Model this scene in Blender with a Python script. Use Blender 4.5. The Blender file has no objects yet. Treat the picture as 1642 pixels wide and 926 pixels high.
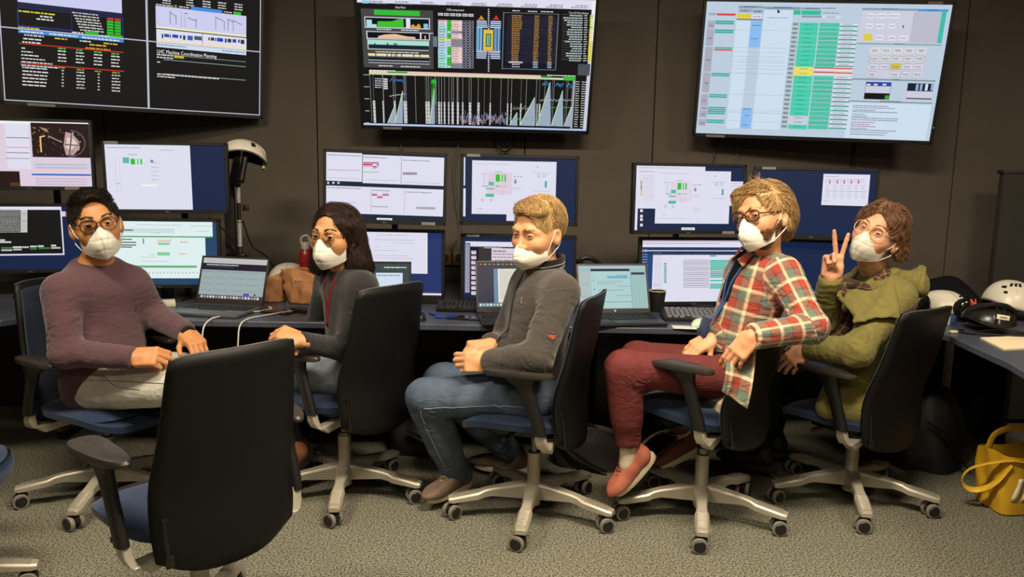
import bpy, bmesh, math, random
import numpy as np
from mathutils import Vector, Matrix
random.seed(7); RNG = np.random.default_rng(11)
SC = bpy.context.scene
COL = SC.collection
R = math.radians

# ------------------------------------------------------------------ camera, world, light, exposure
PITCH, ROLL, CAMH = R(8.8), R(0.93), 1.41
_r, _u, _f = Vector((1, 0, 0)), Vector((0, math.sin(PITCH), math.cos(PITCH))), Vector((0, math.cos(PITCH), -math.sin(PITCH)))
_rx = _r * math.cos(ROLL) + _u * math.sin(ROLL)
_ux = _u * math.cos(ROLL) - _r * math.sin(ROLL)
cam_d = bpy.data.cameras.new('camera')
cam_d.sensor_width = 36; cam_d.lens = 1300 / 1642 * 36; cam_d.clip_start = 0.05
cam = bpy.data.objects.new('camera', cam_d); COL.objects.link(cam)
cam.matrix_world = Matrix(((_rx.x, _ux.x, -_f.x, 0), (_rx.y, _ux.y, -_f.y, 0), (_rx.z, _ux.z, -_f.z, CAMH), (0, 0, 0, 1)))
SC.camera = cam
SC.view_settings.view_transform = 'Standard'; SC.view_settings.look = 'None'
SC.view_settings.exposure = 0.0; SC.view_settings.gamma = 1.0
SC.view_settings.use_curve_mapping = False
W = bpy.data.worlds.new('dim_room_air'); SC.world = W; W.use_nodes = True
W.node_tree.nodes['Background'].inputs[0].default_value = (1.0, 0.82, 0.62, 1)
W.node_tree.nodes['Background'].inputs[1].default_value = 0.035

def area_light(name, loc, size, power, color, target=None):
    d = bpy.data.lights.new(name, 'AREA'); d.shape = 'RECTANGLE'; d.size, d.size_y = size
    d.energy = power; d.color = color
    o = bpy.data.objects.new(name, d); COL.objects.link(o); o.location = loc
    if target is not None:
        o.rotation_euler = (Vector(target) - Vector(loc)).to_track_quat('-Z', 'Y').to_euler()
    return o
WARM = (1.0, 0.86, 0.66)
area_light('ceiling_lamp_light', (0.5, 1.85, 2.70), (1.1, 0.3), 112, WARM)
area_light('ceiling_lamp_light', (-1.6, 1.85, 2.70), (0.9, 0.3), 66, WARM)
area_light('ceiling_lamp_light', (2.4, 2.0, 2.70), (0.5, 0.4), 34, WARM)
area_light('ceiling_lamp_light', (0.0, -0.4, 2.70), (2.4, 0.5), 38, WARM)

# ------------------------------------------------------------------ tags
def tag(o, label=None, cat=None, group=None, kind=None):
    if label: o['label'] = label
    if cat: o['category'] = cat
    if group: o['group'] = group
    if kind: o['kind'] = kind
    return o
def empty(name, loc=(0, 0, 0), rz=0.0):
    o = bpy.data.objects.new(name, None); COL.objects.link(o)
    o.location = loc; o.rotation_euler = (0, 0, rz); o.empty_display_size = 0.05
    return o
def copy_tree(o, parent=None):
    c = o.copy(); COL.objects.link(c)
    if parent is not None: c.parent = parent
    for ch in o.children: copy_tree(ch, c)
    return c

# ------------------------------------------------------------------ materials
def lin(c):
    c = np.asarray(c, float) / 255.0
    return tuple(np.where(c <= 0.04045, c / 12.92, ((c + 0.055) / 1.055) ** 2.4))
MATS = {}
def mat(name, rgb, rough=0.6, metal=0.0, spec=0.5, noise=0.12, nscale=30.0, bump=0.0, bscale=200.0, sheen=0.0, coat=0.0, sss=0.0, detail=4, fold=0.0, fscale=16.0):
    """plain surface with procedural mottling and fine relief"""
    if name in MATS: return MATS[name]
    m = bpy.data.materials.new(name); m.use_nodes = True
    nt = m.node_tree; b = nt.nodes['Principled BSDF']
    c = lin(rgb)
    tc = nt.nodes.new('ShaderNodeTexCoord')
    n = nt.nodes.new('ShaderNodeTexNoise'); n.inputs['Scale'].default_value = nscale; n.inputs['Detail'].default_value = detail
    nt.links.new(tc.outputs['Object'], n.inputs['Vector'])
    r = nt.nodes.new('ShaderNodeValToRGB')
    r.color_ramp.elements[0].position = 0.3; r.color_ramp.elements[1].position = 0.7
    r.color_ramp.elements[0].color = tuple(x * (1 - noise) for x in c) + (1,)
    r.color_ramp.elements[1].color = tuple(min(1, x * (1 + noise)) for x in c) + (1,)
    nt.links.new(n.outputs['Fac'], r.inputs['Fac']); nt.links.new(r.outputs['Color'], b.inputs['Base Color'])
    b.inputs['Roughness'].default_value = rough; b.inputs['Metallic'].default_value = metal
    b.inputs['Specular IOR Level'].default_value = spec
    if sheen: b.inputs['Sheen Weight'].default_value = sheen; b.inputs['Sheen Roughness'].default_value = 0.5
    if coat: b.inputs['Coat Weight'].default_value = coat
    if sss:
        b.inputs['Subsurface Weight'].default_value = sss; b.inputs['Subsurface Radius'].default_value = (0.01, 0.004, 0.002)
    if bump:
        n2 = nt.nodes.new('ShaderNodeTexNoise'); n2.inputs['Scale'].default_value = bscale; n2.inputs['Detail'].default_value = 3
        nt.links.new(tc.outputs['Object'], n2.inputs['Vector'])
        bp = nt.nodes.new('ShaderNodeBump'); bp.inputs['Strength'].default_value = bump; bp.inputs['Distance'].default_value = 0.004
        nt.links.new(n2.outputs['Fac'], bp.inputs['Height']); nt.links.new(bp.outputs['Normal'], b.inputs['Normal'])
    if fold: cloth_folds(nt, tc, b, fold, fscale)
    MATS[name] = m
    return m
def cloth_folds(nt, tc, b, fold, fscale):
    """soft creases of worn cloth, on top of the modelled folds"""
    n3 = nt.nodes.new('ShaderNodeTexNoise'); n3.inputs['Scale'].default_value = fscale; n3.inputs['Detail'].default_value = 2.5; n3.inputs['Distortion'].default_value = 1.2
    mp = nt.nodes.new('ShaderNodeMapping'); mp.inputs['Scale'].default_value = (.55, .55, 1.5)
    nt.links.new(tc.outputs['Object'], mp.inputs['Vector']); nt.links.new(mp.outputs[0], n3.inputs['Vector'])
    b3 = nt.nodes.new('ShaderNodeBump'); b3.inputs['Strength'].default_value = fold; b3.inputs['Distance'].default_value = 0.022
    nt.links.new(n3.outputs['Fac'], b3.inputs['Height'])
    src = b.inputs['Normal'].links
    if src: nt.links.new(src[0].from_socket, b3.inputs['Normal'])
    nt.links.new(b3.outputs['Normal'], b.inputs['Normal'])
def emis(name, rgb, k=1.0):
    if name in MATS: return MATS[name]
    m = bpy.data.materials.new(name); m.use_nodes = True; nt = m.node_tree
    b = nt.nodes['Principled BSDF']; b.inputs['Base Color'].default_value = (0, 0, 0, 1)
    b.inputs['Emission Color'].default_value = lin(rgb) + (1,); b.inputs['Emission Strength'].default_value = k
    MATS[name] = m
    return m
def screen_mat():
    """lit display: the picture is stored per face, the panel gives off light and has a faint sheen"""
    m = bpy.data.materials.new('lit_display'); m.use_nodes = True; nt = m.node_tree
    b = nt.nodes['Principled BSDF']; b.inputs['Base Color'].default_value = (0.004, 0.004, 0.005, 1)
    b.inputs['Roughness'].default_value = 0.5; b.inputs['Specular IOR Level'].default_value = 0.15
    a = nt.nodes.new('ShaderNodeVertexColor'); a.layer_name = 'Col'
    nt.links.new(a.outputs['Color'], b.inputs['Emission Color']); b.inputs['Emission Strength'].default_value = 1.0
    return m
SCREEN = screen_mat()
def attr_mat(name, rough=0.8, bump=0.25, bscale=900.0, sheen=0.2):
    m = bpy.data.materials.new(name); m.use_nodes = True; nt = m.node_tree
    b = nt.nodes['Principled BSDF']; b.inputs['Roughness'].default_value = rough; b.inputs['Sheen Weight'].default_value = sheen
    b.inputs['Specular IOR Level'].default_value = 0.2
    return m, nt, b
def plaid_mat(name, period, stops_u, stops_v):
    """woven check: warp and weft colour bands follow the cloth's own coordinates (stored per vertex as cloth_u, cloth_v)"""
    m, nt, b = attr_mat(name)
    outs = []
    for ax, stops in (('cloth_u', stops_u), ('cloth_v', stops_v)):
        a = nt.nodes.new('ShaderNodeAttribute'); a.attribute_name = ax
        d = nt.nodes.new('ShaderNodeMath'); d.operation = 'DIVIDE'; d.inputs[1].default_value = period
        f = nt.nodes.new('ShaderNodeMath'); f.operation = 'FRACT'
        r = nt.nodes.new('ShaderNodeValToRGB'); r.color_ramp.interpolation = 'CONSTANT'
        e = r.color_ramp.elements
        while len(e) < len(stops): e.new(0.5)
        for i, (p, c) in enumerate(stops): e[i].position = p; e[i].color = lin(c) + (1,)
        nt.links.new(a.outputs['Fac'], d.inputs[0]); nt.links.new(d.outputs[0], f.inputs[0]); nt.links.new(f.outputs[0], r.inputs['Fac'])
        outs.append(r.outputs['Color'])
    tc = nt.nodes.new('ShaderNodeTexCoord'); cloth_folds(nt, tc, b, 0.5, 17.0)
    mx = nt.nodes.new('ShaderNodeMix'); mx.data_type = 'RGBA'; mx.inputs[0].default_value = 0.5
    nt.links.new(outs[0], mx.inputs[6]); nt.links.new(outs[1], mx.inputs[7]); nt.links.new(mx.outputs[2], b.inputs['Base Color'])
    return m
def glass_mat():
    m = bpy.data.materials.new('thin_clear_glass'); m.use_nodes = True; nt = m.node_tree
    nt.nodes.remove(nt.nodes['Principled BSDF'])
    o = nt.nodes['Material Output']
    t = nt.nodes.new('ShaderNodeBsdfTransparent'); t.inputs[0].default_value = (0.97, 0.97, 0.96, 1)
    g = nt.nodes.new('ShaderNodeBsdfGlossy'); g.inputs['Roughness'].default_value = 0.03
    fr = nt.nodes.new('ShaderNodeFresnel'); fr.inputs[0].default_value = 1.45
    mx = nt.nodes.new('ShaderNodeMixShader')
    nt.links.new(fr.outputs[0], mx.inputs[0]); nt.links.new(t.outputs[0], mx.inputs[1]); nt.links.new(g.outputs[0], mx.inputs[2])
    nt.links.new(mx.outputs[0], o.inputs['Surface'])
    return m
GLASS = glass_mat()
def carpet_mat():
    m = bpy.data.materials.new('loop_pile_carpet'); m.use_nodes = True; nt = m.node_tree; b = nt.nodes['Principled BSDF']
    tc = nt.nodes.new('ShaderNodeTexCoord')
    n1 = nt.nodes.new('ShaderNodeTexNoise'); n1.inputs['Scale'].default_value = 135; n1.inputs['Detail'].default_value = 3; n1.inputs['Roughness'].default_value = 0.7
    n2 = nt.nodes.new('ShaderNodeTexNoise'); n2.inputs['Scale'].default_value = 3; n2.inputs['Detail'].default_value = 3
    r1 = nt.nodes.new('ShaderNodeValToRGB'); e = r1.color_ramp.elements
    e[0].position = 0.38; e[0].color = lin((48, 48, 40)) + (1,); e[1].position = 0.62; e[1].color = lin((158, 155, 135)) + (1,)
    mx = nt.nodes.new('ShaderNodeMix'); mx.data_type = 'RGBA'; mx.blend_type = 'MULTIPLY'; mx.inputs[0].default_value = 0.5
    r2 = nt.nodes.new('ShaderNodeValToRGB'); r2.color_ramp.elements[0].color = (0.62, 0.62, 0.62, 1); r2.color_ramp.elements[1].color = (1, 1, 1, 1)
    nt.links.new(tc.outputs['Object'], n1.inputs['Vector']); nt.links.new(tc.outputs['Object'], n2.inputs['Vector'])
    nt.links.new(n1.outputs['Fac'], r1.inputs['Fac']); nt.links.new(n2.outputs['Fac'], r2.inputs['Fac'])
    nt.links.new(r1.outputs['Color'], mx.inputs[6]); nt.links.new(r2.outputs['Color'], mx.inputs[7])
    nt.links.new(mx.outputs[2], b.inputs['Base Color'])
    b.inputs['Roughness'].default_value = 0.95; b.inputs['Specular IOR Level'].default_value = 0.15
    bp = nt.nodes.new('ShaderNodeBump'); bp.inputs['Strength'].default_value = 0.8; bp.inputs['Distance'].default_value = 0.006
    nt.links.new(n1.outputs['Fac'], bp.inputs['Height']); nt.links.new(bp.outputs['Normal'], b.inputs['Normal'])
    return m

# ------------------------------------------------------------------ mesh helpers
class MB:
    """collects shapes into one mesh"""
    def __init__(s): s.v = []; s.f = []
    def add(s, vs, fs):
        o = len(s.v); s.v += [tuple(map(float, v)) for v in vs]; s.f += [tuple(i + o for i in f) for f in fs]; return s
    def quad(s, a, b, c, d): return s.add([a, b, c, d], [(0, 1, 2, 3)])
    def box(s, c, size, rot=None, bev=0.0, seg=2):
        bm = bmesh.new(); bmesh.ops.create_cube(bm, size=1.0)
        for v in bm.verts: v.co = Vector((v.co.x * size[0], v.co.y * size[1], v.co.z * size[2]))
        if bev > 0: bmesh.ops.bevel(bm, geom=bm.edges[:], offset=bev, segments=seg, profile=0.5, affect='EDGES')
        M = Matrix.Identity(3) if rot is None else rot
        bm.verts.index_update()
        vs = [M @ v.co + Vector(c) for v in bm.verts]; fs = [[v.index for v in f.verts] for f in bm.faces]; bm.free()
        return s.add(vs, fs)
    def loft(s, rings, close=True, cap=True):
        n = len(rings[0]); vs = [p for r in rings for p in r]; fs = []
        for i in range(len(rings) - 1):
            for j in range(n if close else n - 1):
                k = (j + 1) % n; fs.append((i * n + j, i * n + k, (i + 1) * n + k, (i + 1) * n + j))
        if cap and close: fs += [tuple(reversed(range(n))), tuple(range((len(rings) - 1) * n, len(rings) * n))]
        return s.add(vs, fs)
    def lathe(s, prof, c=(0, 0, 0), n=20, axis='Z', rot=None):
        rings = []
        for r, z in prof:
            ring = []
            for k in range(n):
                a = 2 * math.pi * k / n; p = Vector((r * math.cos(a), r * math.sin(a), z))
                if axis == 'X': p = Vector((p.z, p.x, p.y))
                if axis == 'Y': p = Vector((p.y, p.z, p.x))
                if rot is not None: p = rot @ p
                ring.append(p + Vector(c))
            rings.append(ring)
        return s.loft(rings)
    def tube(s, pts, r, n=8, cap=True, flat=1.0):
        P = [Vector(p) for p in pts]; rings = []
        rr = r if isinstance(r, (list, tuple)) else [r] * len(P)
        t0 = (P[1] - P[0]).normalized(); up = Vector((0, 0, 1)) if abs(t0.z) < 0.9 else Vector((0, 1, 0))
        nrm = (up - t0 * up.dot(t0)).normalized()
        for i, p in enumerate(P):
            t = ((P[min(i + 1, len(P) - 1)] - P[max(i - 1, 0)])).normalized()
            nrm = (nrm - t * nrm.dot(t)).normalized(); bi = t.cross(nrm)
            rings.append([p + (nrm * math.cos(2 * math.pi * k / n) * flat + bi * math.sin(2 * math.pi * k / n)) * rr[i] for k in range(n)])
        return s.loft(rings, True, cap)
    def grid(s, fn, nu, nv, closeu=False):
        vs = [fn(i / nu, j / nv) for j in range(nv + 1) for i in range(nu + 1)]; w = nu + 1
        return s.add(vs, [(j * w + i, j * w + i + 1, (j + 1) * w + i + 1, (j + 1) * w + i) for j in range(nv) for i in range(nu)])
    def build(s, name, material, parent=None, smooth=True, angle=40, loc=None, solid=0.0, sub=0, bev=0.0):
        me = bpy.data.meshes.new(name); me.from_pydata(s.v, [], s.f); me.update()
        o = bpy.data.objects.new(name, me); COL.objects.link(o)
        ms = material if isinstance(material, (list, tuple)) else [material]
        for m in ms: me.materials.append(m)
        bm = bmesh.new(); bm.from_mesh(me); bmesh.ops.recalc_face_normals(bm, faces=bm.faces[:]); bm.to_mesh(me); bm.free()
        if smooth:
            me.polygons.foreach_set('use_smooth', [True] * len(me.polygons))
            if angle: me.set_sharp_from_angle(angle=R(angle))
        if solid:
            md = o.modifiers.new('thickness', 'SOLIDIFY'); md.thickness = solid; md.offset = 0
        if bev:
            md = o.modifiers.new('rounded', 'BEVEL'); md.width = bev; md.segments = 2; md.limit_method = 'ANGLE'
        if sub:
            md = o.modifiers.new('smooth', 'SUBSURF'); md.levels = sub; md.render_levels = sub
        if parent is not None: o.parent = parent
        if loc is not None: o.location = loc
        return o
def curve_pts(ctrl, n=8):
    """Catmull-Rom through the control points"""
    P = [Vector(p) for p in ctrl]; P = [P[0] * 2 - P[1]] + P + [P[-1] * 2 - P[-2]]; out = []
    for i in range(1, len(P) - 2):
        for k in range(n):
            t = k / n; a, b, c, d = P[i - 1], P[i], P[i + 1], P[i + 2]
            out.append(0.5 * ((2 * b) + (c - a) * t + (2 * a - 5 * b + 4 * c - d) * t * t + (3 * b - a - 3 * c + d) * t ** 3))
    out.append(P[-2]); return out
def cable(name, ctrl, r, material, label, group=None, n=8, parent=None):
    o = MB().tube(curve_pts(ctrl, n), r, 6).build(name, material, parent)
    if parent is None: tag(o, label, 'cable', group)
    return o
# ------------------------------------------------------------------ the room
BLACK = mat('black_plastic', (20, 19, 19), 0.42, noise=0.1, nscale=8, bump=0.05, bscale=900)
SATIN = mat('satin_black_plastic', (17, 17, 18), 0.3, noise=0.08, nscale=12)
GREYTAG = mat('grey_label', (120, 118, 112), 0.6, noise=0.08)
wallm = mat('charcoal_wall_panel', (93, 86, 77), 0.85, spec=0.2, noise=0.05, nscale=5, bump=0.08, bscale=500)
WALLY = 4.70
def struct(o): o['kind'] = 'structure'; return o
struct(MB().box((0, 1.35, -0.02), (7.2, 7.3, 0.04)).build('floor', carpet_mat(), smooth=False))
struct(MB().box((0, 1.35, 2.78), (7.2, 7.3, 0.04)).build('ceiling', mat('ceiling_tile', (120, 110, 96), 0.9, noise=0.05), smooth=False))
# back wall: separate upright panels with recessed joints between them
wb = struct(MB().box((0, WALLY + 0.05, 1.38), (7.2, 0.06, 2.76)).build('wall_back', mat('wall_joint_shadow_gap', (30, 27, 25), 0.9), smooth=False))
edges = [-3.6, -2.34, -1.125, 0.06, 0.79, 1.93, 2.52, 3.6]
for a, b in zip(edges[:-1], edges[1:]):
    MB().box(((a + b) / 2, WALLY + 0.01, 1.38), (b - a - 0.006, 0.02, 2.76), bev=0.002, seg=1).build('panel', wallm, wb, smooth=False)
struct(MB().box((-3.63, 1.35, 1.38), (0.06, 7.3, 2.76)).build('wall_left', wallm, smooth=False))
struct(MB().box((3.63, 1.35, 1.38), (0.06, 7.3, 2.76)).build('wall_right', mat('warm_grey_side_wall', (104, 90, 72), 0.85, spec=0.2, noise=0.05, nscale=5), smooth=False))
struct(MB().box((0, -2.33, 1.38), (7.2, 0.06, 2.76)).build('wall_front', mat('pale_rear_wall', (130, 118, 100), 0.9, noise=0.05), smooth=False))

# office partition at the right end
pt = empty('partition_screen', (3.05, 4.42, 0)); tag(pt, 'low grey partition panel standing at the right end behind the helmets', 'partition')
MB().box((0, 0, 0.715), (0.84, 0.05, 1.37), bev=0.006).build('panel', mat('partition_cloth', (50, 46, 41), 0.9, noise=0.08, nscale=60, bump=0.1, bscale=700), pt)
MB().box((0, 0, 1.405), (0.86, 0.06, 0.02), bev=0.004).build('top_rail', mat('partition_rail', (44, 40, 36), 0.5), pt)
for sx in (-0.36, 0.36):
    MB().box((sx, 0, 0.015), (0.05, 0.36, 0.03), bev=0.005).build('foot', BLACK, pt)

# desk: one continuous top that bends round on the right, on pedestals
DESKZ = 0.73
deskm = mat('blue_grey_desk_laminate', (66, 71, 83), 0.36, noise=0.06, nscale=80)
desk = empty('control_desk', (0, 3.9, 0)); tag(desk, 'long dark blue-grey console desk along the back wall carrying the monitors', 'desk')
def slab(pts, z0, z1):
    n = len(pts); mb = MB()
    mb.add([(x, y - 3.9, z0) for x, y in pts] + [(x, y - 3.9, z1) for x, y in pts],
           [tuple(reversed(range(n))), tuple(range(n, 2 * n))] + [(i, (i + 1) % n, n + (i + 1) % n, n + i) for i in range(n)])
    return mb
front = [(-3.3, 3.05), (-2.6, 3.20), (-2.12, 3.30), (-2.07, 3.36), (-2.02, 3.57), (-1.76, 3.58), (-1.68, 3.40), (-1.39, 3.37), (-0.4, 3.37), (0.36, 3.365), (0.88, 3.36), (1.02, 3.40), (1.16, 3.54), (1.32, 3.70), (1.50, 3.75), (1.68, 3.72), (1.78, 3.58), (1.82, 3.30), (1.80, 3.04), (1.79, 2.85), (1.74, 2.60), (1.70, 2.2)]
top = front + [(2.55, 2.2), (2.6, 3.4), (2.55, 4.62), (-3.3, 4.62)]
slab(top, DESKZ - 0.028, DESKZ).build('desktop', deskm, desk, angle=30, bev=0.004)
cabm = mat('black_pedestal', (20, 19, 19), 0.55)
MB().box((-0.4, 0.50, 0.36), (5.6, 0.03, 0.66)).build('modesty_panel', cabm, desk, smooth=False)
MB().box((2.53, -0.95, 0.36), (0.03, 1.4, 0.66)).build('side_panel', cabm, desk, smooth=False)
for x in (-2.25, -0.98, -0.13, 0.745, 1.35):
    p = MB().box((x, 0.25, 0.35), (0.04, 0.5, 0.70), bev=0.004).build('desk_leg', cabm, desk)
for x in (0.29, 0.52):
    c = MB().box((x, 0.24, 0.34), (0.21, 0.50, 0.64), bev=0.005).build('cupboard', cabm, desk)
    MB().box((x, -0.015, 0.34), (0.2, 0.012, 0.62), bev=0.004).build('cupboard_door', mat('pedestal_door', (27, 26, 25), 0.5), c)
    MB().box((x - 0.05, -0.025, 0.59), (0.055, 0.012, 0.012), bev=0.003).build('handle', mat('grey_handle', (60, 58, 55), 0.4), c)
# right-hand wing pedestals and dark end panel under the desk
MB().box((2.50, 0.3, 0.35), (0.03, 0.5, 0.7), bev=0.004).build('desk_leg', cabm, desk)
# ------------------------------------------------------------------ swivel chairs
SILVER = mat('silver_painted_aluminium', (176, 168, 152), 0.38, metal=0.35, noise=0.04, nscale=20)
BLUEF = mat('blue_wool_upholstery', (32, 47, 73), 0.92, spec=0.2, noise=0.12, nscale=400, bump=0.25, bscale=1500, sheen=0.15)
SHELL = mat('black_chair_shell', (10, 10, 10), 0.5, spec=0.28, noise=0.06, nscale=6, bump=0.12, bscale=1400)
PADM = mat('soft_black_armrest', (46, 42, 38), 0.38, noise=0.1, nscale=50, bump=0.06, bscale=900)
WHEELM = mat('black_caster', (26, 24, 22), 0.45, noise=0.08)
TYRE = mat('grey_caster_tyre', (122, 116, 106), 0.55, noise=0.06)
GAP = mat('worn_edge_trim', (88, 86, 82), 0.5)

def back_w(z):    # half width of the backrest against height
    pts = [(0.335, 0.168), (0.342, 0.186), (0.358, 0.198), (0.45, 0.207), (0.60, 0.205), (0.75, 0.190), (0.90, 0.178), (0.925, 0.176), (0.935, 0.172)]
    return float(np.interp(z, [p[0] for p in pts], [p[1] for p in pts]))
def back_y(u, z):  # centre line: hugs the sitter, lumbar bulge, leans back at the top
    return -0.195 - 0.14 * max(0, z - 0.5) ** 1.25 * 1.1 + 0.018 * math.exp(-((z - 0.56) / 0.1) ** 2) + 0.042 * u * u * (1 - 1.0 * max(0, z - .5))
def back_sheet(off, nz=16, nu=12, inset=0.0, z0=0.335, z1=0.935):
    def fn(i, j):
        z = z0 + inset + (z1 - z0 - 2 * inset) * j; u = i * 2 - 1
        zz = z
        if j < 0.001: zz = z + 0.012 * (u * u)
        return (u * (back_w(z) - inset), back_y(u, z) + off, zz + (0.024 * u ** 4 * max(0, 1 - j * 6)) - 0.010 * u ** 6 * max(0, j * 8 - 7))
    return MB().grid(fn, nu, nz)
def make_chair():
    root = empty('swivel_chair')
    prof = [(0.018, 0.030, 0.070, 0.138), (0.05, 0.029, 0.078, 0.140), (0.17, 0.020, 0.090, 0.124), (0.20, 0.021, 0.086, 0.118), (0.225, 0.028, 0.080, 0.109), (0.325, 0.026, 0.068, 0.092), (0.345, 0.020, 0.068, 0.088)]
    arm_me = None; caster = None
    for k in range(5):
        if k == 0:
            mb = MB(); rings = []
            for r, w, z0, z1 in prof:
                rings.append([(r, -w, z0), (r, w, z0), (r, w, z1 - 0.008), (r, w * 0.7, z1), (r, -w * 0.7, z1), (r, -w, z1 - 0.008)])
            mb.loft(rings)
            for q in range(13):
                r = 0.232 + q * 0.0075; z = 0.109 - (r - 0.225) * 0.17
                mb.box((r, 0, z + 0.002), (0.0038, 0.040, 0.005))
            o = mb.build('base_arm', SILVER, root, angle=35, bev=0.0025); arm_me = o.data; arm0 = o
            cs = MB().lathe([(0.009, 0.036), (0.009, 0.07)], n=10)
            def hood(i, j):
                a = -0.3 + i * (math.pi + 0.5); r = 0.031
                return (-0.012 + r * math.cos(a) * 1.0, (j * 2 - 1) * 0.006, 0.032 + r * math.sin(a))
            cs.box((-0.004, 0, 0.042), (0.05, 0.020, 0.03), bev=0.008)
            co = cs.build('caster', WHEELM, root); co.location = (0.322, 0, 0); caster = co
            for sgn in (-1, 1):
                w = MB().lathe([(0.004, -0.011), (0.020, -0.0115), (0.0225, -0.009), (0.0225, 0.009), (0.020, 0.0115), (0.004, 0.011)], (0, 0, 0), 20, 'Y').build('wheel', WHEELM, co)
                w.location = (-0.010, sgn * 0.020, 0.0305)
                t = MB().lathe([(0.0215, -0.0085), (0.029, -0.008), (0.0305, -0.004), (0.0305, 0.004), (0.029, 0.008), (0.0215, 0.0085)], (0, 0, 0), 22, 'Y').build('tyre', TYRE, co)
                t.location = w.location
        else:
            o = arm0.copy(); COL.objects.link(o); o.parent = root
            co = copy_tree(caster, root)
        o.rotation_euler = (0, 0, k * 2 * math.pi / 5)
        a = k * 2 * math.pi / 5
        co.location = (0.322 * math.cos(a), 0.322 * math.sin(a), 0)
        co.rotation_euler = (0, 0, (0.35, 2.2, 0.9, 1.5, 2.8)[k])
    MB().lathe([(0.030, 0.045), (0.030, 0.145), (0.027, 0.15), (0.027, 0.262), (0.022, 0.265)], n=18).build('gas_column', SILVER, root)
    MB().lathe([(0.024, 0.255), (0.024, 0.275), (0.014, 0.276), (0.014, 0.40)], n=14).build('piston', mat('steel_piston', (120, 116, 108), 0.3, metal=0.8), root)
    m = MB(); m.box((0, 0.0, 0.385), (0.20, 0.30, 0.05), bev=0.015); m.box((0, -0.14, 0.37), (0.12, 0.12, 0.05), bev=0.012); m.box((0.14, 0.02, 0.385), (0.16, 0.012, 0.012)); m.box((-0.14, 0.05, 0.385), (0.16, 0.012, 0.012))
    m.build('tilt_mechanism', BLACK, root)
    # seat
    def seat_pt(i, j, top):
        a = i * 2 * math.pi; r = j
        ca, sa = math.cos(a), math.sin(a); n = 3.6
        q = (abs(ca) ** n + abs(sa) ** n) ** (-1 / n)
        x, y = ca * q * 0.228 * r, sa * q * 0.220 * r + 0.05
        edge = r ** 6
        zt = 0.468 + 0.012 * (x / 0.23) ** 2 - 0.035 * max(0, (y - 0.12) / 0.145) ** 2 - 0.028 * edge
        return (x, y, zt)
    mb = MB()
    for j0 in range(1): mb.grid(lambda i, j: seat_pt(i, 0.02 + 0.98 * j, True), 40, 10)
    mb.grid(lambda i, j: tuple(np.array(seat_pt(i, 1.0, True)) * np.array((1 - .02 * j, 1 - .02 * j, 1)) - np.array((0, -.0006 * j, 0.026 * j))), 40, 3)
    mb.build('seat', BLUEF, root, angle=60)
    mb = MB(); mb.grid(lambda i, j: tuple(np.array(seat_pt(i, 0.97 - 0.9 * j, True)) * np.array((1, 1, 0)) + np.array((0, 0, 0.418 - 0.012 * min(1, j * 2) + (0.0 if j else 0.022)))), 40, 5)
    mb.build('seat_shell', SHELL, root, angle=60)
    # backrest (front cushion, moulded shell, bright edge)
    bo = back_sheet(-0.012).build('back_shell', SHELL, root, solid=0.014, angle=60)
    bc = back_sheet(0.001, inset=0.022).build('back_cushion', mat('dark_blue_backrest_fabric', (27, 37, 54), 0.92, spec=0.2, noise=0.12, nscale=400, bump=0.25, bscale=1500, sheen=0.15), root, solid=0.014, angle=60)
    tp = [back_sheet(-0.005).v[i] for i in range(0, 13)]
    MB().tube([(x, y, z - 0.001) for x, y, z in tp], 0.0025, 6).build('edge_trim', GAP, root)
    tp = [back_sheet(-0.016).v[16 * 13 + i] for i in range(0, 13)]
    MB().tube([(x, y, z + 0.001) for x, y, z in tp], 0.0022, 6).build('edge_trim', GAP, root)
    sl = MB(); z0, z1 = 0.37, 0.50
    for zz in np.linspace(z0, z1, 6): pass
    pts = [(-back_w(z) * 0.86, back_y(-0.86, z) - 0.021, z) for z in np.linspace(z0, z1, 8)]
    sl.tube(pts, 0.006, 8); sl.box((pts[1][0], pts[1][1] - 0.004, pts[1][2]), (0.022, 0.012, 0.034), bev=0.003); sl.box((pts[-1][0], pts[-1][1] - 0.001, pts[-1][2]), (0.016, 0.01, 0.006))
    sl.build('height_catch', SATIN, root)
    for s in (-1, 1):
        b = MB()
        path = [(s * 0.10, -0.10, 0.372, .020), (s * 0.20, -0.115, 0.366, .022), (s * 0.235, -0.118, 0.372, .024), (s * 0.248, -0.110, 0.40, .022), (s * 0.254, -0.100, 0.46, .017)]
        b.loft([[(x, y + dy * w, z + dz * w * 0.8) if i < 2 else (x + s * dz * w * 0.7, y + dy * w, z + (dz * w * .3)) for dy, dz in ((-1, -1), (1, -1), (1, 1), (-1, 1))] for i, (x, y, z, w) in enumerate(path)])
        b.build('arm_bracket', SILVER, root, bev=0.004)
        p = MB(); rings = []
        for z, y, w, d in ((0.435, -0.105, 0.017, 0.026), (0.47, -0.098, 0.018, 0.026), (0.55, -0.07, 0.017, 0.026), (0.615, -0.045, 0.018, 0.036), (0.645, -0.02, 0.024, 0.062), (0.656, -0.015, 0.030, 0.085)):
            rings.append([(s * (0.256 + 0.03 * (z - 0.43)) + w * math.cos(a) * (abs(math.cos(a)) ** -0.3 if abs(math.cos(a)) > .01 else 1), y + d * math.sin(a), z) for a in np.linspace(0, 2 * math.pi, 16, endpoint=False)])
        p.loft(rings); p.build('arm_post', BLACK, root)
        a = MB(); rings = []
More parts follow.
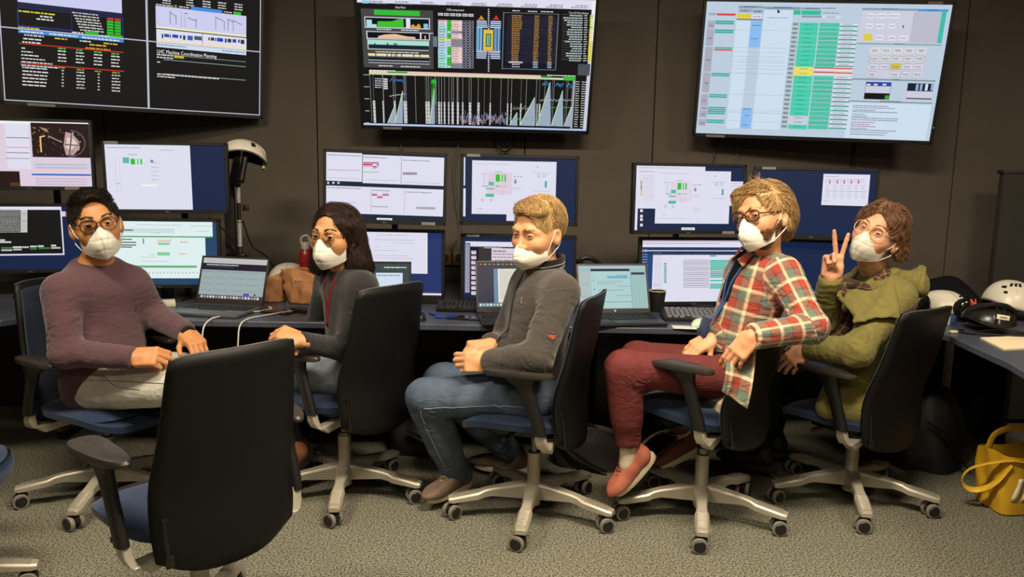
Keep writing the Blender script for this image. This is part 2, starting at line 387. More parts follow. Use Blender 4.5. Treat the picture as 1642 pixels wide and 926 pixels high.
        for z, k in ((0.654, 0.90), (0.658, 0.98), (0.668, 1.0), (0.675, 0.96), (0.678, 0.80)):
            rr = []
            for t in np.linspace(0, 2 * math.pi, 28, endpoint=False):
                ca, sa = math.cos(t), math.sin(t); q = (abs(ca) ** 2.8 + abs(sa) ** 2.8) ** (-1 / 2.8)
                yy = sa * q * 0.135 * k - 0.015; xx = ca * q * (0.045 + 0.010 * (yy + 0.01) / 0.13) * k
                rr.append((s * 0.266 + xx - s * 0.012 * ((yy - 0.0) / 0.13) ** 2, yy, z - 0.006 * ((yy) / .13) ** 2))
            rings.append(rr)
        a.loft(rings); a.build('armrest', PADM, root)
    return root
CH = make_chair()
SPOT = [  # x, y, facing deg, base spin deg, back shift, back lean deg, height, label
    (-0.89, 2.19, 139, 20, 0.0, 0, 0.0, 'empty black-backed swivel chair with a blue seat in the foreground, seen from behind'),
    (-1.67, 3.23, -28, 202, -0.035, 0, -0.03, 'swivel chair with dark blue backrest under the man in the maroon sweater'),
    (-0.70, 3.295, 143, 202.7, -0.05, 0, 0.0, 'black-backed swivel chair under the woman in the charcoal top'),
    (0.10, 3.124, 160, 188.7, 0.01, 0, -0.01, 'black-backed swivel chair under the man in the grey fleece'),
    (0.78, 3.131, 140, 186.5, -0.015, 0, 0.015, 'swivel chair with blue seat under the man in the plaid shirt'),
    (1.465, 3.318, 124, 186.2, 0.0, 3, -0.05, 'black-backed swivel chair under the person in the green jacket'),
    (-1.87, 2.38, 8, 20, 0.0, 0, 0.0, 'blue-seated swivel chair cut off by the left edge of the picture'),
]
chairs = []
for i, (x, y, deg, spin, bs, lean, dz, label) in enumerate(SPOT):
    o = CH if i == 0 else copy_tree(CH)
    o.location = (x, y, 0); o.rotation_euler = (0, 0, R(deg - 90)); tag(o, label, 'chair', 'swivel chairs'); chairs.append(o)
for o, (x, y, deg, spin, bs, lean, dz, label) in zip(chairs, SPOT):
    k = 0
    for c in o.children:
        n = c.name.split('.')[0]
        if n == 'base_arm': c.rotation_euler = (0, 0, c.rotation_euler.z + R(spin - deg + 90))
        elif n == 'caster':
            ang = math.atan2(c.location.y, c.location.x) + R(spin - deg + 90)
            c.location = (0.322 * math.cos(ang), 0.322 * math.sin(ang), 0)
            c.rotation_euler = (0, 0, R(90 - deg) + (0.55, -0.3, 0.2, 0.9, 0.4)[k % 5] + 0.25 * math.sin(k * 3 + x * 7)); k += 1
        elif n in ('gas_column',): pass
        elif n == 'piston': c.location.z += dz
        else: c.location.z += dz
        if n in ('seat', 'seat_shell') and label.startswith('swivel chair with blue seat'):
            c.rotation_euler = (R(6), 0, 0); c.location.z += .008; c.location.y += .045
        if n in ('back_shell', 'back_cushion', 'edge_trim', 'height_catch') and (bs or lean):
            a = R(-lean); py, pz = -0.17, 0.42
            c.rotation_euler = (-a, 0, 0)
            ca, sa = math.cos(-a), math.sin(-a)
            c.location = (0, py + bs - (py * ca - pz * sa), pz - (py * sa + pz * ca) + dz)
        if n in ('back_shell', 'back_cushion', 'edge_trim', 'height_catch') and label.startswith('swivel chair with blue seat'):
            c.scale.z = .82; c.location.z += .06   # backrest pushed down on its ratchet
# ------------------------------------------------------------------ implicit-surface modeller for bodies, clothes and hair
def V(*a): return np.array(a[0] if len(a) == 1 else a, float)
def unit(v): v = V(v); return v / (np.linalg.norm(v) + 1e-12)
def smin(a, b, k):
    h = np.maximum(k - np.abs(a - b), 0) / k
    return np.minimum(a, b) - h * h * k * 0.25
def smax(a, b, k): return -smin(-a, -b, k)
def rc(p, a, b, r1, r2):
    """tapered capsule"""
    a = V(a); ab = V(b) - a; L = float(ab @ ab) + 1e-12
    q = [p[i] - a[i] for i in range(3)]
    h = np.clip((q[0] * ab[0] + q[1] * ab[1] + q[2] * ab[2]) / L, 0, 1)
    return np.sqrt(sum((q[i] - ab[i] * h) ** 2 for i in range(3))) - (r1 + (r2 - r1) * h)
def ell(p, c, r, M=None):
    q = [p[i] - c[i] for i in range(3)]
    if M is not None: q = [q[0] * M[0][i] + q[1] * M[1][i] + q[2] * M[2][i] for i in range(3)]
    k0 = np.sqrt(sum((q[i] / r[i]) ** 2 for i in range(3))); k1 = np.sqrt(sum((q[i] / (r[i] * r[i])) ** 2 for i in range(3))) + 1e-9
    return k0 * (k0 - 1) / k1
def plane(p, a, n): return (p[0] - a[0]) * n[0] + (p[1] - a[1]) * n[1] + (p[2] - a[2]) * n[2]
def rbox(p, c, h, r, M=None):
    q = [p[i] - c[i] for i in range(3)]
    if M is not None: q = [q[0] * M[0][i] + q[1] * M[1][i] + q[2] * M[2][i] for i in range(3)]
    e = [np.abs(q[i]) - h[i] for i in range(3)]
    return np.sqrt(sum(np.maximum(x, 0) ** 2 for x in e)) + np.minimum(np.maximum(e[0], np.maximum(e[1], e[2])), 0) - r
_NK = RNG.normal(size=(6, 3)); _NK /= np.linalg.norm(_NK, axis=1)[:, None]; _NP = RNG.uniform(0, 6.28, 6)
def wob(p, lam, seed=0):
    """smooth pseudo-random field in about -1..1 with feature size lam"""
    s = 0; k = 2 * math.pi / lam
    w = [0.6 * np.sin(k * 0.45 * (p[0] * _NK[(i + seed) % 6][0] + p[1] * _NK[(i + seed) % 6][1] + p[2] * _NK[(i + seed) % 6][2]) + _NP[(i + 2 * seed) % 6]) for i in (4, 5)]
    for i in range(4):
        n = _NK[(i + seed) % 6]
        s = s + np.sin(k * (p[0] * n[0] + p[1] * n[1] + p[2] * n[2]) * (0.8 + 0.25 * i) + _NP[(i + seed) % 6] + 1.6 * w[i % 2])
    return s / 4
class Field:
    def __init__(s, ax): s.ax = [np.asarray(a, np.float32) for a in ax]; s.d = np.full([len(a) for a in s.ax], 0.2, np.float32)
    def sub(s, lo, hi):
        sl = tuple(slice(max(0, int(np.searchsorted(a, l)) - 1), int(np.searchsorted(a, h)) + 1) for a, l, h in zip(s.ax, lo, hi))
        return sl, [s.ax[0][sl[0]][:, None, None], s.ax[1][sl[1]][None, :, None], s.ax[2][sl[2]][None, None, :]]
    def add(s, fn, lo, hi, k=0.01, op='u'):
        lo = np.asarray(lo) - k * 2 - 0.012; hi = np.asarray(hi) + k * 2 + 0.012
        sl, p = s.sub(lo, hi)
        if 0 in s.d[sl].shape: return
        d = fn(p).astype(np.float32)
        s.d[sl] = smin(s.d[sl], d, k) if op == 'u' else smax(s.d[sl], -d, k)
    def rc(s, a, b, r1, r2, k=0.02, cut=None, cuta=None, op='u'):
        a, b = V(a), V(b); m = max(r1, r2)
        def fn(p):
            d = rc(p, a, b, r1, r2)
            if cut is not None: d = smax(d, plane(p, b + unit(b - a) * cut, unit(b - a)), 0.006)
            if cuta is not None: d = smax(d, plane(p, a - unit(b - a) * cuta, unit(a - b)), 0.006)
            return d
        s.add(fn, np.minimum(a, b) - m, np.maximum(a, b) + m, k, op)
    def ell(s, c, r, M=None, k=0.02, op='u'):
        c = V(c); m = max(r); s.add(lambda p: ell(p, c, r, M), c - m, c + m, k, op)
    def local(s, fn, c, M, rad, k=0.01, op='u'):
        c = V(c)
        def g(p):
            q = [p[i] - c[i] for i in range(3)]
            return fn([q[0] * M[0][i] + q[1] * M[1][i] + q[2] * M[2][i] for i in range(3)])
        s.add(g, c - rad, c + rad, k, op)
    def clip(s, a, n, k=0.006, lo=None, hi=None):
        """keep the side the normal points away from"""
        lo = [a_[0] for a_ in s.ax] if lo is None else lo; hi = [a_[-1] for a_ in s.ax] if hi is None else hi
        sl, p = s.sub(lo, hi); s.d[sl] = smax(s.d[sl], plane(p, a, n).astype(np.float32), k)
    def warp(s, fn, band=0.03):
        I = np.argwhere(np.abs(s.d) < band); p = [s.ax[i][I[:, i]] for i in range(3)]
        s.d[I[:, 0], I[:, 1], I[:, 2]] += fn(p).astype(np.float32)
    def sample(s, P):
        P = np.asarray(P); idx = []; fr = []
        for i in range(3):
            k = np.clip(np.searchsorted(s.ax[i], P[:, i]) - 1, 0, len(s.ax[i]) - 2); idx.append(k)
            fr.append(np.clip((P[:, i] - s.ax[i][k]) / (s.ax[i][k + 1] - s.ax[i][k]), 0, 1))
        o = 0
        for a in (0, 1):
            for b in (0, 1):
                for c in (0, 1):
                    o = o + s.d[idx[0] + a, idx[1] + b, idx[2] + c] * (fr[0] if a else 1 - fr[0]) * (fr[1] if b else 1 - fr[1]) * (fr[2] if c else 1 - fr[2])
        return o
    def grad(s, P, e=0.003):
        g = np.stack([s.sample(P + np.eye(3)[i] * e) - s.sample(P - np.eye(3)[i] * e) for i in range(3)], 1)
        return g / (np.linalg.norm(g, axis=1)[:, None] + 1e-9)
def axis(lo, hi, h, fine=()):
    t, out = lo, [lo]
    while t < hi:
        st = h
        for a, b, hf in fine:
            if a - 1e-9 <= t <= b: st = min(st, hf)
        t += st; out.append(t)
    return out
def nets(F):
    d = F.d; nx, ny, nz = d.shape; s = d < 0
    c = np.zeros((nx - 1, ny - 1, nz - 1), np.uint8)
    for a in (0, 1):
        for b in (0, 1):
            for e in (0, 1): c += s[a:nx - 1 + a, b:ny - 1 + b, e:nz - 1 + e]
    I = np.argwhere((c > 0) & (c < 8)); idx = np.full(c.shape, -1, np.int32); idx[I[:, 0], I[:, 1], I[:, 2]] = np.arange(len(I))
    cor = [(a, b, e) for a in (0, 1) for b in (0, 1) for e in (0, 1)]
    D = [d[I[:, 0] + a, I[:, 1] + b, I[:, 2] + e] for a, b, e in cor]
    acc = np.zeros((len(I), 3)); cnt = np.zeros(len(I))
    base = np.stack([F.ax[i][I[:, i]] for i in range(3)], 1).astype(float); step = np.stack([F.ax[i][I[:, i] + 1] - F.ax[i][I[:, i]] for i in range(3)], 1)
    for i in range(8):
        for j in range(i + 1, 8):
            if sum(x != y for x, y in zip(cor[i], cor[j])) != 1: continue
            m = (D[i] < 0) != (D[j] < 0); t = np.where(m, D[i] / np.where(m, D[i] - D[j], 1), 0)[:, None]
            acc += np.where(m[:, None], np.array(cor[i]) * (1 - t) + np.array(cor[j]) * t, 0); cnt += m
    v = base + step * acc / np.maximum(cnt, 1)[:, None]
    fs = []
    for ax in range(3):
        A = np.take(s, range(d.shape[ax] - 1), ax); B = np.take(s, range(1, d.shape[ax]), ax)
        E = np.argwhere(A != B); o1, o2 = [i for i in range(3) if i != ax]
        E = E[(E[:, o1] > 0) & (E[:, o2] > 0) & (E[:, o1] < d.shape[o1] - 1) & (E[:, o2] < d.shape[o2] - 1)]
        q = []
        for u, w in ((-1, -1), (0, -1), (0, 0), (-1, 0)):
            e = E.copy(); e[:, o1] += u; e[:, o2] += w; q.append(idx[e[:, 0], e[:, 1], e[:, 2]])
        q = np.stack(q, 1); fl = s[E[:, 0], E[:, 1], E[:, 2]]
        if ax == 1: fl = ~fl
        q[~fl] = q[~fl][:, ::-1]; fs.append(q)
    f = np.concatenate(fs); a, b, c_ = v[f[:, 0]], v[f[:, 1]], v[f[:, 2]]
    if np.sum(a * np.cross(b, c_)) < 0: f = f[:, ::-1].copy()
    return v, f
def relax(v, f, n=1, lam=0.5):
    e = np.concatenate([f[:, [0, 1]], f[:, [1, 2]], f[:, [2, 3]], f[:, [3, 0]]])
    deg = np.bincount(e.ravel(), minlength=len(v))[:, None]
    for _ in range(n):
        s = np.stack([np.bincount(e[:, 0], v[e[:, 1], i], len(v)) + np.bincount(e[:, 1], v[e[:, 0], i], len(v)) for i in range(3)], 1)
        v = v + lam * (s / np.maximum(deg, 1) - v)
    return v
def mesh_np(name, v, f, material, parent=None, attrs=None):
    n = f.shape[1]; me = bpy.data.meshes.new(name)
    me.vertices.add(len(v)); me.vertices.foreach_set('co', np.asarray(v, np.float32).ravel())
    me.loops.add(f.size); me.loops.foreach_set('vertex_index', f.astype(np.int32).ravel())
    me.polygons.add(len(f)); me.polygons.foreach_set('loop_start', np.arange(0, f.size, n, dtype=np.int32))
    me.update(calc_edges=True); me.polygons.foreach_set('use_smooth', [True] * len(f))
    for k, a in (attrs or {}).items():
        at = me.attributes.new(k, 'FLOAT', 'POINT'); at.data.foreach_set('value', np.asarray(a, np.float32))
    me.materials.append(material)
    o = bpy.data.objects.new(name, me); COL.objects.link(o)
    if parent is not None: o.parent = parent
    return o
def solid(name, F, material, parent=None, smooth=1, uv=None):
    v, f = nets(F); v = relax(v, f, smooth) if smooth else v
    return mesh_np(name, v, f, material, parent, uv(v) if uv else None)

# ------------------------------------------------------------------ anatomy
def head_frame(face_deg, pitch, roll):
    """columns: X to the sitter's right, Y the way the face looks, Z up through the crown"""
    a, p, r = R(face_deg), R(pitch), R(roll)
    Y = V(math.cos(a) * math.cos(p), math.sin(a) * math.cos(p), math.sin(p)); X = unit(np.cross(Y, V(0, 0, 1))); Z = np.cross(X, Y)
    X, Z = X * math.cos(r) - Z * math.sin(r), Z * math.cos(r) + X * math.sin(r)
    return np.stack([X, Y, Z], 1)
def head_sdf(squint=1.0, nose=1.0, fem=False):
    op = 0.0044 * squint
    def fn(p):
        x, y, z = p; ax = [np.abs(x), y, z]
        d = ell(p, (0, -.018, .028), (.076, .098, .090))
        d = smin(d, ell(p, (0, .020, -.03), (.0625, .064, .086)), .035)
        d = smin(d, ell(p, (0, .038, -.073), (.047, .045, .040)), .03)
        d = smin(d, ell(p, (0, .073, -.100), (.020, .016, .016)), .026)
        d = smin(d, ell(ax, (.041, .054, -.030), (.024, .027, .022)), .03)
        d = smin(d, rc(ax, (0, .081, .016), (.028, .081, .021), .010, .0105), .018)
        d = smin(d, rc(ax, (.028, .081, .021), (.050, .064, .012), .0105, .007), .018)
        d = smax(d, -ell(ax, (.031, .098, -.001), (.021, .019, .015)), .014)
        d = smin(d, rc(p, (0, .080, .012), (0, .101, -.036), .0065, .0105 * nose), .013)
        d = smin(d, ell(p, (0, .1045, -.041), (.011, .011, .009)), .010)
        d = smin(d, ell(ax, (.012, .094, -.043), (.007, .010, .0075)), .008)
        d = smin(d, rc(ax, (0, .089, -.069), (.018, .082, -.070), .0052, .003), .008)
        lid = ell(ax, (.031, .0755, 0), (.0155, .0150, .0138))
        lid = smax(lid, -ell(ax, (.031, .090, -.0005), (.0142, .020, op)), .002)
        d = smin(d, lid, .004)
        e = ell(ax, (.0795, -.010, -.012), (.0100, .0190, .0320), np.array([[.93, -.36, 0], [.36, .93, 0], [0, 0, 1]]))
        e = smax(e, -ell(ax, (.0905, -.004, -.008), (.0095, .0105, .0180)), .003)
        d = smin(d, e, .010)
        return d
    return fn
def hand_sdf(F, wrist, fwd, back, thumb, curls, spread=0.10, tfold=0.5, scale=1.0, seps=None, tdir=None, tw=None):
    """palm, four jointed fingers of different length and a thumb; thumb = +1/-1: side of the hand it leaves from"""
    Y = unit(fwd); Z = unit(V(back) - Y * (V(back) @ Y)); X = np.cross(Y, Z); M = np.stack([X, Y, Z], 1)
    prims = []
    if tw is not None: tdir = M.T @ unit(tw)
    S = scale
    prims.append(('b', (0, .046 * S, 0), (.030 * S, .034 * S, .004 * S), .010 * S))
    prims.append(('r', (0, -.02 * S, 0), (0, .03 * S, 0), .021 * S, .020 * S, .02))
    prims.append(('r', (thumb * .022 * S, .012 * S, -.008 * S), (thumb * .030 * S, .045 * S, -.010 * S), .014 * S, .011 * S, .015))
    for i in range(4):
        x = thumb * (.031 - .0205 * i) * S; L = (.045, .049, .046, .036)[i] * S; r = (.0092, .0094, .009, .008)[i] * S
        c = curls[i]; c = c if isinstance(c, (tuple, list)) else (c, c * 1.15, c * 0.8)
        p = V(x, (.083, .087, .083, .074)[i] * S, 0.001); an = thumb * (spread * (1.3 - i)) if seps is None else thumb * seps[i]; cum = 0.0
        for j, (ll, rr, r2) in enumerate(((L, r * 1.04, r * .98), (L * .60, r * .98, r * .92), (L * .50, r * .92, r * .76))):
            cum += c[j]
            dv = V(math.sin(an) * math.cos(cum), math.cos(an) * math.cos(cum), -math.sin(cum))
            q = p + dv * ll
            prims.append(('r', p, q, rr, r2, .004 if j else .007)); p = q
    t0 = V(thumb * .026, .022, -.006) * S
    td = unit(V(tdir)) if tdir is not None else unit(V(thumb * (.85 - .5 * tfold), .60, -.25 - .6 * tfold))
    td = V(td) ; t1 = t0 + td * .042 * S
    t2d = unit(td + V(-thumb * .45 * (.4 + tfold), .5, -.1)); t2 = t1 + t2d * .030 * S
    prims.append(('r', t0, t1, .0125 * S, .0105 * S, .010)); prims.append(('r', t1, t2, .0105 * S, .0082 * S, .003))
    def fn(p):
        d = None
        for q in prims:
            e = rbox(p, q[1], q[2], q[3]) if q[0] == 'b' else rc(p, q[1], q[2], q[3], q[4])
            k = .012 if q[0] == 'b' else q[5]
            d = e if d is None else smin(d, e, k)
        return d
    F.local(fn, wrist, M, 0.20 * S, k=0.014)
    return M

SKINS = {}
def skin(name, rgb, dark=0.1):
    return mat(name, rgb, 0.5, spec=0.4, noise=0.07, nscale=45, bump=0.10, bscale=700, sss=0.06)

def hair_strands(name, F, n, length, flow, material, parent, region=None, lift=0.002, rad=0.0010, steps=6, jitter=0.35, M=None, c=None, seed=1):
    """locks of hair combed along the surface of the hair volume: flow(local point) gives the combing direction in the head's frame"""
    g = np.random.default_rng(seed)
    v, f = nets(F); pick = g.integers(0, len(v), n * 3); P = v[pick].copy()
    loc = (P - c) @ M
    if region is not None:
        k = region(loc.T); P = P[k]; loc = loc[k]
    P = P[:n]; N = len(P); tracks = [P + F.grad(P) * lift * 0.3]
    Ls = length * g.uniform(0.6, 1.2, N); jit = g.normal(size=(N, 3)) * jitter; lf = lift * g.uniform(0.3, 1.5, N)
    for s in range(steps):
        q = tracks[-1]; lq = (q - c) @ M; d = np.stack(flow(lq.T), 1); d = d / (np.linalg.norm(d, axis=1)[:, None] + 1e-9) + jit
        d = d @ M.T; gr = F.grad(q); d = d - gr * np.sum(d * gr, 1)[:, None]; d /= (np.linalg.norm(d, axis=1)[:, None] + 1e-9)
        q = q + d * (Ls / steps)[:, None]
        for _ in range(2): q = q - F.grad(q) * (F.sample(q) - lf * (1 + s / steps))[:, None] * 0.9
        tracks.append(q)
    T = np.stack(tracks, 1)  # N, steps+1, 3
    tang = np.gradient(T, axis=1); tang /= (np.linalg.norm(tang, axis=2)[:, :, None] + 1e-9)
    up = F.grad(T.reshape(-1, 3)).reshape(T.shape); side = np.cross(tang, up); side /= (np.linalg.norm(side, axis=2)[:, :, None] + 1e-9)
    rr = rad * np.array([0.6] + [1.0] * (steps - 1) + [0.15])[None, :, None] * g.uniform(.7, 1.4, (N, 1, 1))
    ring = np.stack([T + side * rr * 1.6, T + up * rr, T - side * rr * 1.6], 2)  # N,S,3,3
    vs = ring.reshape(-1, 3); S1 = steps + 1; b = (np.arange(N)[:, None] * S1 + np.arange(steps)[None, :]).reshape(-1) * 3
    fs = np.concatenate([np.stack([b + i, b + (i + 1) % 3, b + 3 + (i + 1) % 3, b + 3 + i], 1) for i in range(3)])
    return mesh_np(name, vs, fs, material, parent)

def hair_mat(name, dark, light, rough=0.45):
    m = bpy.data.materials.new(name); m.use_nodes = True; nt = m.node_tree; b = nt.nodes['Principled BSDF']
    tc = nt.nodes.new('ShaderNodeTexCoord'); n = nt.nodes.new('ShaderNodeTexNoise'); n.inputs['Scale'].default_value = 55; n.inputs['Detail'].default_value = 5
    mp = nt.nodes.new('ShaderNodeMapping'); mp.inputs['Scale'].default_value = (3, 3, 0.7)
    r = nt.nodes.new('ShaderNodeValToRGB'); r.color_ramp.elements[0].position = .32; r.color_ramp.elements[1].position = .7
    r.color_ramp.elements[0].color = lin(dark) + (1,); r.color_ramp.elements[1].color = lin(light) + (1,)
    nt.links.new(tc.outputs['Object'], mp.inputs['Vector']); nt.links.new(mp.outputs[0], n.inputs['Vector']); nt.links.new(n.outputs['Fac'], r.inputs['Fac']); nt.links.new(r.outputs['Color'], b.inputs['Base Color'])
    b.inputs['Roughness'].default_value = rough; b.inputs['Specular IOR Level'].default_value = 0.35
    bp = nt.nodes.new('ShaderNodeBump'); bp.inputs['Strength'].default_value = 0.25; bp.inputs['Distance'].default_value = 0.002
    nt.links.new(n.outputs['Fac'], bp.inputs['Height']); nt.links.new(bp.outputs['Normal'], b.inputs['Normal'])
    return m

MASKM = mat('white_folded_mask_fabric', (224, 220, 206), 0.85, spec=0.2, noise=0.03, nscale=60, bump=0.12, bscale=1300)
STRAP = mat('white_elastic', (226, 222, 210), 0.8)
EYEW = mat('eye_white', (186, 174, 164), 0.3, noise=0.03)
PUPIL = mat('pupil', (8, 7, 7), 0.15)
SOCK = mat('ribbed_light_sock', (196, 182, 158), 0.95, spec=0.1, bump=0.3, bscale=400)

class Person:
    def __init__(s, label, root_loc):
        s.label = label; s.root = empty('person', root_loc); tag(s.root, label, 'person'); s.off = V(root_loc)
    def put(s, o):
        """shape is in world coordinates: hang it on the person's empty without moving it"""
        o.parent = s.root; o.matrix_parent_inverse = Matrix.Translation(-Vector(s.off)); return o
    def body(s, J, HM, skinm, hands, girth=1.0, head=None, fine=0.0023, headscale=1.0, feet=None):
        s.J = J; s.HM = HM; s.hc = V(J['head']); s.hs = headscale
        P = (V(J['hipL']) + V(J['hipR'])) / 2; N = V(J['neck']); U = unit(N - P); X = V(J['shR']) - V(J['shL']); X = unit(X - U * (X @ U)); Yf = np.cross(U, X)
        s.P, s.N, s.U, s.X, s.Y = P, N, U, X, Yf; s.T = np.stack([X, Yf, U], 1); s.len = np.linalg.norm(N - P)
        pts = np.array([V(q) for q in J.values()]); lo, hi = pts.min(0) - .17, pts.max(0) + .17; lo[2] = min(lo[2], 0.0); hi[2] = s.hc[2] + .15
        fr = [[(s.hc[i] - .125, s.hc[i] + .13, fine)] for i in range(3)]
        for h in hands:
            c = V(h['wrist']) + unit(h['fwd']) * .085
            for i in range(3): fr[i].append((c[i] - .10, c[i] + .10, .0034))
        F = Field([axis(lo[i], hi[i], .011, fr[i]) for i in range(3)])
        g = girth; L = s.len
        F.ell(P + U * L * .66 - Yf * .0, (.140 * g, .092 * g, .175), s.T, .03)
        F.ell(P + U * L * .28, (.128 * g, .090 * g, .150), s.T, .04)
        F.ell(P + U * .01, (.140 * g, .100 * g, .10), s.T, .04)
        F.rc(J['shL'], J['shR'], .048, .048, .04)
        for q in 'LR':
            F.rc(N - U * .01, V(J['sh' + q]) * .6 + N * .4 - U * .012, .042, .040, .03)
            F.rc(J['sh' + q], J['el' + q], .042, .034, .03); F.rc(J['el' + q], J['wr' + q], .034, .0235, .02)
            F.rc(J['hip' + q], J['kn' + q], .072, .050, .03); F.rc(J['kn' + q], J['an' + q], .046, .030, .03)
            kn, an = V(J['kn' + q]), V(J['an' + q]); fw = unit(V((feet or {}).get(q, Yf)))
            F.rc(an - V(0, 0, .01), an + fw * .03 - V(0, 0, .03), .024, .018, .03)
        nb = s.hc + HM @ V(0, -.022, -.070)
        F.rc(N - U * .03, nb, .056 * (.92 + .08 * g), .051, .03)
        F.rc(N - U * .03, s.hc + HM @ V(0, .01, -.085), .045, .040, .03)
        F.local(head or head_sdf(), s.hc, HM * 1.0, .16, .022) if headscale == 1.0 else F.local((lambda fn: (lambda p: fn([q / headscale for q in p]) * headscale))(head or head_sdf()), s.hc, HM, .17, .022)
        for h in hands: hand_sdf(F, **h)
        s.bodyF = F
        o = solid('body', F, skinm, None, 1); s.put(o); s.bodyo = o
        return o
    def w(s, x, y, z): return s.hc + s.HM @ (V(x, y, z) * s.hs)
    def eyes(s, iris, gaze=(0, 0)):
        Q = Matrix(s.HM.tolist()); hs = s.hs
        for sx in (-1, 1):
            e = MB().lathe([(.0004, -.0125), (.006, -.011), (.0105, -.0067), (.0125, 0), (.0105, .0067), (.0075, .010), (.0056, .01117), (.0004, .0125)], (0, 0, 0), 18, 'Y').build('eye', EYEW)
            im = MB().lathe([(.0070, .0105), (.0066, .0114), (.0026, .0128)], (0, 0, 0), 16, 'Y').build('iris', iris, e)
            MB().lathe([(.0030, .01265), (.0002, .01285)], (0, 0, 0), 12, 'Y').build('pupil', PUPIL, e)
            g = Matrix.Rotation(R(gaze[0]), 3, 'Z') @ Matrix.Rotation(R(gaze[1]), 3, 'X')
            e.matrix_basis = Matrix.Translation(Vector(s.w(sx * .031, .0765, 0))) @ (Q @ g * hs).to_4x4(); s.put(e)
    def brows(s, material, lift=0.0, thick=1.0):
        for sx in (-1, 1):
            g = np.random.default_rng(5 + sx); mb = MB()
            arc = [(.013, .0915, .0225), (.024, .0905, .0255), (.036, .083, .0258), (.050, .0675, .0195)]
            pts = [V(s.w(sx * a, b + .0005, c + lift)) for a, b, c in arc]; P = np.array([V(p) for p in curve_pts(pts, 6)])
            for _ in range(4): P = P - s.bodyF.grad(P) * (s.bodyF.sample(P) - .0010)[:, None]
            for k in range(90):
                i = g.integers(0, len(P) - 3); q = P[i] + g.normal(size=3) * .0012 * thick + s.HM[:, 2] * g.uniform(-.0025, .0015) * thick
                e = P[min(i + 4, len(P) - 1)] - P[i]; e = unit(e + s.HM[:, 2] * .35 * np.linalg.norm(e)) * .009
                mb.tube([q, q + e * .5, q + e], [.0006, .0009, .0003], 3)
            s.put(mb.build('eyebrow', material))
    def mask(s, drop=0.0, puff=1.0, strap_low=True, wide=1.0):
        """folded cup mask: centre seam, pleat lines, welded rim, nose wire and elastic ear loops"""
        def edge(u):
            a = abs(u)
            zt = -.010 - drop - .020 * min(1, a / .45) - .010 * a ** 2; zb = -.124 + .034 * a ** 1.6
            return zt, zb
        def fn(i, j):
            u = i * 2 - 1; a = abs(u); v = j; zt, zb = edge(u); z = zt + (zb - zt) * v
            yc = (.099 + .006 * (drop > .01)) + (.034 * puff) * math.sin(math.pi * min(1, (v * .80 + .07))) - .030 * v * v
            ys = .026 - .006 * v
            y = yc * (1 - a ** 1.75) + ys * a ** 1.75
            y += .004 * math.exp(-(u / .06) ** 2) * math.sin(math.pi * min(1, v + .05))
            x = u * .0655 * wide * (1 - .10 * max(0, v - .55)) 
            crease = .0042 * math.exp(-((v - .40 + .22 * a) / .035) ** 2) + .0030 * math.exp(-((v - .70 - .10 * a) / .035) ** 2)
            y -= crease * (1 - a)
            y += .0016 * math.sin(9 * u + 7 * v) * (1 - a) + .0010 * math.sin(17 * u - 11 * v + 1)* (1 - a)
            return tuple(s.w(x, y, z))
        mo = MB().grid(fn, 44, 26).build('mask', MASKM, solid=.0022, angle=75); s.put(mo)
        rim = MB()
        for jj in (0.0, 1.0): rim.tube([fn(i / 40, jj) for i in range(41)], .0016, 5)
        ro = rim.build('welded_rim', STRAP, mo); seam = MB().tube([V(fn(.5, j / 24)) + s.HM[:, 1] * .0008 for j in range(25)], .0012, 5).build('centre_seam', STRAP, mo)
        for v0, k0 in ((.385, -.22), (.685, .10)): MB().tube([V(fn(.5 + t * .42, v0 + k0 * abs(t) * .84)) + s.HM[:, 1] * .0012 for t in np.linspace(-1, 1, 31)], .0009, 5).build('pleat_seam', STRAP, mo)
        nw = MB().tube([V(fn(.5 + (k / 20 - .5) * .42, .055)) + s.HM[:, 1] * .0012 for k in range(21)], .0021, 5).build('nose_wire', STRAP, mo)
        for sx in (-1, 1):
            i = (sx + 1) / 2
            lo = [fn(i, .06), s.w(sx * .076, .012, -.022), s.w(sx * .082, -.002, .012), s.w(sx * .079, -.020, .020), s.w(sx * .080, -.034, -.006), s.w(sx * .080, -.026, -.040), s.w(sx * .076, -.004, -.062), fn(i, .92)]
            MB().tube(curve_pts(lo, 6), .0019, 6).build('ear_loop', STRAP, mo)
        return mo
    def glasses(s, material, w=.026, h=.019, r=.0018, z=-.002, y=.101, kind='round', temple=True, power=2.6):
        go = None; M = s.HM
        def rim(sx, k):
            pts = []
            for t in np.linspace(0, 2 * math.pi, 33):
                c, q = math.cos(t), math.sin(t); n = power; f = (abs(c) ** n + abs(q) ** n) ** (-1 / n)
                x = sx * .0325 + c * f * w * k; zz = q * f * h * k * (1.0 + .06 * c * sx); pts.append(s.w(x, y - .13 * max(0, abs(x) - .012) ** 1.3 * 3.2 - .06 * (zz < 0) * 0, z + zz))
            return pts
        go = MB()
        for sx in (-1, 1): go.tube(rim(sx, 1), r, 6, cap=False)
        go.tube(curve_pts([s.w(-.0085, y - .001, z + .006), s.w(-.004, y + .0015, z + .008), s.w(.004, y + .0015, z + .008), s.w(.0085, y - .001, z + .006)], 4), r, 6)
        go = go.build('glasses', material, angle=80); s.put(go)
        for sx in (-1, 1):
            MB().add(rim(sx, .98)[:-1], [tuple(range(32))]).build('lens', GLASS, go)
            yy = y - .13 * max(0, .0325 + w - .012) ** 1.3 * 3.2
            MB().tube(curve_pts([s.w(sx * (.0325 + w), yy, z + .007), s.w(sx * .070, .055, z + .009), s.w(sx * .079, .01, z + .010), s.w(sx * .0805, -.012, z + .006), s.w(sx * .081, -.032, z - .012)], 5), r * .85, 6).build('temple_arm', material, go)
        return go
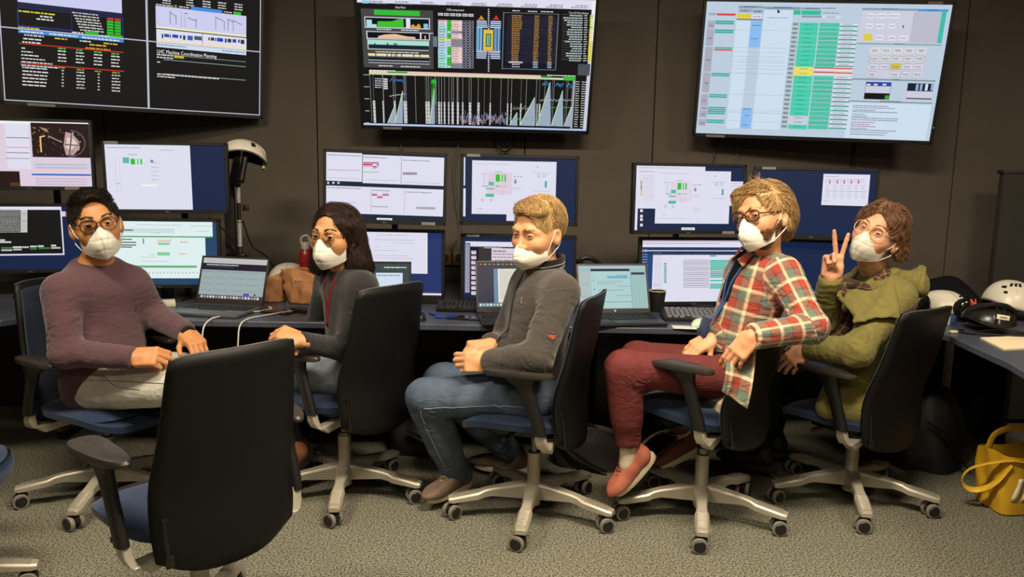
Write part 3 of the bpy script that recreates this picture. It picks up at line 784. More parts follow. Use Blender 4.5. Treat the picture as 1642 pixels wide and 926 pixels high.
    def garment(s, lo, hi, h=.006): return Field([axis(lo[i], hi[i], h) for i in range(3)])
    def bounds(s, keys, pad):
        p = np.array([V(s.J[k]) for k in keys]); return p.min(0) - pad, p.max(0) + pad
    def folds(s, F, joints, amp=.004, lam=.028, base=.0022, blam=.12, seed=0):
        """creases gathered round the joints plus soft unevenness"""
        def fn(p):
            d = base * wob(p, blam, seed)
            for (c, ax, rad, a) in joints:
                c = V(c); ax = unit(ax); q = [p[i] - c[i] for i in range(3)]
                r2 = sum(x * x for x in q); t = sum(q[i] * ax[i] for i in range(3))
                ph = t + .030 * wob(p, .12, seed + 1)
                w_ = np.sin(2 * math.pi * ph / lam); g_ = np.exp(-r2 / (rad * rad)); d = d + a * amp * g_ * np.clip(.55 + .9 * wob(p, .11, seed + 3), .08, 1.2) * (1.0 - 1.75 * np.sqrt(w_ * w_ + .05) + .30 * wob(p, .07, seed + 2))
            return d
        F.warp(fn)
    def shirt(s, name, material, torso, sleeve, hem=.02, cuffs=True, collar=None, fold=(), amp=.004, uv=None, wristcut=0.0, shoulder=.064, chest=None, low=None, extra=None, sleeve_end=('L', 'R'), h=.0058, lam=.028, neckcut=.012):
        J = s.J; P, N, U, X, Y, T, L = s.P, s.N, s.U, s.X, s.Y, s.T, s.len
        lo, hi = s.bounds(['hipL', 'hipR', 'neck', 'shL', 'shR', 'elL', 'elR', 'wrL', 'wrR'], .20)
        F = s.garment(lo, hi, h); (a, b), (c, d), (e, f) = torso
        F.ell(P + U * L * .68, (a, b, .185), T, .03); F.ell(P + U * L * .30, (c, d, .175), T, .06); F.ell(P - U * (hem - .06), (e, f, .13), T, .06)
        if extra: extra(F, s)
        F.clip(P - U * hem, -U, .010)
        F.rc(V(J['shL']) - U * .012, V(J['shR']) - U * .012, shoulder * .90, shoulder * .90, .06)
        for q in 'LR': F.rc(N - U * .030, V(J['sh' + q]) * .72 + N * .28 - U * .022, .060, shoulder * .80, .05)
        F.clip(N + U * neckcut, unit(U * .97 + Y * .22), .008, N - .10, N + .10)
        r0, r1, r2 = sleeve
        for q in sleeve_end:
            sh, el, wr = V(J['sh' + q]), V(J['el' + q]), V(J['wr' + q])
            F.rc(sh, el, r0, r1, .032); F.rc(el, wr, r1, r2, .024, cut=wristcut)
            if cuffs:
                u = unit(wr - el); F.rc(wr - u * .050 + u * wristcut, wr + u * (wristcut + .004), r2 * 1.06, r2 * .98, .004, cut=0.0, cuta=0.0)
        J2 = []
        for q in sleeve_end:
            sh, el, wr = V(J['sh' + q]), V(J['el' + q]), V(J['wr' + q]); ua, fa = unit(el - sh), unit(wr - el)
            J2 += [(el, unit(ua + fa), .10, 1.0), (sh + (el - sh) * .18, ua, .09, .5), (sh + (el - sh) * .65, ua, .10, .75), (el + (wr - el) * .65, fa, .09, .6)]
        for c_, ax_, r_, a_ in fold: J2.append((c_, ax_, r_, a_))
        s.folds(F, J2, amp, lam)
        o = solid(name, F, material, None, 3, uv); s.put(o); s.shirtF = F; return o
    def trousers(s, name, material, hip, thigh, knee, ankle, waist=.09, amp=.004, seat=None, cutl=.02, fold=(), lam=.03):
        J = s.J; lo, hi = s.bounds(['hipL', 'hipR', 'knL', 'knR', 'anL', 'anR'], .17)
        F = s.garment(lo, hi, .0062)
        F.ell(s.P + s.U * .0, (hip, hip * .72, .125), s.T, .03); F.rc(s.J['hipL'], s.J['hipR'], thigh, thigh, .04)
        F.clip(s.P + s.U * waist, s.U, .008)
        J2 = list(fold)
        for q in 'LR':
            h, k, a = V(J['hip' + q]), V(J['kn' + q]), V(J['an' + q])
            F.rc(h, k, thigh, knee * 1.02, .035); F.rc(k, a, knee, ankle, .03, cut=cutl); m = k + (a - k) * .38 - unit(np.cross(np.cross(a - k, h - k), a - k)) * -.012
            F.rc(k + (a - k) * .15, k + (a - k) * .6, knee * .98, (knee + ankle) / 2 * 1.02, .03)
            u1, u2 = unit(k - h), unit(a - k); inner = k + unit((h - k) / np.linalg.norm(h - k) + (a - k) / np.linalg.norm(a - k)) * knee
            J2 += [(inner, unit(u1 + u2), .10, 1.3), (h + (k - h) * .12, u1, .12, .9), (a - u2 * .06, u2, .08, .9)]
        s.folds(F, J2, amp, lam)
        o = solid(name, F, material, None, 2); s.put(o); s.trouF = F; return o
    def shoe(s, ankle, toe_dir, up, upper, sole, length=.27, name='shoe', laces=None, sockc=None, drop=.075, w=.040):
        """trainer: rubber sole and stitched upper with tongue and laces; toe_dir and up set its pose"""
        Y = unit(toe_dir); Z = unit(V(up) - Y * (V(up) @ Y)); X = np.cross(Y, Z); M = np.stack([X, Y, Z], 1); c = V(ankle) - Z * drop
        def W(x, y, z): return c + M @ V(x, y, z)
        lo, hi = c - .26, c + .26; F = Field([axis(lo[i], hi[i], .0045) for i in range(3)]); k = length / .27
        def up_(p):
            d = rc(p, (0, -.038 * k, .042), (0, .03 * k, .050), .039, .040); d = smin(d, rc(p, (0, .03 * k, .035), (0, .120 * k, .024), .040, .032), .03)
            d = smin(d, ell(p, (0, .11 * k, .018), (w * 1.06, .075 * k, .032)), .03); d = smin(d, rc(p, (0, -.040 * k, .045), (0, -.022 * k, .096), .038, .042), .03)
            d = smax(d, plane(p, (0, 0, .010), (0, 0, -1)), .004); d = smax(d, plane(p, (0, -.02, .090), unit(V(0, .30, 1))), .005)
            return d
        F.local(up_, c, M, .24, .004); so = solid(name, F, upper, None, 1); s.put(so)
        m = MB(); rings = []
        for z, q in ((-.014, .96), (-.010, 1.0), (.010, 1.0), (.014, .97)):
            rr = []
            for t in np.linspace(0, 2 * math.pi, 36, endpoint=False):
                y = .03 * k + .128 * k * math.sin(t); ww = w * (1.0 + .10 * math.sin(t)) * abs(math.cos(t)) ** .72 * (1 if math.cos(t) > 0 else -1)
                rr.append(W(ww * q, y * q + .0, z))
            rings.append(rr)
        m.loft(rings).build('sole', sole, so)
        if laces is not None:
            lm = MB()
            for q in range(5):
                y = .030 + .018 * q; zz = .094 - .012 * q
                lm.tube(curve_pts([W(-.022, y - .004, zz - .012), W(0, y, zz + .002), W(.022, y + .004, zz - .012)], 4), .0024, 5)
            lm.build('lace', laces, so)
        return so
    def sock(s, an, up, toe, r=.036):
        a = V(an); u = unit(up); F = Field([axis(a[i] - .15, a[i] + .15, .005) for i in range(3)])
        F.rc(a - u * .06, a + u * .07, r * .96, r, .01, cut=0.0)
        s.folds(F, [(a, u, .08, 1.0)], .0022, .018, .0008); o = solid('sock', F, SOCK, None, 1); s.put(o); return o
    def hair(s, name, fn, material, n=900, length=.06, flow=None, region=None, lo=(-.13, -.16, -.2), hi=(.13, .13, .16), h=.0034, seed=1, lift=.002, rad=.0010, jitter=.35, rough=.0022, lam=.012, smooth=1):
        cs = [s.hc + s.HM @ V(x, y, z) for x in (lo[0], hi[0]) for y in (lo[1], hi[1]) for z in (lo[2], hi[2])]
        F = Field([axis(min(c[i] for c in cs), max(c[i] for c in cs), h) for i in range(3)])
        F.local((lambda p: fn([q / s.hs for q in p]) * s.hs), s.hc, s.HM, .24, .002)
        F.warp(lambda p: rough * wob(p, lam, seed))
        o = solid(name, F, material, None, smooth); s.put(o)
        if n:
            st = hair_strands('hair_strands', F, n, length, flow, material, None, region, lift, rad, 6, jitter, s.HM, s.hc, seed)
            st.parent = o
        return o
def limb_uv(J, segs):
    """cloth coordinates for woven checks: u round the limb or torso, v along it"""
    def fn(v):
        best = np.full(len(v), 1e9); U_ = np.zeros(len(v)); V_ = np.zeros(len(v))
        for a, b, r, ref, v0, us in segs:
            a, b = V(a), V(b); t = unit(b - a); L = np.linalg.norm(b - a); e1 = unit(V(ref) - t * (V(ref) @ t)); e2 = np.cross(t, e1)
            q = v - a; h = q @ t; hc = np.clip(h, 0, L); d = np.linalg.norm(q - hc[:, None] * t, axis=1) - r
            x, y = q @ e1, q @ e2; m = d < best
            best = np.where(m, d, best); U_ = np.where(m, np.arctan2(y, x) * us, U_); V_ = np.where(m, h + v0, V_)
        return {'cloth_u': U_ + 10.0, 'cloth_v': V_ + 10.0}
    return fn
# ------------------------------------------------------------------ the five people
def collar(s, name, material, c, up, fwd, r, h, gap=.5, flare=.012, solid=.005, seg=30, ry=1.0, tilt=.0, wavy=.002):
    up = unit(up); fwd = unit(V(fwd) - up * (V(fwd) @ up)); rt = np.cross(fwd, up); c = V(c)
    def fn(i, j):
        a = gap + (2 * math.pi - 2 * gap) * i; rr = r + flare * j + wavy * math.sin(5 * a)
        return tuple(c + fwd * math.cos(a) * rr * ry + rt * math.sin(a) * rr + up * (h * j + tilt * math.cos(a) * (1)))
    o = MB().grid(fn, seg, 5).build(name, material, solid=solid, angle=70); s.put(o); return o, fn
def strip(s, name, material, pts, width, normal_fn, thick=.002):
    """flat band (lanyard, hem) following the points, lying against the body"""
    P = [V(p) for p in curve_pts(pts, 6)]; mb = MB(); vs = []
    for i, p in enumerate(P):
        t = unit(P[min(i + 1, len(P) - 1)] - P[max(i - 1, 0)]); n = normal_fn(p); b = unit(np.cross(t, n)) * width / 2
        vs += [p - b, p + b]
    mb.add(vs, [(2 * i, 2 * i + 1, 2 * i + 3, 2 * i + 2) for i in range(len(P) - 1)])
    o = mb.build(name, material, solid=thick); s.put(o); return o
def onto(F, p, lift=.003):
    P = np.array([V(p)])
    for _ in range(4): P = P - F.grad(P) * (F.sample(P) - lift)[:, None]
    return P[0]
def wristband(s, name, material, wr, el, r, width=.010, back=.012):
    u = unit(V(wr) - V(el)); c = V(wr) + u * back
    Q = Vector(u).to_track_quat('Z', 'Y').to_matrix()
    o = MB().lathe([(r, -width / 2), (r + .003, -width / 2), (r + .003, width / 2), (r, width / 2)], tuple(c), 20, 'Z', Q).build(name, material); s.put(o); return o

HB = hair_mat('black_brown_hair', (16, 12, 10), (38, 28, 22)); HD = hair_mat('dark_brown_wavy_hair', (26, 17, 12), (62, 42, 30))
HBL = hair_mat('blond_hair', (150, 112, 64), (226, 192, 132)); HBD = hair_mat('dark_blond_hair', (128, 94, 54), (214, 176, 120)); HRB = hair_mat('brown_tinted_hair', (72, 46, 30), (152, 108, 78))
BEARD = hair_mat('brown_beard_hair', (74, 48, 30), (134, 94, 60))
IRB = mat('brown_iris', (46, 28, 16), 0.2); IRL = mat('blue_grey_iris', (60, 70, 78), 0.2)

# --- P1: man in the maroon sweater, half turned to the camera
J1 = {'head': (-1.611, 3.130, 1.148), 'neck': (-1.648, 3.170, 0.999), 'shR': (-1.705, 3.020, 0.905), 'shL': (-1.532, 3.240, 0.902), 'elR': (-1.666, 2.960, 0.681), 'wrR': (-1.400, 2.930, 0.673), 'elL': (-1.495, 3.300, 0.775), 'wrL': (-1.290, 3.150, 0.722), 'hipR': (-1.655, 3.120, 0.512), 'hipL': (-1.594, 3.280, 0.520), 'knR': (-1.173, 2.960, 0.560), 'knL': (-1.179, 3.120, 0.570), 'anR': (-1.14, 3.03, 0.13), 'anL': (-1.14, 3.20, 0.13)}
p = Person('man with black hair, dark-rimmed glasses and maroon sweater seated at the left, facing the camera', (-1.63, 3.18, 0))
H1 = head_frame(-58, 5, 9)
p.body(J1, H1, skin('tan_brown_skin', (190, 130, 82)), [
    dict(wrist=J1['wrR'], fwd=(1, .02, .06), back=(.05, -.75, .65), thumb=-1, curls=[.85, .9, .95, 1.0], spread=.03, tfold=.8),
    dict(wrist=J1['wrL'], fwd=(.72, -.55, -.42), back=(.35, -.35, .86), thumb=1, curls=[.6, .65, .7, .75], spread=.05, tfold=.4)], headscale=1.07, head=head_sdf(.9, 1.1), feet={'L': (1, -.2, 0), 'R': (1, -.3, 0)})
p.eyes(IRB, (-3, 2)); p.brows(HB, .001, 1.1)
def hair1(q):
    x, y, z = q; ax = [np.abs(x), y, z]
    d = ell(q, (0, -.022, .034), (.0815, .103, .0925)); d = smin(d, ell(q, (0, .022, .092), (.060, .066, .036)), .03)
    d = smax(d, -ell(q, (0, .094, .012), (.066, .060, .084)), .008)
    d = smax(d, -ell(q, (0, .03, -.075), (.10, .078, .078)), .010); d = smax(d, -rc(ax, (.08, -.008, -.03), (.08, .012, -.012), .026, .022), .008)
    return smax(d, plane(q, (0, -.06, -.062), unit(V(0, .2, -1))), .01)
p.hair('hair', hair1, HB, 3600, .026, lambda l: (l[0] * 2, np.full_like(l[0], .6), np.where(l[2] > .08, .2, -.6)), lambda l: l[2] > -.05, lift=.003, seed=3, jitter=.35, rough=.0010, rad=.0005)
p.mask(0.0, 1.0); p.glasses(mat('dark_tortoise_frame', (42, 20, 14), 0.25), .0265, .0205, .0021, -.001, .1035)
M1 = mat('maroon_sweatshirt_knit', (86, 62, 67), 0.95, spec=0.1, noise=0.10, nscale=260, bump=0.22, bscale=1100, sheen=0.25, fold=.28)
p.shirt('sweater', M1, ((.168, .112), (.152, .122), (.178, .142)), (.066, .056, .041), hem=.10, shoulder=.062, amp=.0080, extra=lambda F, s: F.rc(V(s.J['hipR']) + V(-.015, .0, .13), V(s.J['hipR']) + V(-.012, .0, .02), .108, .112, .05), lam=.046)
c1 = p.N - p.U * .004; collar(p, 'ribbed_neckband', M1, c1 - p.Y * .002, p.U * .95 + p.Y * .30, p.Y, .062, .014, gap=0.001, flare=-.004, solid=.006, ry=.98)
TR1 = mat('stone_washed_pale_jeans', (206, 202, 190), 0.92, spec=0.15, noise=0.13, nscale=30, bump=0.25, bscale=900, fold=.28)
p.trousers('jeans', TR1, .165, .102, .070, .054)
SEAM1 = mat('grey_seam_stitching', (120, 116, 104), .9)
for pts in ([(-1.66, 3.02, .56), (-1.52, 2.97, .575), (-1.36, 2.93, .58), (-1.2, 2.90, .58)], [(-1.62, 3.00, .60), (-1.56, 2.97, .60), (-1.50, 2.95, .555), (-1.40, 2.91, .55)]):
    p.put(MB().tube([onto(p.trouF, V(q), .0008) for q in curve_pts(pts, 8)], .0013, 5).build('seam', SEAM1))
BRN = mat('brown_leather_shoe', (96, 62, 40), 0.5, noise=0.12, bump=0.1); SOLEW = mat('cream_rubber_sole', (206, 192, 160), 0.7, noise=0.05); SOLED = mat('dark_rubber_sole', (36, 32, 30), 0.8)
for q in 'LR': p.shoe(J1['an' + q], (1, -.25, 0), (0, 0, 1), BRN, SOLED)
wristband(p, 'wrist_band', mat('black_band', (16, 16, 17), 0.5), J1['wrL'], J1['elL'], .0285, .014)

# --- P2: woman in charcoal looking over her shoulder
J2 = {'head': (-0.708, 3.220, 1.113), 'neck': (-0.660, 3.280, 0.989), 'shL': (-0.593, 3.160, 0.914), 'shR': (-0.780, 3.420, 0.903), 'elL': (-0.658, 3.170, 0.658), 'wrL': (-0.792, 2.990, 0.733), 'elR': (-0.870, 3.470, 0.628), 'wrR': (-0.933, 3.260, 0.645), 'hipL': (-0.625, 3.200, 0.540), 'hipR': (-0.674, 3.400, 0.533), 'knL': (-1.048, 3.320, 0.522), 'knR': (-1.077, 3.520, 0.504), 'anL': (-0.95, 3.32, 0.16), 'anR': (-0.988, 3.550, 0.13)}
p = Person('woman with shoulder-length dark wavy hair and round wire glasses in a charcoal top', (-0.65, 3.3, 0))
H2 = head_frame(-110, 1, -2)
p.body(J2, H2, skin('warm_brown_skin', (200, 142, 96)), [
    dict(wrist=J2['wrL'], fwd=(-.80, .05, .30), back=(.2, -.45, .86), thumb=1, curls=[.9, .9, .9, .9], tw=(.15, -.35, -.92)),
    dict(wrist=J2['wrR'], fwd=(-.7, -.2, -.1), back=(0, 0, 1), thumb=-1, curls=[.4, .4, .5, .5])], girth=.93, headscale=1.03, head=head_sdf(.85, .92), feet={'L': (-.9, .2, 0), 'R': (-.9, .2, 0)})
p.eyes(IRB, (17, 2)); p.brows(HB, .001, .8)
def hair2(q):
    x, y, z = q; ax = [np.abs(x), y, z]
    d = ell(q, (0, -.022, .034), (.084, .106, .094))
    d = smin(d, rc(q, (-.072, -.03, .01), (-.088, -.035, -.105), .036, .046), .03); d = smin(d, rc(q, (.070, -.03, .01), (.080, -.02, -.125), .034, .036), .03)
    d = smin(d, rc(q, (0, -.09, .0), (0, -.085, -.11), .055, .050), .05); d = smin(d, rc(q, (-.082, -.03, -.09), (-.115, -.045, -.120), .034, .022), .03)
    d = smin(d, rc(q, (-.068, .022, .040), (-.080, -.02, -.05), .016, .020), .02)
    d = smax(d, -ell(q, (.004, .096, .006), (.068, .064, .082)), .008); d = smax(d, -ell(q, (0, .055, -.085), (.068, .075, .090)), .008)
    return smax(d, -rc(ax, (.095, .010, -.022), (.090, .008, -.03), .018, .018), .006)
p.hair('hair', hair2, HD, 3600, .09, lambda l: (np.sign(l[0] + .004) * np.where(l[2] > .07, .9, .05) + .15 * np.sin(l[2] * 90), -.25 + 0 * l[0] + .2 * np.cos(l[2] * 80), np.where(l[2] > .08, -.35, -1.0)), lambda l: l[2] > -.12, lo=(-.18, -.18, -.22), lift=.004, seed=4, jitter=.16, rough=.0030, lam=.040, rad=.00055)
p.mask(-.002, 1.0); p.glasses(mat('thin_gold_wire', (150, 130, 96), 0.25, metal=0.8), .0245, .0220, .0009, -.003, .1035, power=2.0)
M2 = mat('charcoal_ribbed_knit', (43, 42, 43), 0.95, spec=0.12, noise=0.12, nscale=300, bump=0.3, bscale=1300, sheen=0.25, fold=.32)
p.shirt('knit_top', M2, ((.150, .110), (.128, .106), (.140, .112)), (.058, .047, .036), hem=.03, shoulder=.060, amp=.0065, lam=.036, cuffs=False, wristcut=.004)
BK = mat('black_scarf_cloth', (15, 15, 17), 0.9, spec=0.15, noise=0.1, bump=0.25, bscale=300)
collar(p, 'black_scarf', BK, p.N - p.U * .004, p.U, p.Y, .070, .052, gap=0.001, flare=-.012, solid=.014, wavy=.004)
RED = mat('red_ribbon', (118, 26, 30), 0.7, noise=0.08)
pts = [onto(p.shirtF, q, .004) for q in ([p.N + p.X * .055 + p.Y * .02, p.N + p.X * .03 + p.Y * .10 - p.U * .06, p.N + p.X * .0 + p.Y * .16 - p.U * .15, p.N - p.X * .0 + p.Y * .16 - p.U * .24])]
strip(p, 'red_lanyard', RED, pts, .012, lambda q: p.Y)
pts = [onto(p.shirtF, q, .004) for q in ([p.N - p.X * .060 + p.Y * .015, p.N - p.X * .05 + p.Y * .08 - p.U * .05, p.N - p.X * .03 + p.Y * .16 - p.U * .14, p.N - p.X * .0 + p.Y * .16 - p.U * .24])]
strip(p, 'red_lanyard', RED, pts, .012, lambda q: unit(p.Y - p.X * .8))
p.trousers('jeans', mat('faded_blue_grey_jeans', (126, 136, 144), 0.92, spec=0.15, noise=0.22, nscale=18, bump=0.25, bscale=900, fold=.32), .148, .083, .062, .046)
TAN = mat('tan_suede_shoe', (150, 96, 60), 0.8, noise=0.12, bump=0.15)
p.shoe(J2['anL'], (-.55, -.35, -.6), (-.35, -.2, .9), TAN, SOLED, .25); p.shoe(J2['anR'], (-.9, .2, 0), (0, 0, 1), TAN, SOLED, .25)

# --- P3: man in the grey zip fleece, hands folded
J3 = {'head': (0.095, 3.120, 1.150), 'neck': (0.129, 3.160, 1.000), 'shL': (0.185, 3.000, 0.937), 'shR': (0.068, 3.280, 0.932), 'elL': (0.097, 2.890, 0.713), 'wrL': (-0.088, 3.010, 0.658), 'elR': (-0.036, 3.270, 0.660), 'wrR': (-0.080, 3.095, 0.708), 'hipL': (0.082, 3.050, 0.520), 'hipR': (0.060, 3.240, 0.512), 'knL': (-0.336, 3.100, 0.488), 'knR': (-0.293, 3.340, 0.489), 'anL': (-0.226, 3.250, 0.125), 'anR': (0.002, 3.500, 0.120)}
p = Person('blond man in a dark grey zip fleece and blue jeans, hands folded in his lap', (0.08, 3.15, 0))
H3 = head_frame(-131, -6, -2)
p.body(J3, H3, skin('fair_skin', (216, 156, 112)), [
    dict(wrist=J3['wrL'], fwd=(-1, .02, -.02), back=(.05, -.95, .30), thumb=1, curls=[.6, .65, .7, .75], spread=.02, tfold=.7),
    dict(wrist=J3['wrR'], fwd=(-.80, -.50, .02), back=(-.10, -.20, .97), thumb=-1, curls=[(.9, 1.0, .4), (.95, 1.0, .4), (1.0, 1.0, .4), (1.0, 1.1, .4)], spread=.05, tfold=.3)], headscale=1.07, head=head_sdf(.66, 1.15), feet={'L': (-.8, .3, 0), 'R': (-.8, .3, 0)})
p.eyes(IRL, (28, 3)); p.brows(HBD, -.002, 1.0)
def hair3(q):
    x, y, z = q; ax = [np.abs(x), y, z]
    d = ell(q, (0, -.022, .036), (.0815, .104, .0925)); d = smin(d, ell(q, (-.012, .035, .088), (.060, .055, .032)), .03)
    d = smin(d, rc(q, (.045, .05, .088), (-.055, .045, .094), .014, .018), .02)
    d = smax(d, -ell(q, (.004, .095, .008), (.067, .062, .078)), .008); d = smax(d, -ell(q, (0, .028, -.075), (.10, .078, .080)), .010)
    d = smax(d, -rc(ax, (.080, -.006, -.03), (.080, .014, -.010), .027, .023), .008); return smax(d, plane(q, (0, -.06, -.058), unit(V(0, .2, -1))), .01)
p.hair('hair', hair3, HBL, 3600, .05, lambda l: (-.9 + 0 * l[0], np.where(l[1] > .02, .5, -.5), np.where(l[2] > .075, -.05, -.9)), lambda l: l[2] > -.05, lift=.003, seed=5, jitter=.16, rough=.0010, rad=.0005)
p.mask(.021, .92, wide=1.0)
M3 = mat('dark_grey_fleece', (70, 64, 59), 0.97, spec=0.1, noise=0.12, nscale=180, bump=0.28, bscale=900, sheen=0.3, fold=.32)
M3D = mat('black_fleece_panel', (30, 28, 28), 0.95, spec=0.1, noise=0.1, nscale=180, bump=0.25, bscale=900, sheen=0.2)
p.shirt('fleece_jacket', M3, ((.165, .118), (.145, .122), (.150, .122)), (.069, .060, .046), hem=.045, shoulder=.066, amp=.0105, lam=.036)
co, cf = collar(p, 'stand_collar', M3D, p.N - p.U * .020, p.U * .97 + p.Y * .12, p.Y, .072, .066, gap=.30, flare=.006, solid=.007, tilt=-.012)
PIPE = mat('silver_grey_piping', (164, 158, 148), 0.6)
for jj in (.42, .62): p.put(MB().tube([V(cf(i / 30, jj)) * 1.0 + unit(V(cf(i / 30, jj)) - p.N) * .0045 for i in range(31)], .0014, 5).build('collar_piping', PIPE))
zp = [onto(p.shirtF, p.N + p.Y * (.07 + .11 * t) - p.U * (.02 + .33 * t), .003) for t in np.linspace(0, 1, 7)]
strip(p, 'zip', M3D, zp, .014, lambda q: p.Y)
# embroidered orange star on the upper sleeve
sh, el = V(J3['shL']), V(J3['elL']); e0 = onto(p.shirtF, sh + (el - sh) * .62 + V(.02, -.08, 0), .0025); n0 = p.shirtF.grad(np.array([e0]))[0]; t0 = unit(np.cross(n0, V(0, 0, 1))); b0 = np.cross(n0, t0)
em = MB()
for k in range(4):
    a = k * math.pi / 4; d0 = t0 * math.cos(a) + b0 * math.sin(a); L0 = .0165 if k % 2 == 0 else .0140
    em.tube([e0 - d0 * L0, e0 - d0 * .003, e0 + d0 * .003, e0 + d0 * L0], [.0008, .0010, .0010, .0008], 5)
    for sg in (-1, 1):
        q = e0 + d0 * sg * L0 * .95; em.tube([q, q - d0 * sg * .004 + np.cross(n0, d0) * .004], .0008, 4); em.tube([q, q - d0 * sg * .004 - np.cross(n0, d0) * .004], .0008, 4)
p.put(em.build('embroidered_star', mat('orange_embroidery', (196, 84, 44), 0.7)))
# small badge mark on the chest
q0 = onto(p.shirtF, p.N - p.X * .07 + p.Y * .14 - p.U * .12, .0025); mk = MB()
for k in range(5): mk.tube([q0 + p.U * (.010 - .005 * k) - p.X * .004, q0 + p.U * (.010 - .005 * k) + p.X * .004 + p.U * .003], .0011, 4)
p.put(mk.build('chest_mark', PIPE))
p.trousers('jeans', mat('blue_denim', (80, 92, 110), 0.92, spec=0.15, noise=0.32, nscale=10, bump=0.25, bscale=900, fold=.32), .158, .100, .072, .058, amp=.009, cutl=.085)
SEAM = mat('pale_seam_stitching', (150, 156, 160), .9)
for pts in ([(-.33, 3.04, .47), (-.22, 2.99, .475), (-.08, 2.95, .49), (.06, 2.94, .50)], [(-.345, 3.04, .46), (-.33, 3.05, .36), (-.30, 3.08, .25), (-.27, 3.12, .15)]):
    C_ = curve_pts(pts, 8); p.put(MB().tube([onto(p.trouF, V(q), .0008) for q in C_], .0013, 5).build('seam', SEAM))
GRB = mat('grey_brown_shoe', (104, 84, 70), 0.7, noise=0.15, bump=0.15)
for q in 'LR': p.shoe(J3['an' + q], ((-.85, .25, 0) if q == 'R' else (-.6, -.75, 0)), (0, 0, 1), GRB, SOLEW, .28, laces=mat('beige_lace', (176, 162, 136), 0.9))
wristband(p, 'beaded_bracelet', mat('pale_beads', (196, 182, 156), 0.4, noise=.3, nscale=300), J3['wrL'], J3['elL'], .0285, .009, .010)

# --- P4: bearded man in the plaid shirt
J4 = {'head': (0.960, 3.120, 1.221), 'neck': (0.998, 3.180, 1.071), 'shL': (1.029, 3.040, 1.013), 'shR': (0.953, 3.320, 0.987), 'elL': (1.090, 2.885, 0.838), 'wrL': (0.849, 2.800, 0.819), 'elR': (0.955, 3.270, 0.758), 'wrR': (0.790, 3.130, 0.738), 'hipL': (0.860, 3.080, 0.590), 'hipR': (0.893, 3.270, 0.590), 'knL': (0.425, 2.980, 0.652), 'knR': (0.521, 3.270, 0.622), 'anL': (0.466, 3.040, 0.317), 'anR': (0.764, 3.380, 0.278)}
p = Person('bearded fair-haired man in a red and green plaid shirt with maroon trousers', (0.9, 3.17, 0))
H4 = head_frame(-146, 2, 10)
p.body(J4, H4, skin('fair_ruddy_skin', (216, 154, 112)), [
    dict(wrist=J4['wrL'], fwd=(-.55, .05, -.72), back=(-.45, -.78, .30), thumb=1, curls=[(.30, .35, .3), (.36, .42, .35), (.42, .48, .4), (.5, .5, .4)], spread=.02, tfold=.9, scale=.95),
    dict(wrist=J4['wrR'], fwd=(-.75, -.25, -.35), back=(0, -.4, .9), thumb=-1, curls=[.3, .35, .4, .45], spread=.03, tfold=.5, scale=.95)], headscale=1.06, head=head_sdf(.72, 1.05), feet={'L': (-.5, .1, -.8), 'R': (-.8, -.1, -.3)})
p.eyes(IRL, (32, 2)); p.brows(HBD, .0, .8)
def hair4(q):
    x, y, z = q; ax = [np.abs(x), y, z]
    d = ell(q, (0, -.024, .038), (.086, .108, .0945)); d = smin(d, rc(q, (-.02, .045, .112), (.058, .058, .082), .016, .016), .03)
    d = smin(d, rc(q, (.058, .058, .082), (.079, .052, .010), .015, .007), .02)
    d = smin(d, rc(q, (-.04, -.075, -.01), (-.025, -.080, -.062), .036, .026), .04); d = smin(d, rc(q, (.04, -.075, -.01), (.025, -.080, -.062), .036, .026), .04)
    d = smin(d, rc(ax, (.068, -.03, .035), (.066, -.052, -.040), .022, .018), .03)
    d = smax(d, -ell(q, (-.004, .097, .008), (.064, .062, .082)), .008); d = smax(d, -ell(q, (0, .032, -.080), (.10, .076, .080)), .010)
    d = smax(d, -rc(ax, (.086, -.008, -.020), (.086, .016, -.014), .030, .024), .006); return smax(d, plane(q, (0, -.06, -.085), unit(V(0, .1, -1))), .015)
p.hair('hair', hair4, HBD, 3800, .065, lambda l: (np.where(l[1] > .0, .8, .1 * np.sign(l[0])), np.where(l[1] > .02, .25, -.8), np.where(l[2] > .085, -.1, -.75)), lambda l: l[2] > -.09, lo=(-.15, -.17, -.2), lift=.004, seed=6, jitter=.18, rough=.0016, lam=.030, rad=.00055)
fl = MB(); g4 = np.random.default_rng(9)
for k in range(16):
    b = p.w(-.03 + .06 * g4.random(), -.01 + .05 * g4.random(), .128); d0 = p.HM @ unit(g4.normal(size=3) * .6 + V(0, 0, .8)); fl.tube([b, b + d0 * .02, b + d0 * .038 + p.HM[:, 0] * g4.normal() * .008], [.0006, .0006, .0003], 3)
p.put(fl.build('flyaway_hair', HBD))
_jaw = head_sdf(.72, 1.05)
def beard4(q):
    x, y, z = q; ax = [np.abs(x), y, z]
    d = _jaw(q) - .0032
    r = ell(ax, (.040, .040, -.084), (.042, .052, .044)); r = smin(r, rc(ax, (.072, .006, -.026), (.060, .022, -.075), .013, .024), .01)
    return smax(d, r, .006)
p.hair('beard', beard4, BEARD, 1500, .008, lambda l: (l[0] * 3, .3 + 0 * l[0], -1.0 + 0 * l[0]), lambda l: (np.abs(l[0]) > .050) | (l[2] < -.115), lift=.0010, seed=8, jitter=.4, rough=.0004, lam=.008, rad=.0005)
p.mask(.0, 1.08); p.glasses(mat('brown_black_frame', (34, 22, 18), 0.25), .0265, .0190, .0023, -.001, .1045, power=3.2)
ref = (0, -1, 0); J = J4
S4 = [(V(J['hipL']) * .5 + V(J['hipR']) * .5 - V(0, 0, .2), J['neck'], .13, ref, 0, .13)] + [(J['sh' + q], J['el' + q], .06, ref, .31, .085) for q in 'LR'] + [(J['el' + q], J['wr' + q], .048, (0, 0, 1), .56, .075) for q in 'LR']
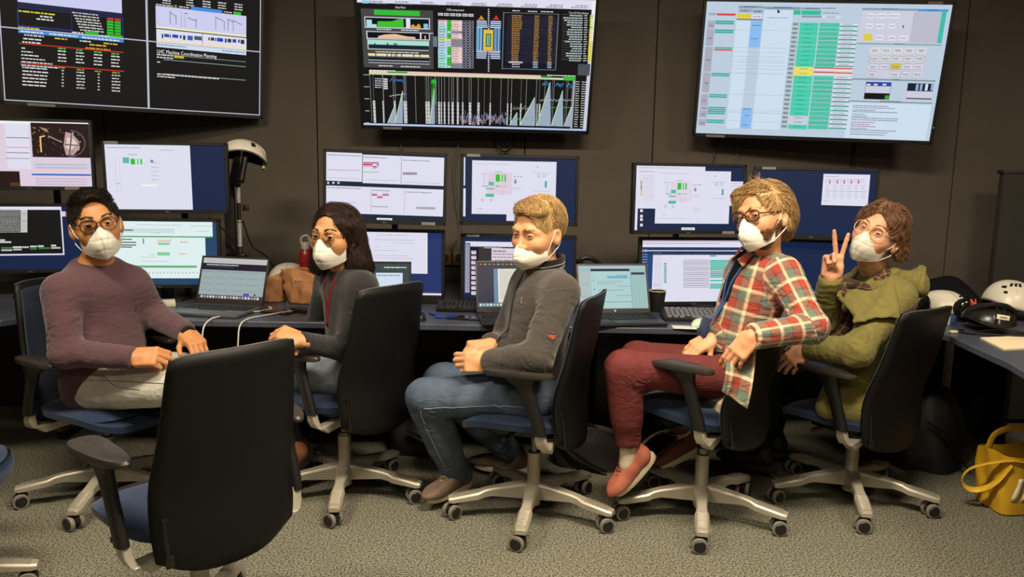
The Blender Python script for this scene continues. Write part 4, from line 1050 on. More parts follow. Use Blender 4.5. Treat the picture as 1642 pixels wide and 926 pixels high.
ST = [(0.0, (158, 62, 48)), (0.34, (104, 58, 46)), (0.42, (96, 112, 98)), (0.76, (150, 132, 106)), (0.81, (230, 212, 172)), (0.95, (150, 80, 60))]
M4 = plaid_mat('red_green_check_flannel', .088, ST, ST)
TEE = mat('black_tee', (17, 17, 19), 0.9, spec=0.15, noise=0.1, bump=0.2, bscale=900)
p.shirt('tee', TEE, ((.145, .100), (.125, .104), (.130, .105)), (.05, .045, .035), hem=.03, shoulder=.052, amp=.003, sleeve_end=())
def open4(F, s):
    P, N, U, X, Y = s.P, s.N, s.U, s.X, s.Y
    F.rc(P - U * .02 - X * .10 + Y * .02, P - U * .15 - X * .15 + Y * .03, .075, .058, .05)
p.shirt('plaid_shirt', M4, ((.166, .114), (.142, .118), (.142, .122)), (.064, .056, .046), hem=.16, shoulder=.066, amp=.0095, uv=limb_uv(J4, S4), extra=open4, lam=.036, h=.0052)
ro = limb_uv(J4, S4)
def lapel(sx):
    F = p.shirtF; pts = [p.N + p.U * .03 + p.X * sx * .058 + p.Y * .005, p.N - p.U * .015 + p.X * sx * .055 + p.Y * .075, p.N - p.U * .07 + p.X * sx * .05 + p.Y * .11]
    inner = [p.N + p.U * .045 + p.X * sx * .050, p.N + p.U * .01 + p.X * sx * .030 + p.Y * .075, p.N - p.U * .05 + p.X * sx * .022 + p.Y * .125]
    A = curve_pts(pts, 5); B = curve_pts(inner, 5); vs = []; n = len(A)
    for a, b in zip(A, B):
        a, b = V(a), V(b)
        for t in (0, .33, .66, 1): q = b * (1 - t) + a * t; vs.append(onto(F, q, .010 + .010 * math.sin(math.pi * min(1, t + .2))) if F.sample(np.array([q]))[0] < .012 else q)
    vs = np.array(vs); fs = np.array([(i * 4 + j, i * 4 + j + 1, (i + 1) * 4 + j + 1, (i + 1) * 4 + j) for i in range(n - 1) for j in range(3)])
    o = mesh_np('collar_flap', vs, fs, M4, None, ro(vs)); md = o.modifiers.new('thickness', 'SOLIDIFY'); md.thickness = .004; p.put(o)
for sx in (-1, 1): lapel(sx)
# open front: a band of the black tee shows between the shirt fronts, with the lanyard
tp = [onto(p.shirtF, p.N + p.Y * (.075 + .12 * t) - p.U * (.01 + .20 * t), .0035) for t in np.linspace(0, 1, 7)]
strip(p, 'tee_front', TEE, tp, .062, lambda q: p.Y, .003)
LAN = mat('blue_lanyard_ribbon', (52, 82, 140), 0.7)
for sx in (-1, 1):
    lp = [onto(p.shirtF, p.N + p.X * sx * .045 * (1 - t) + p.Y * (.06 + .15 * t) - p.U * (-.01 + .30 * t), .0065) for t in np.linspace(0, 1, 7)]
    strip(p, 'lanyard', LAN, lp, .011, lambda q: p.Y, .002)
bp = onto(p.shirtF, p.N + p.Y * .2 - p.U * .33, .008); p.put(MB().box(tuple(bp), (.012, .06, .085), Matrix(np.stack([p.Y, p.X, p.U], 1).tolist()), bev=.002).build('badge', mat('badge_holder', (52, 60, 84), 0.3)))
# the shirt tail hanging out over the side of the chair
ta = [V(.775, 2.865, .770), V(.885, 2.865, .774), V(.750, 2.80, .620), V(.842, 2.80, .560)]
def tail(i, j):
    q = (ta[0] * (1 - i) + ta[1] * i) * (1 - j) + (ta[2] * (1 - i) + ta[3] * i) * j
    return q + V(0, -.012 * math.sin(6.5 * i + 2 * j) - .02 * math.sin(3.1 * j), 0)
ni, nj = 14, 20; tv = np.array([tail(a / ni, b / nj) for b in range(nj + 1) for a in range(ni + 1)])
tf = np.array([(b * (ni + 1) + a, b * (ni + 1) + a + 1, (b + 1) * (ni + 1) + a + 1, (b + 1) * (ni + 1) + a) for b in range(nj) for a in range(ni)])
to = mesh_np('shirt_tail', tv, tf, M4, None, {'cloth_u': np.tile(np.arange(ni + 1) / ni * .11, nj + 1) + 10, 'cloth_v': np.repeat(np.arange(nj + 1) / nj * .20, ni + 1) + 10})
md = to.modifiers.new('thickness', 'SOLIDIFY'); md.thickness = .006; p.put(to)
pk = onto(p.shirtF, p.N - p.X * .085 + p.Y * .12 - p.U * .12, .003)
p.trousers('trousers', mat('maroon_chino_cotton', (104, 50, 48), 0.9, spec=0.15, noise=0.10, nscale=25, bump=0.2, bscale=900, fold=.28), .150, .086, .064, .050, amp=.0085, cutl=-.02)
SAL = mat('salmon_canvas_shoe', (172, 98, 74), 0.85, noise=0.1, bump=0.2, bscale=900); BRC = mat('brown_canvas_shoe', (104, 62, 50), 0.85, noise=0.1, bump=0.2, bscale=900)
p.sock(V(J4['anL']) - V(0, 0, .01), (.03, 0, 1), (-.6, 0, -.8)); p.sock(V(J4['anR']), (-.3, 0, 1), (-.8, -.2, -.4))
p.shoe(V(J4['anL']) + V(.012, .01, -.050), (-.66, -.28, -.62), (-.50, -.22, .72), SAL, SOLEW, .240, laces=mat('red_brown_lace', (150, 70, 50), .9), drop=.062, w=.036)
p.shoe(V(J4['anR']) - V(.0, 0, .02), (-.86, -.15, -.40), (-.40, 0, .9), BRC, SOLEW, .275, laces=mat('dark_lace', (70, 46, 40), .9))

# --- P5: person in the green parka making a V sign
J5 = {'head': (1.478, 3.280, 1.149), 'neck': (1.537, 3.380, 0.973), 'shL': (1.553, 3.220, 0.899), 'shR': (1.500, 3.510, 0.885), 'elL': (1.347, 3.085, 0.708), 'wrL': (1.212, 3.240, 0.683), 'elR': (1.320, 3.360, 0.782), 'wrR': (1.277, 3.220, 0.978), 'hipL': (1.470, 3.260, 0.573), 'hipR': (1.540, 3.450, 0.574), 'knL': (1.180, 3.520, 0.530), 'knR': (1.290, 3.680, 0.530), 'anL': (1.13, 3.56, 0.13), 'anR': (1.25, 3.74, 0.13)}
p = Person('person in an olive green parka and clear glasses leaning back and holding up two fingers', (1.5, 3.36, 0))
H5 = head_frame(-134, 13, -21)
p.body(J5, H5, skin('pale_pink_skin', (216, 158, 124)), [
    dict(wrist=J5['wrR'], fwd=(.02, -.04, 1), back=(.10, .98, .05), thumb=-1, curls=[(.02, .03, .02), (.05, .05, .03), (1.25, 1.5, .9), (1.3, 1.5, .9)], seps=[.17, -.20, -.10, -.20], tdir=(.62, .62, -.62)),
    dict(wrist=J5['wrL'], fwd=(-.62, .12, -.62), back=(-.35, -.75, .3), thumb=1, curls=[.4, .45, .5, .55])], girth=.95, headscale=1.04, head=head_sdf(.55, 1.0), feet={'L': (-.8, .5, 0), 'R': (-.8, .5, 0)})
p.eyes(IRL, (14, -10)); p.brows(HRB, .001, .6)
def hair5(q):
    x, y, z = q; ax = [np.abs(x), y, z]
    d = ell(q, (0, -.022, .036), (.086, .107, .094)); d = smin(d, rc(q, (.01, .050, .106), (-.058, .050, .076), .014, .016), .03); d = smin(d, rc(q, (.01, .050, .106), (.066, .048, .060), .014, .012), .03)
    d = smin(d, rc(q, (-.074, .0, .04), (-.080, -.05, -.01), .018, .026), .03); d = smin(d, rc(q, (.078, .02, .03), (.080, -.02, -.02), .014, .02), .03); d = smin(d, rc(q, (-.080, -.055, -.02), (-.092, -.065, -.045), .024, .022), .03)
    d = smin(d, rc(q, (0, -.080, -.005), (0, -.082, -.05), .042, .034), .04)
    d = smax(d, -ell(q, (-.002, .097, .000), (.063, .062, .078)), .008); d = smax(d, -ell(q, (0, .036, -.085), (.10, .080, .082)), .010)
    d = smax(d, plane(q, (0, 0, -.058), unit(V(0, .25, -1))), .012)
    return smax(d, -rc(ax, (.088, -.004, -.026), (.086, .022, -.016), .030, .024), .006)
p.hair('hair', hair5, HRB, 3600, .036, lambda l: (np.sign(l[0] - .01) * np.where(l[2] > .06, .8, .3), np.where(l[1] > .03, .35, -.5), np.where(l[2] > .085, -.2, -.75) + .3 * np.sin(l[0] * 120)), lambda l: l[2] > -.035, lo=(-.16, -.17, -.2), lift=.0045, seed=7, jitter=.22, rough=.0022, lam=.026, rad=.00055)
p.mask(.0, 1.0); p.glasses(mat('clear_amber_frame', (206, 176, 140), 0.2), .0265, .0225, .0017, -.001, .1035, power=2.8)
PJ = p.J
S5 = [(p.P, p.N, .12, (0, -1, 0), 0, .12)]
SB = [(0.0, (66, 42, 30)), (0.34, (40, 28, 24)), (0.46, (150, 120, 92)), (0.54, (74, 48, 34)), (0.84, (34, 26, 24)), (0.93, (150, 112, 84))]
MB5 = plaid_mat('brown_check_shirt', .050, SB, SB)
p.shirt('check_shirt', MB5, ((.150, .112), (.130, .108), (.130, .10)), (.05, .045, .035), hem=.03, shoulder=.052, amp=.003, sleeve_end=(), uv=limb_uv(J5, S5))
inner5 = p.shirtF
M5 = mat('olive_parka_cotton', (114, 106, 56), 0.9, spec=0.2, noise=0.12, nscale=40, bump=0.25, bscale=500, sheen=0.1, fold=.32)
def parka(F, s):
    P, N, U, X, Y = s.P, s.N, s.U, s.X, s.Y
    F.rc(P + U * .10 - X * .12 + Y * .03, P - U * .14 - X * .14 + Y * .10, .095, .085, .06); F.rc(P + U * .06 - X * .05 + Y * .10, P - U * .16 - X * .10 + Y * .20, .07, .06, .06)
p.shirt('parka', M5, ((.172, .118), (.160, .120), (.165, .130)), (.070, .061, .046), hem=.20, shoulder=.070, amp=.0125, lam=.06, extra=parka, h=.006)
fw5 = unit(p.Y)
# front facing of the check shirt showing between the open parka fronts, rolled parka collar, hood bunched behind
cp = [onto(p.shirtF, p.N + p.Y * (.03 + .16 * t) - p.U * (-.02 + .30 * t) - p.X * .02, .004) for t in np.linspace(0, 1, 8)]
def plaid_strip(name, pts, width):
    P = [V(q) for q in curve_pts(pts, 5)]; vs = []; 
    for i, q in enumerate(P):
        t = unit(P[min(i + 1, len(P) - 1)] - P[max(i - 1, 0)]); b = unit(np.cross(t, p.Y - p.X * .6)) * width / 2
        for w_ in (-1, -.33, .33, 1): vs.append(q + b * w_)
    vs = np.array(vs); fs = np.array([(i * 4 + j, i * 4 + j + 1, (i + 1) * 4 + j + 1, (i + 1) * 4 + j) for i in range(len(P) - 1) for j in range(3)])
    hh = np.arange(len(vs)) // 4 * .008; ww = (np.arange(len(vs)) % 4) / 3 * width
    o = mesh_np(name, vs, fs, MB5, None, {'cloth_u': ww + 10, 'cloth_v': hh + 10}); md = o.modifiers.new('thickness', 'SOLIDIFY'); md.thickness = .004; p.put(o)
plaid_strip('check_shirt_front', cp, .075)
plaid_strip('check_collar', [onto(p.shirtF, V(q), .008) for q in ((1.522, 3.27, 1.045), (1.474, 3.24, 1.016), (1.411, 3.22, .988), (1.348, 3.20, .955), (1.310, 3.18, .90))], .044)
F = Field([axis(p.N[i] - .26, p.N[i] + .26, .006) for i in range(3)])
F.rc(p.N - p.X * .095 - p.Y * .01 + p.U * .0, p.N - p.X * .10 - p.Y * .10 - p.U * .03, .036, .050, .04); F.rc(p.N - p.X * .10 - p.Y * .10 - p.U * .03, p.N + p.X * .08 - p.Y * .12 - p.U * .02, .050, .050, .04)
F.rc(p.N - p.X * .10 - p.Y * .10 - p.U * .03, p.N - p.X * .115 - p.Y * .115 + p.U * .045, .034, .012, .02)
F.rc(p.N - p.X * .085 + p.Y * .03 - p.U * .005, p.N - p.X * .08 + p.Y * .10 - p.U * .06, .030, .022, .03); F.rc(p.N + p.X * .085 + p.Y * .03, p.N + p.X * .07 + p.Y * .10 - p.U * .06, .028, .020, .03)
p.folds(F, [(p.N - p.X * .12 - p.Y * .1, unit(p.X + p.Y), .12, 1.2)], .007, .045, .004, .07)
p.put(solid('hood', F, M5, None, 1))
# broad collar flap lying over the chest, with a turned edge
fu = curve_pts([(1.338, 3.2, .95), (1.402, 3.2, .985), (1.460, 3.2, 1.016), (1.526, 3.24, 1.048)], 6); fl_ = curve_pts([(1.300, 3.15, .892), (1.323, 3.10, .836), (1.407, 3.08, .842), (1.505, 3.10, .835)], 6)
nn_ = len(fu); fv = []
for a, b in zip(fu, fl_):
    for t in np.linspace(0, 1, 7): q = onto(p.shirtF, V(a) * (1 - t) + V(b) * t, .007 + .016 * t ** 2); fv.append(q)
fv = np.array(fv); ff = np.array([(i * 7 + j, i * 7 + j + 1, (i + 1) * 7 + j + 1, (i + 1) * 7 + j) for i in range(nn_ - 1) for j in range(6)])
fo = mesh_np('collar_flap', fv, ff, M5, None); md = fo.modifiers.new('thickness', 'SOLIDIFY'); md.thickness = .008; md = fo.modifiers.new('smooth', 'SUBSURF'); md.levels = 1; md.render_levels = 1; p.put(fo)
p.put(MB().tube([fv[i * 7 + 6] for i in range(nn_)], .005, 6).build('flap_edge', M5))
CORD = mat('beige_cord', (160, 148, 108), 0.8)
for q, l in ((p.N - p.X * .13 + p.Y * .10 - p.U * .16, .17),):
    a = onto(p.shirtF, q, .006); p.put(MB().tube(curve_pts([a, a - p.U * l * .4 + p.Y * .004, a - p.U * l], 5), .0032, 6).build('drawcord', CORD))
p.trousers('trousers', mat('black_trousers', (20, 20, 23), 0.9, spec=0.15, noise=0.1, bump=0.2, bscale=900), .150, .086, .064, .050)
BLS = mat('black_shoe', (22, 21, 21), 0.6)
for q in 'LR': p.shoe(J5['an' + q], (-.8, .5, 0), (0, 0, 1), BLS, SOLED)
# ------------------------------------------------------------------ what the displays show, in per-mille of the screen, then colour number and layer:
# rectangles, word rows, polygons, noisy traces, lettering
SCR = {}
SCR['TVl'] = ([0,0,1000,1000,273,0,0,494,1000,502,3004,6,526,0,534,1000,3004,6,0,0,4,1000,3004,6,996,0,1000,1000,3004,6,0,993,1000,1000,3004,6,65,222,436,318,3278,1,64,319,436,344,548,1,63,350,437,356,566,2,61,361,65,504,568,2,249,355,251,480,568,2,62,473,249,482,568,2,436,344,439,502,568,2,379,360,403,375,3378,2,408,360,431,375,3378,2,379,380,403,395,947,2,407,380,430,395,947,2,378,399,403,414,947,2,407,400,430,415,947,2,378,419,402,434,947,2,406,419,430,434,947,2,378,439,402,454,947,2,406,439,430,454,947,2,377,458,402,474,947,2,406,459,429,474,947,2,377,478,401,493,947,2,406,479,429,494,947,2,296,472,345,499,947,2,390,478,436,500,947,2,61,495,439,527,1164,2,61,594,437,601,3122,2,61,731,438,738,3122,2,568,107,938,203,273,1,639,215,649,231,947,2,705,212,834,238,1165,2,882,211,914,236,947,2,565,235,937,383,3278,2,621,266,623,360,1110,3,644,287,646,356,1110,3,666,256,667,370,1110,3,679,266,680,371,1110,3,725,294,727,366,1110,3,806,263,808,363,1110,3,842,292,844,361,1110,3,858,271,860,363,1110,3,880,275,882,361,1110,3,565,383,937,396,3819,3,566,403,938,506,3550,2,587,435,593,467,548,3,597,433,616,456,840,3,618,434,623,458,821,3,629,431,653,455,586,3,659,431,666,455,821,3,672,430,682,463,566,3,690,428,712,462,1115,3,718,426,749,455,1110,3,776,426,782,448,820,3,786,424,801,448,820,3,805,424,810,450,821,3,813,422,838,450,586,3,845,422,853,453,566,3,857,421,873,449,820,3,878,420,894,446,586,3,902,419,909,443,820,3,913,418,929,450,820,3,750,405,753,496,2185,3,566,475,938,491,3803,3,566,501,937,534,3294,3,635,588,675,604,2979,2,592,584,936,588,2201,2,592,621,936,626,2201,2,591,726,936,731,2201,2],
 [66,370,191,387,3523,2,139,392,182,408,3549,2,126,412,186,428,3549,2,62,481,134,495,3523,2,253,343,346,357,3276,2,257,362,350,376,3276,2,262,381,353,396,3276,2,266,400,356,415,3276,2,270,419,359,434,3276,2,274,438,363,453,3276,2,279,458,366,472,3276,2,250,480,291,495,3549,2,344,484,385,499,3549,2,69,508,150,522,3823,3,168,507,272,521,3823,3,284,510,422,524,3823,3,81,530,149,545,3549,2,77,555,142,571,3549,2,73,578,136,594,3549,2,187,533,231,549,3507,2,276,535,319,550,3549,2,363,536,415,552,3507,2,311,555,373,571,3507,2,296,580,388,596,3219,2,69,622,85,636,3549,2,68,646,107,659,3549,2,67,669,129,683,3549,2,67,693,151,706,3549,2,66,716,174,730,3549,2,65,740,196,754,3549,2,68,755,159,769,3549,2,68,779,157,794,3549,2,67,803,154,818,3549,2,66,827,152,842,3549,2,66,851,150,866,3549,2,65,875,147,890,3549,2,197,602,224,616,1476,2,196,620,226,634,3549,2,195,643,226,657,3549,2,195,666,225,680,3549,2,194,689,224,703,3549,2,262,603,289,616,1476,2,260,621,291,635,3549,2,260,644,290,658,3549,2,259,667,290,681,3549,2,258,690,289,704,3549,2,327,605,355,619,1476,2,326,624,357,638,3549,2,325,647,356,661,3549,2,325,670,356,684,3549,2,324,694,356,708,3549,2,391,606,420,620,1476,2,390,624,422,639,3549,2,389,648,422,662,3549,2,389,672,421,686,3549,2,389,695,421,710,3549,2,196,737,223,751,2467,2,206,756,214,770,3276,2,206,778,213,792,3276,2,206,800,212,814,3276,2,205,822,212,836,3276,2,204,844,212,858,3276,2,204,866,211,880,3276,2,261,741,288,755,2467,2,259,760,290,774,3276,2,259,783,290,797,3276,2,258,805,290,819,3276,2,258,827,289,841,3276,2,258,849,289,863,3276,2,257,872,288,886,3276,2,327,743,355,757,2467,2,337,762,345,776,3276,2,337,785,344,799,3276,2,337,807,344,821,3276,2,336,830,343,844,3276,2,336,852,343,866,3276,2,335,875,343,889,3276,2,392,742,420,757,2467,2,390,762,422,776,3276,2,390,785,422,799,3276,2,389,807,422,822,3276,2,389,830,421,844,3276,2,388,853,421,867,3276,2,388,875,420,890,3276,2,593,165,625,179,3276,2,593,184,625,198,3276,2,592,202,625,216,3276,2,687,159,720,173,3276,2,687,178,720,192,3276,2,686,197,720,211,3276,2,753,155,786,170,3276,2,753,174,786,189,3276,2,753,194,786,208,3276,2,817,151,851,166,3276,2,817,171,851,185,3276,2,817,190,851,204,3276,2,886,147,920,162,3276,2,886,167,920,181,3276,2,886,186,920,201,3276,2,567,219,633,233,3276,2,658,216,700,230,3276,2,841,215,875,229,3276,2,570,509,685,521,1656,4,834,510,932,522,1656,4,566,583,631,597,3549,2,635,580,675,595,3523,2,566,602,631,616,3549,2,567,637,582,652,3276,2,566,727,820,741,3549,3,566,745,637,758,3549,3],
 [[622,268,645,296,645,301,622,273,1110,3],[680,265,693,265,693,270,680,270,1110,3],[692,296,726,311,726,316,692,301,1110,3],[807,268,841,290,841,295,807,273,1110,3],[859,274,880,287,880,292,859,279,1110,3],[881,277,917,302,917,307,881,282,1110,3]],
 [],
 [('LHC Machine Coordination Planning', 0.567, 0.579, 0.0288, 3822, 0.243)])
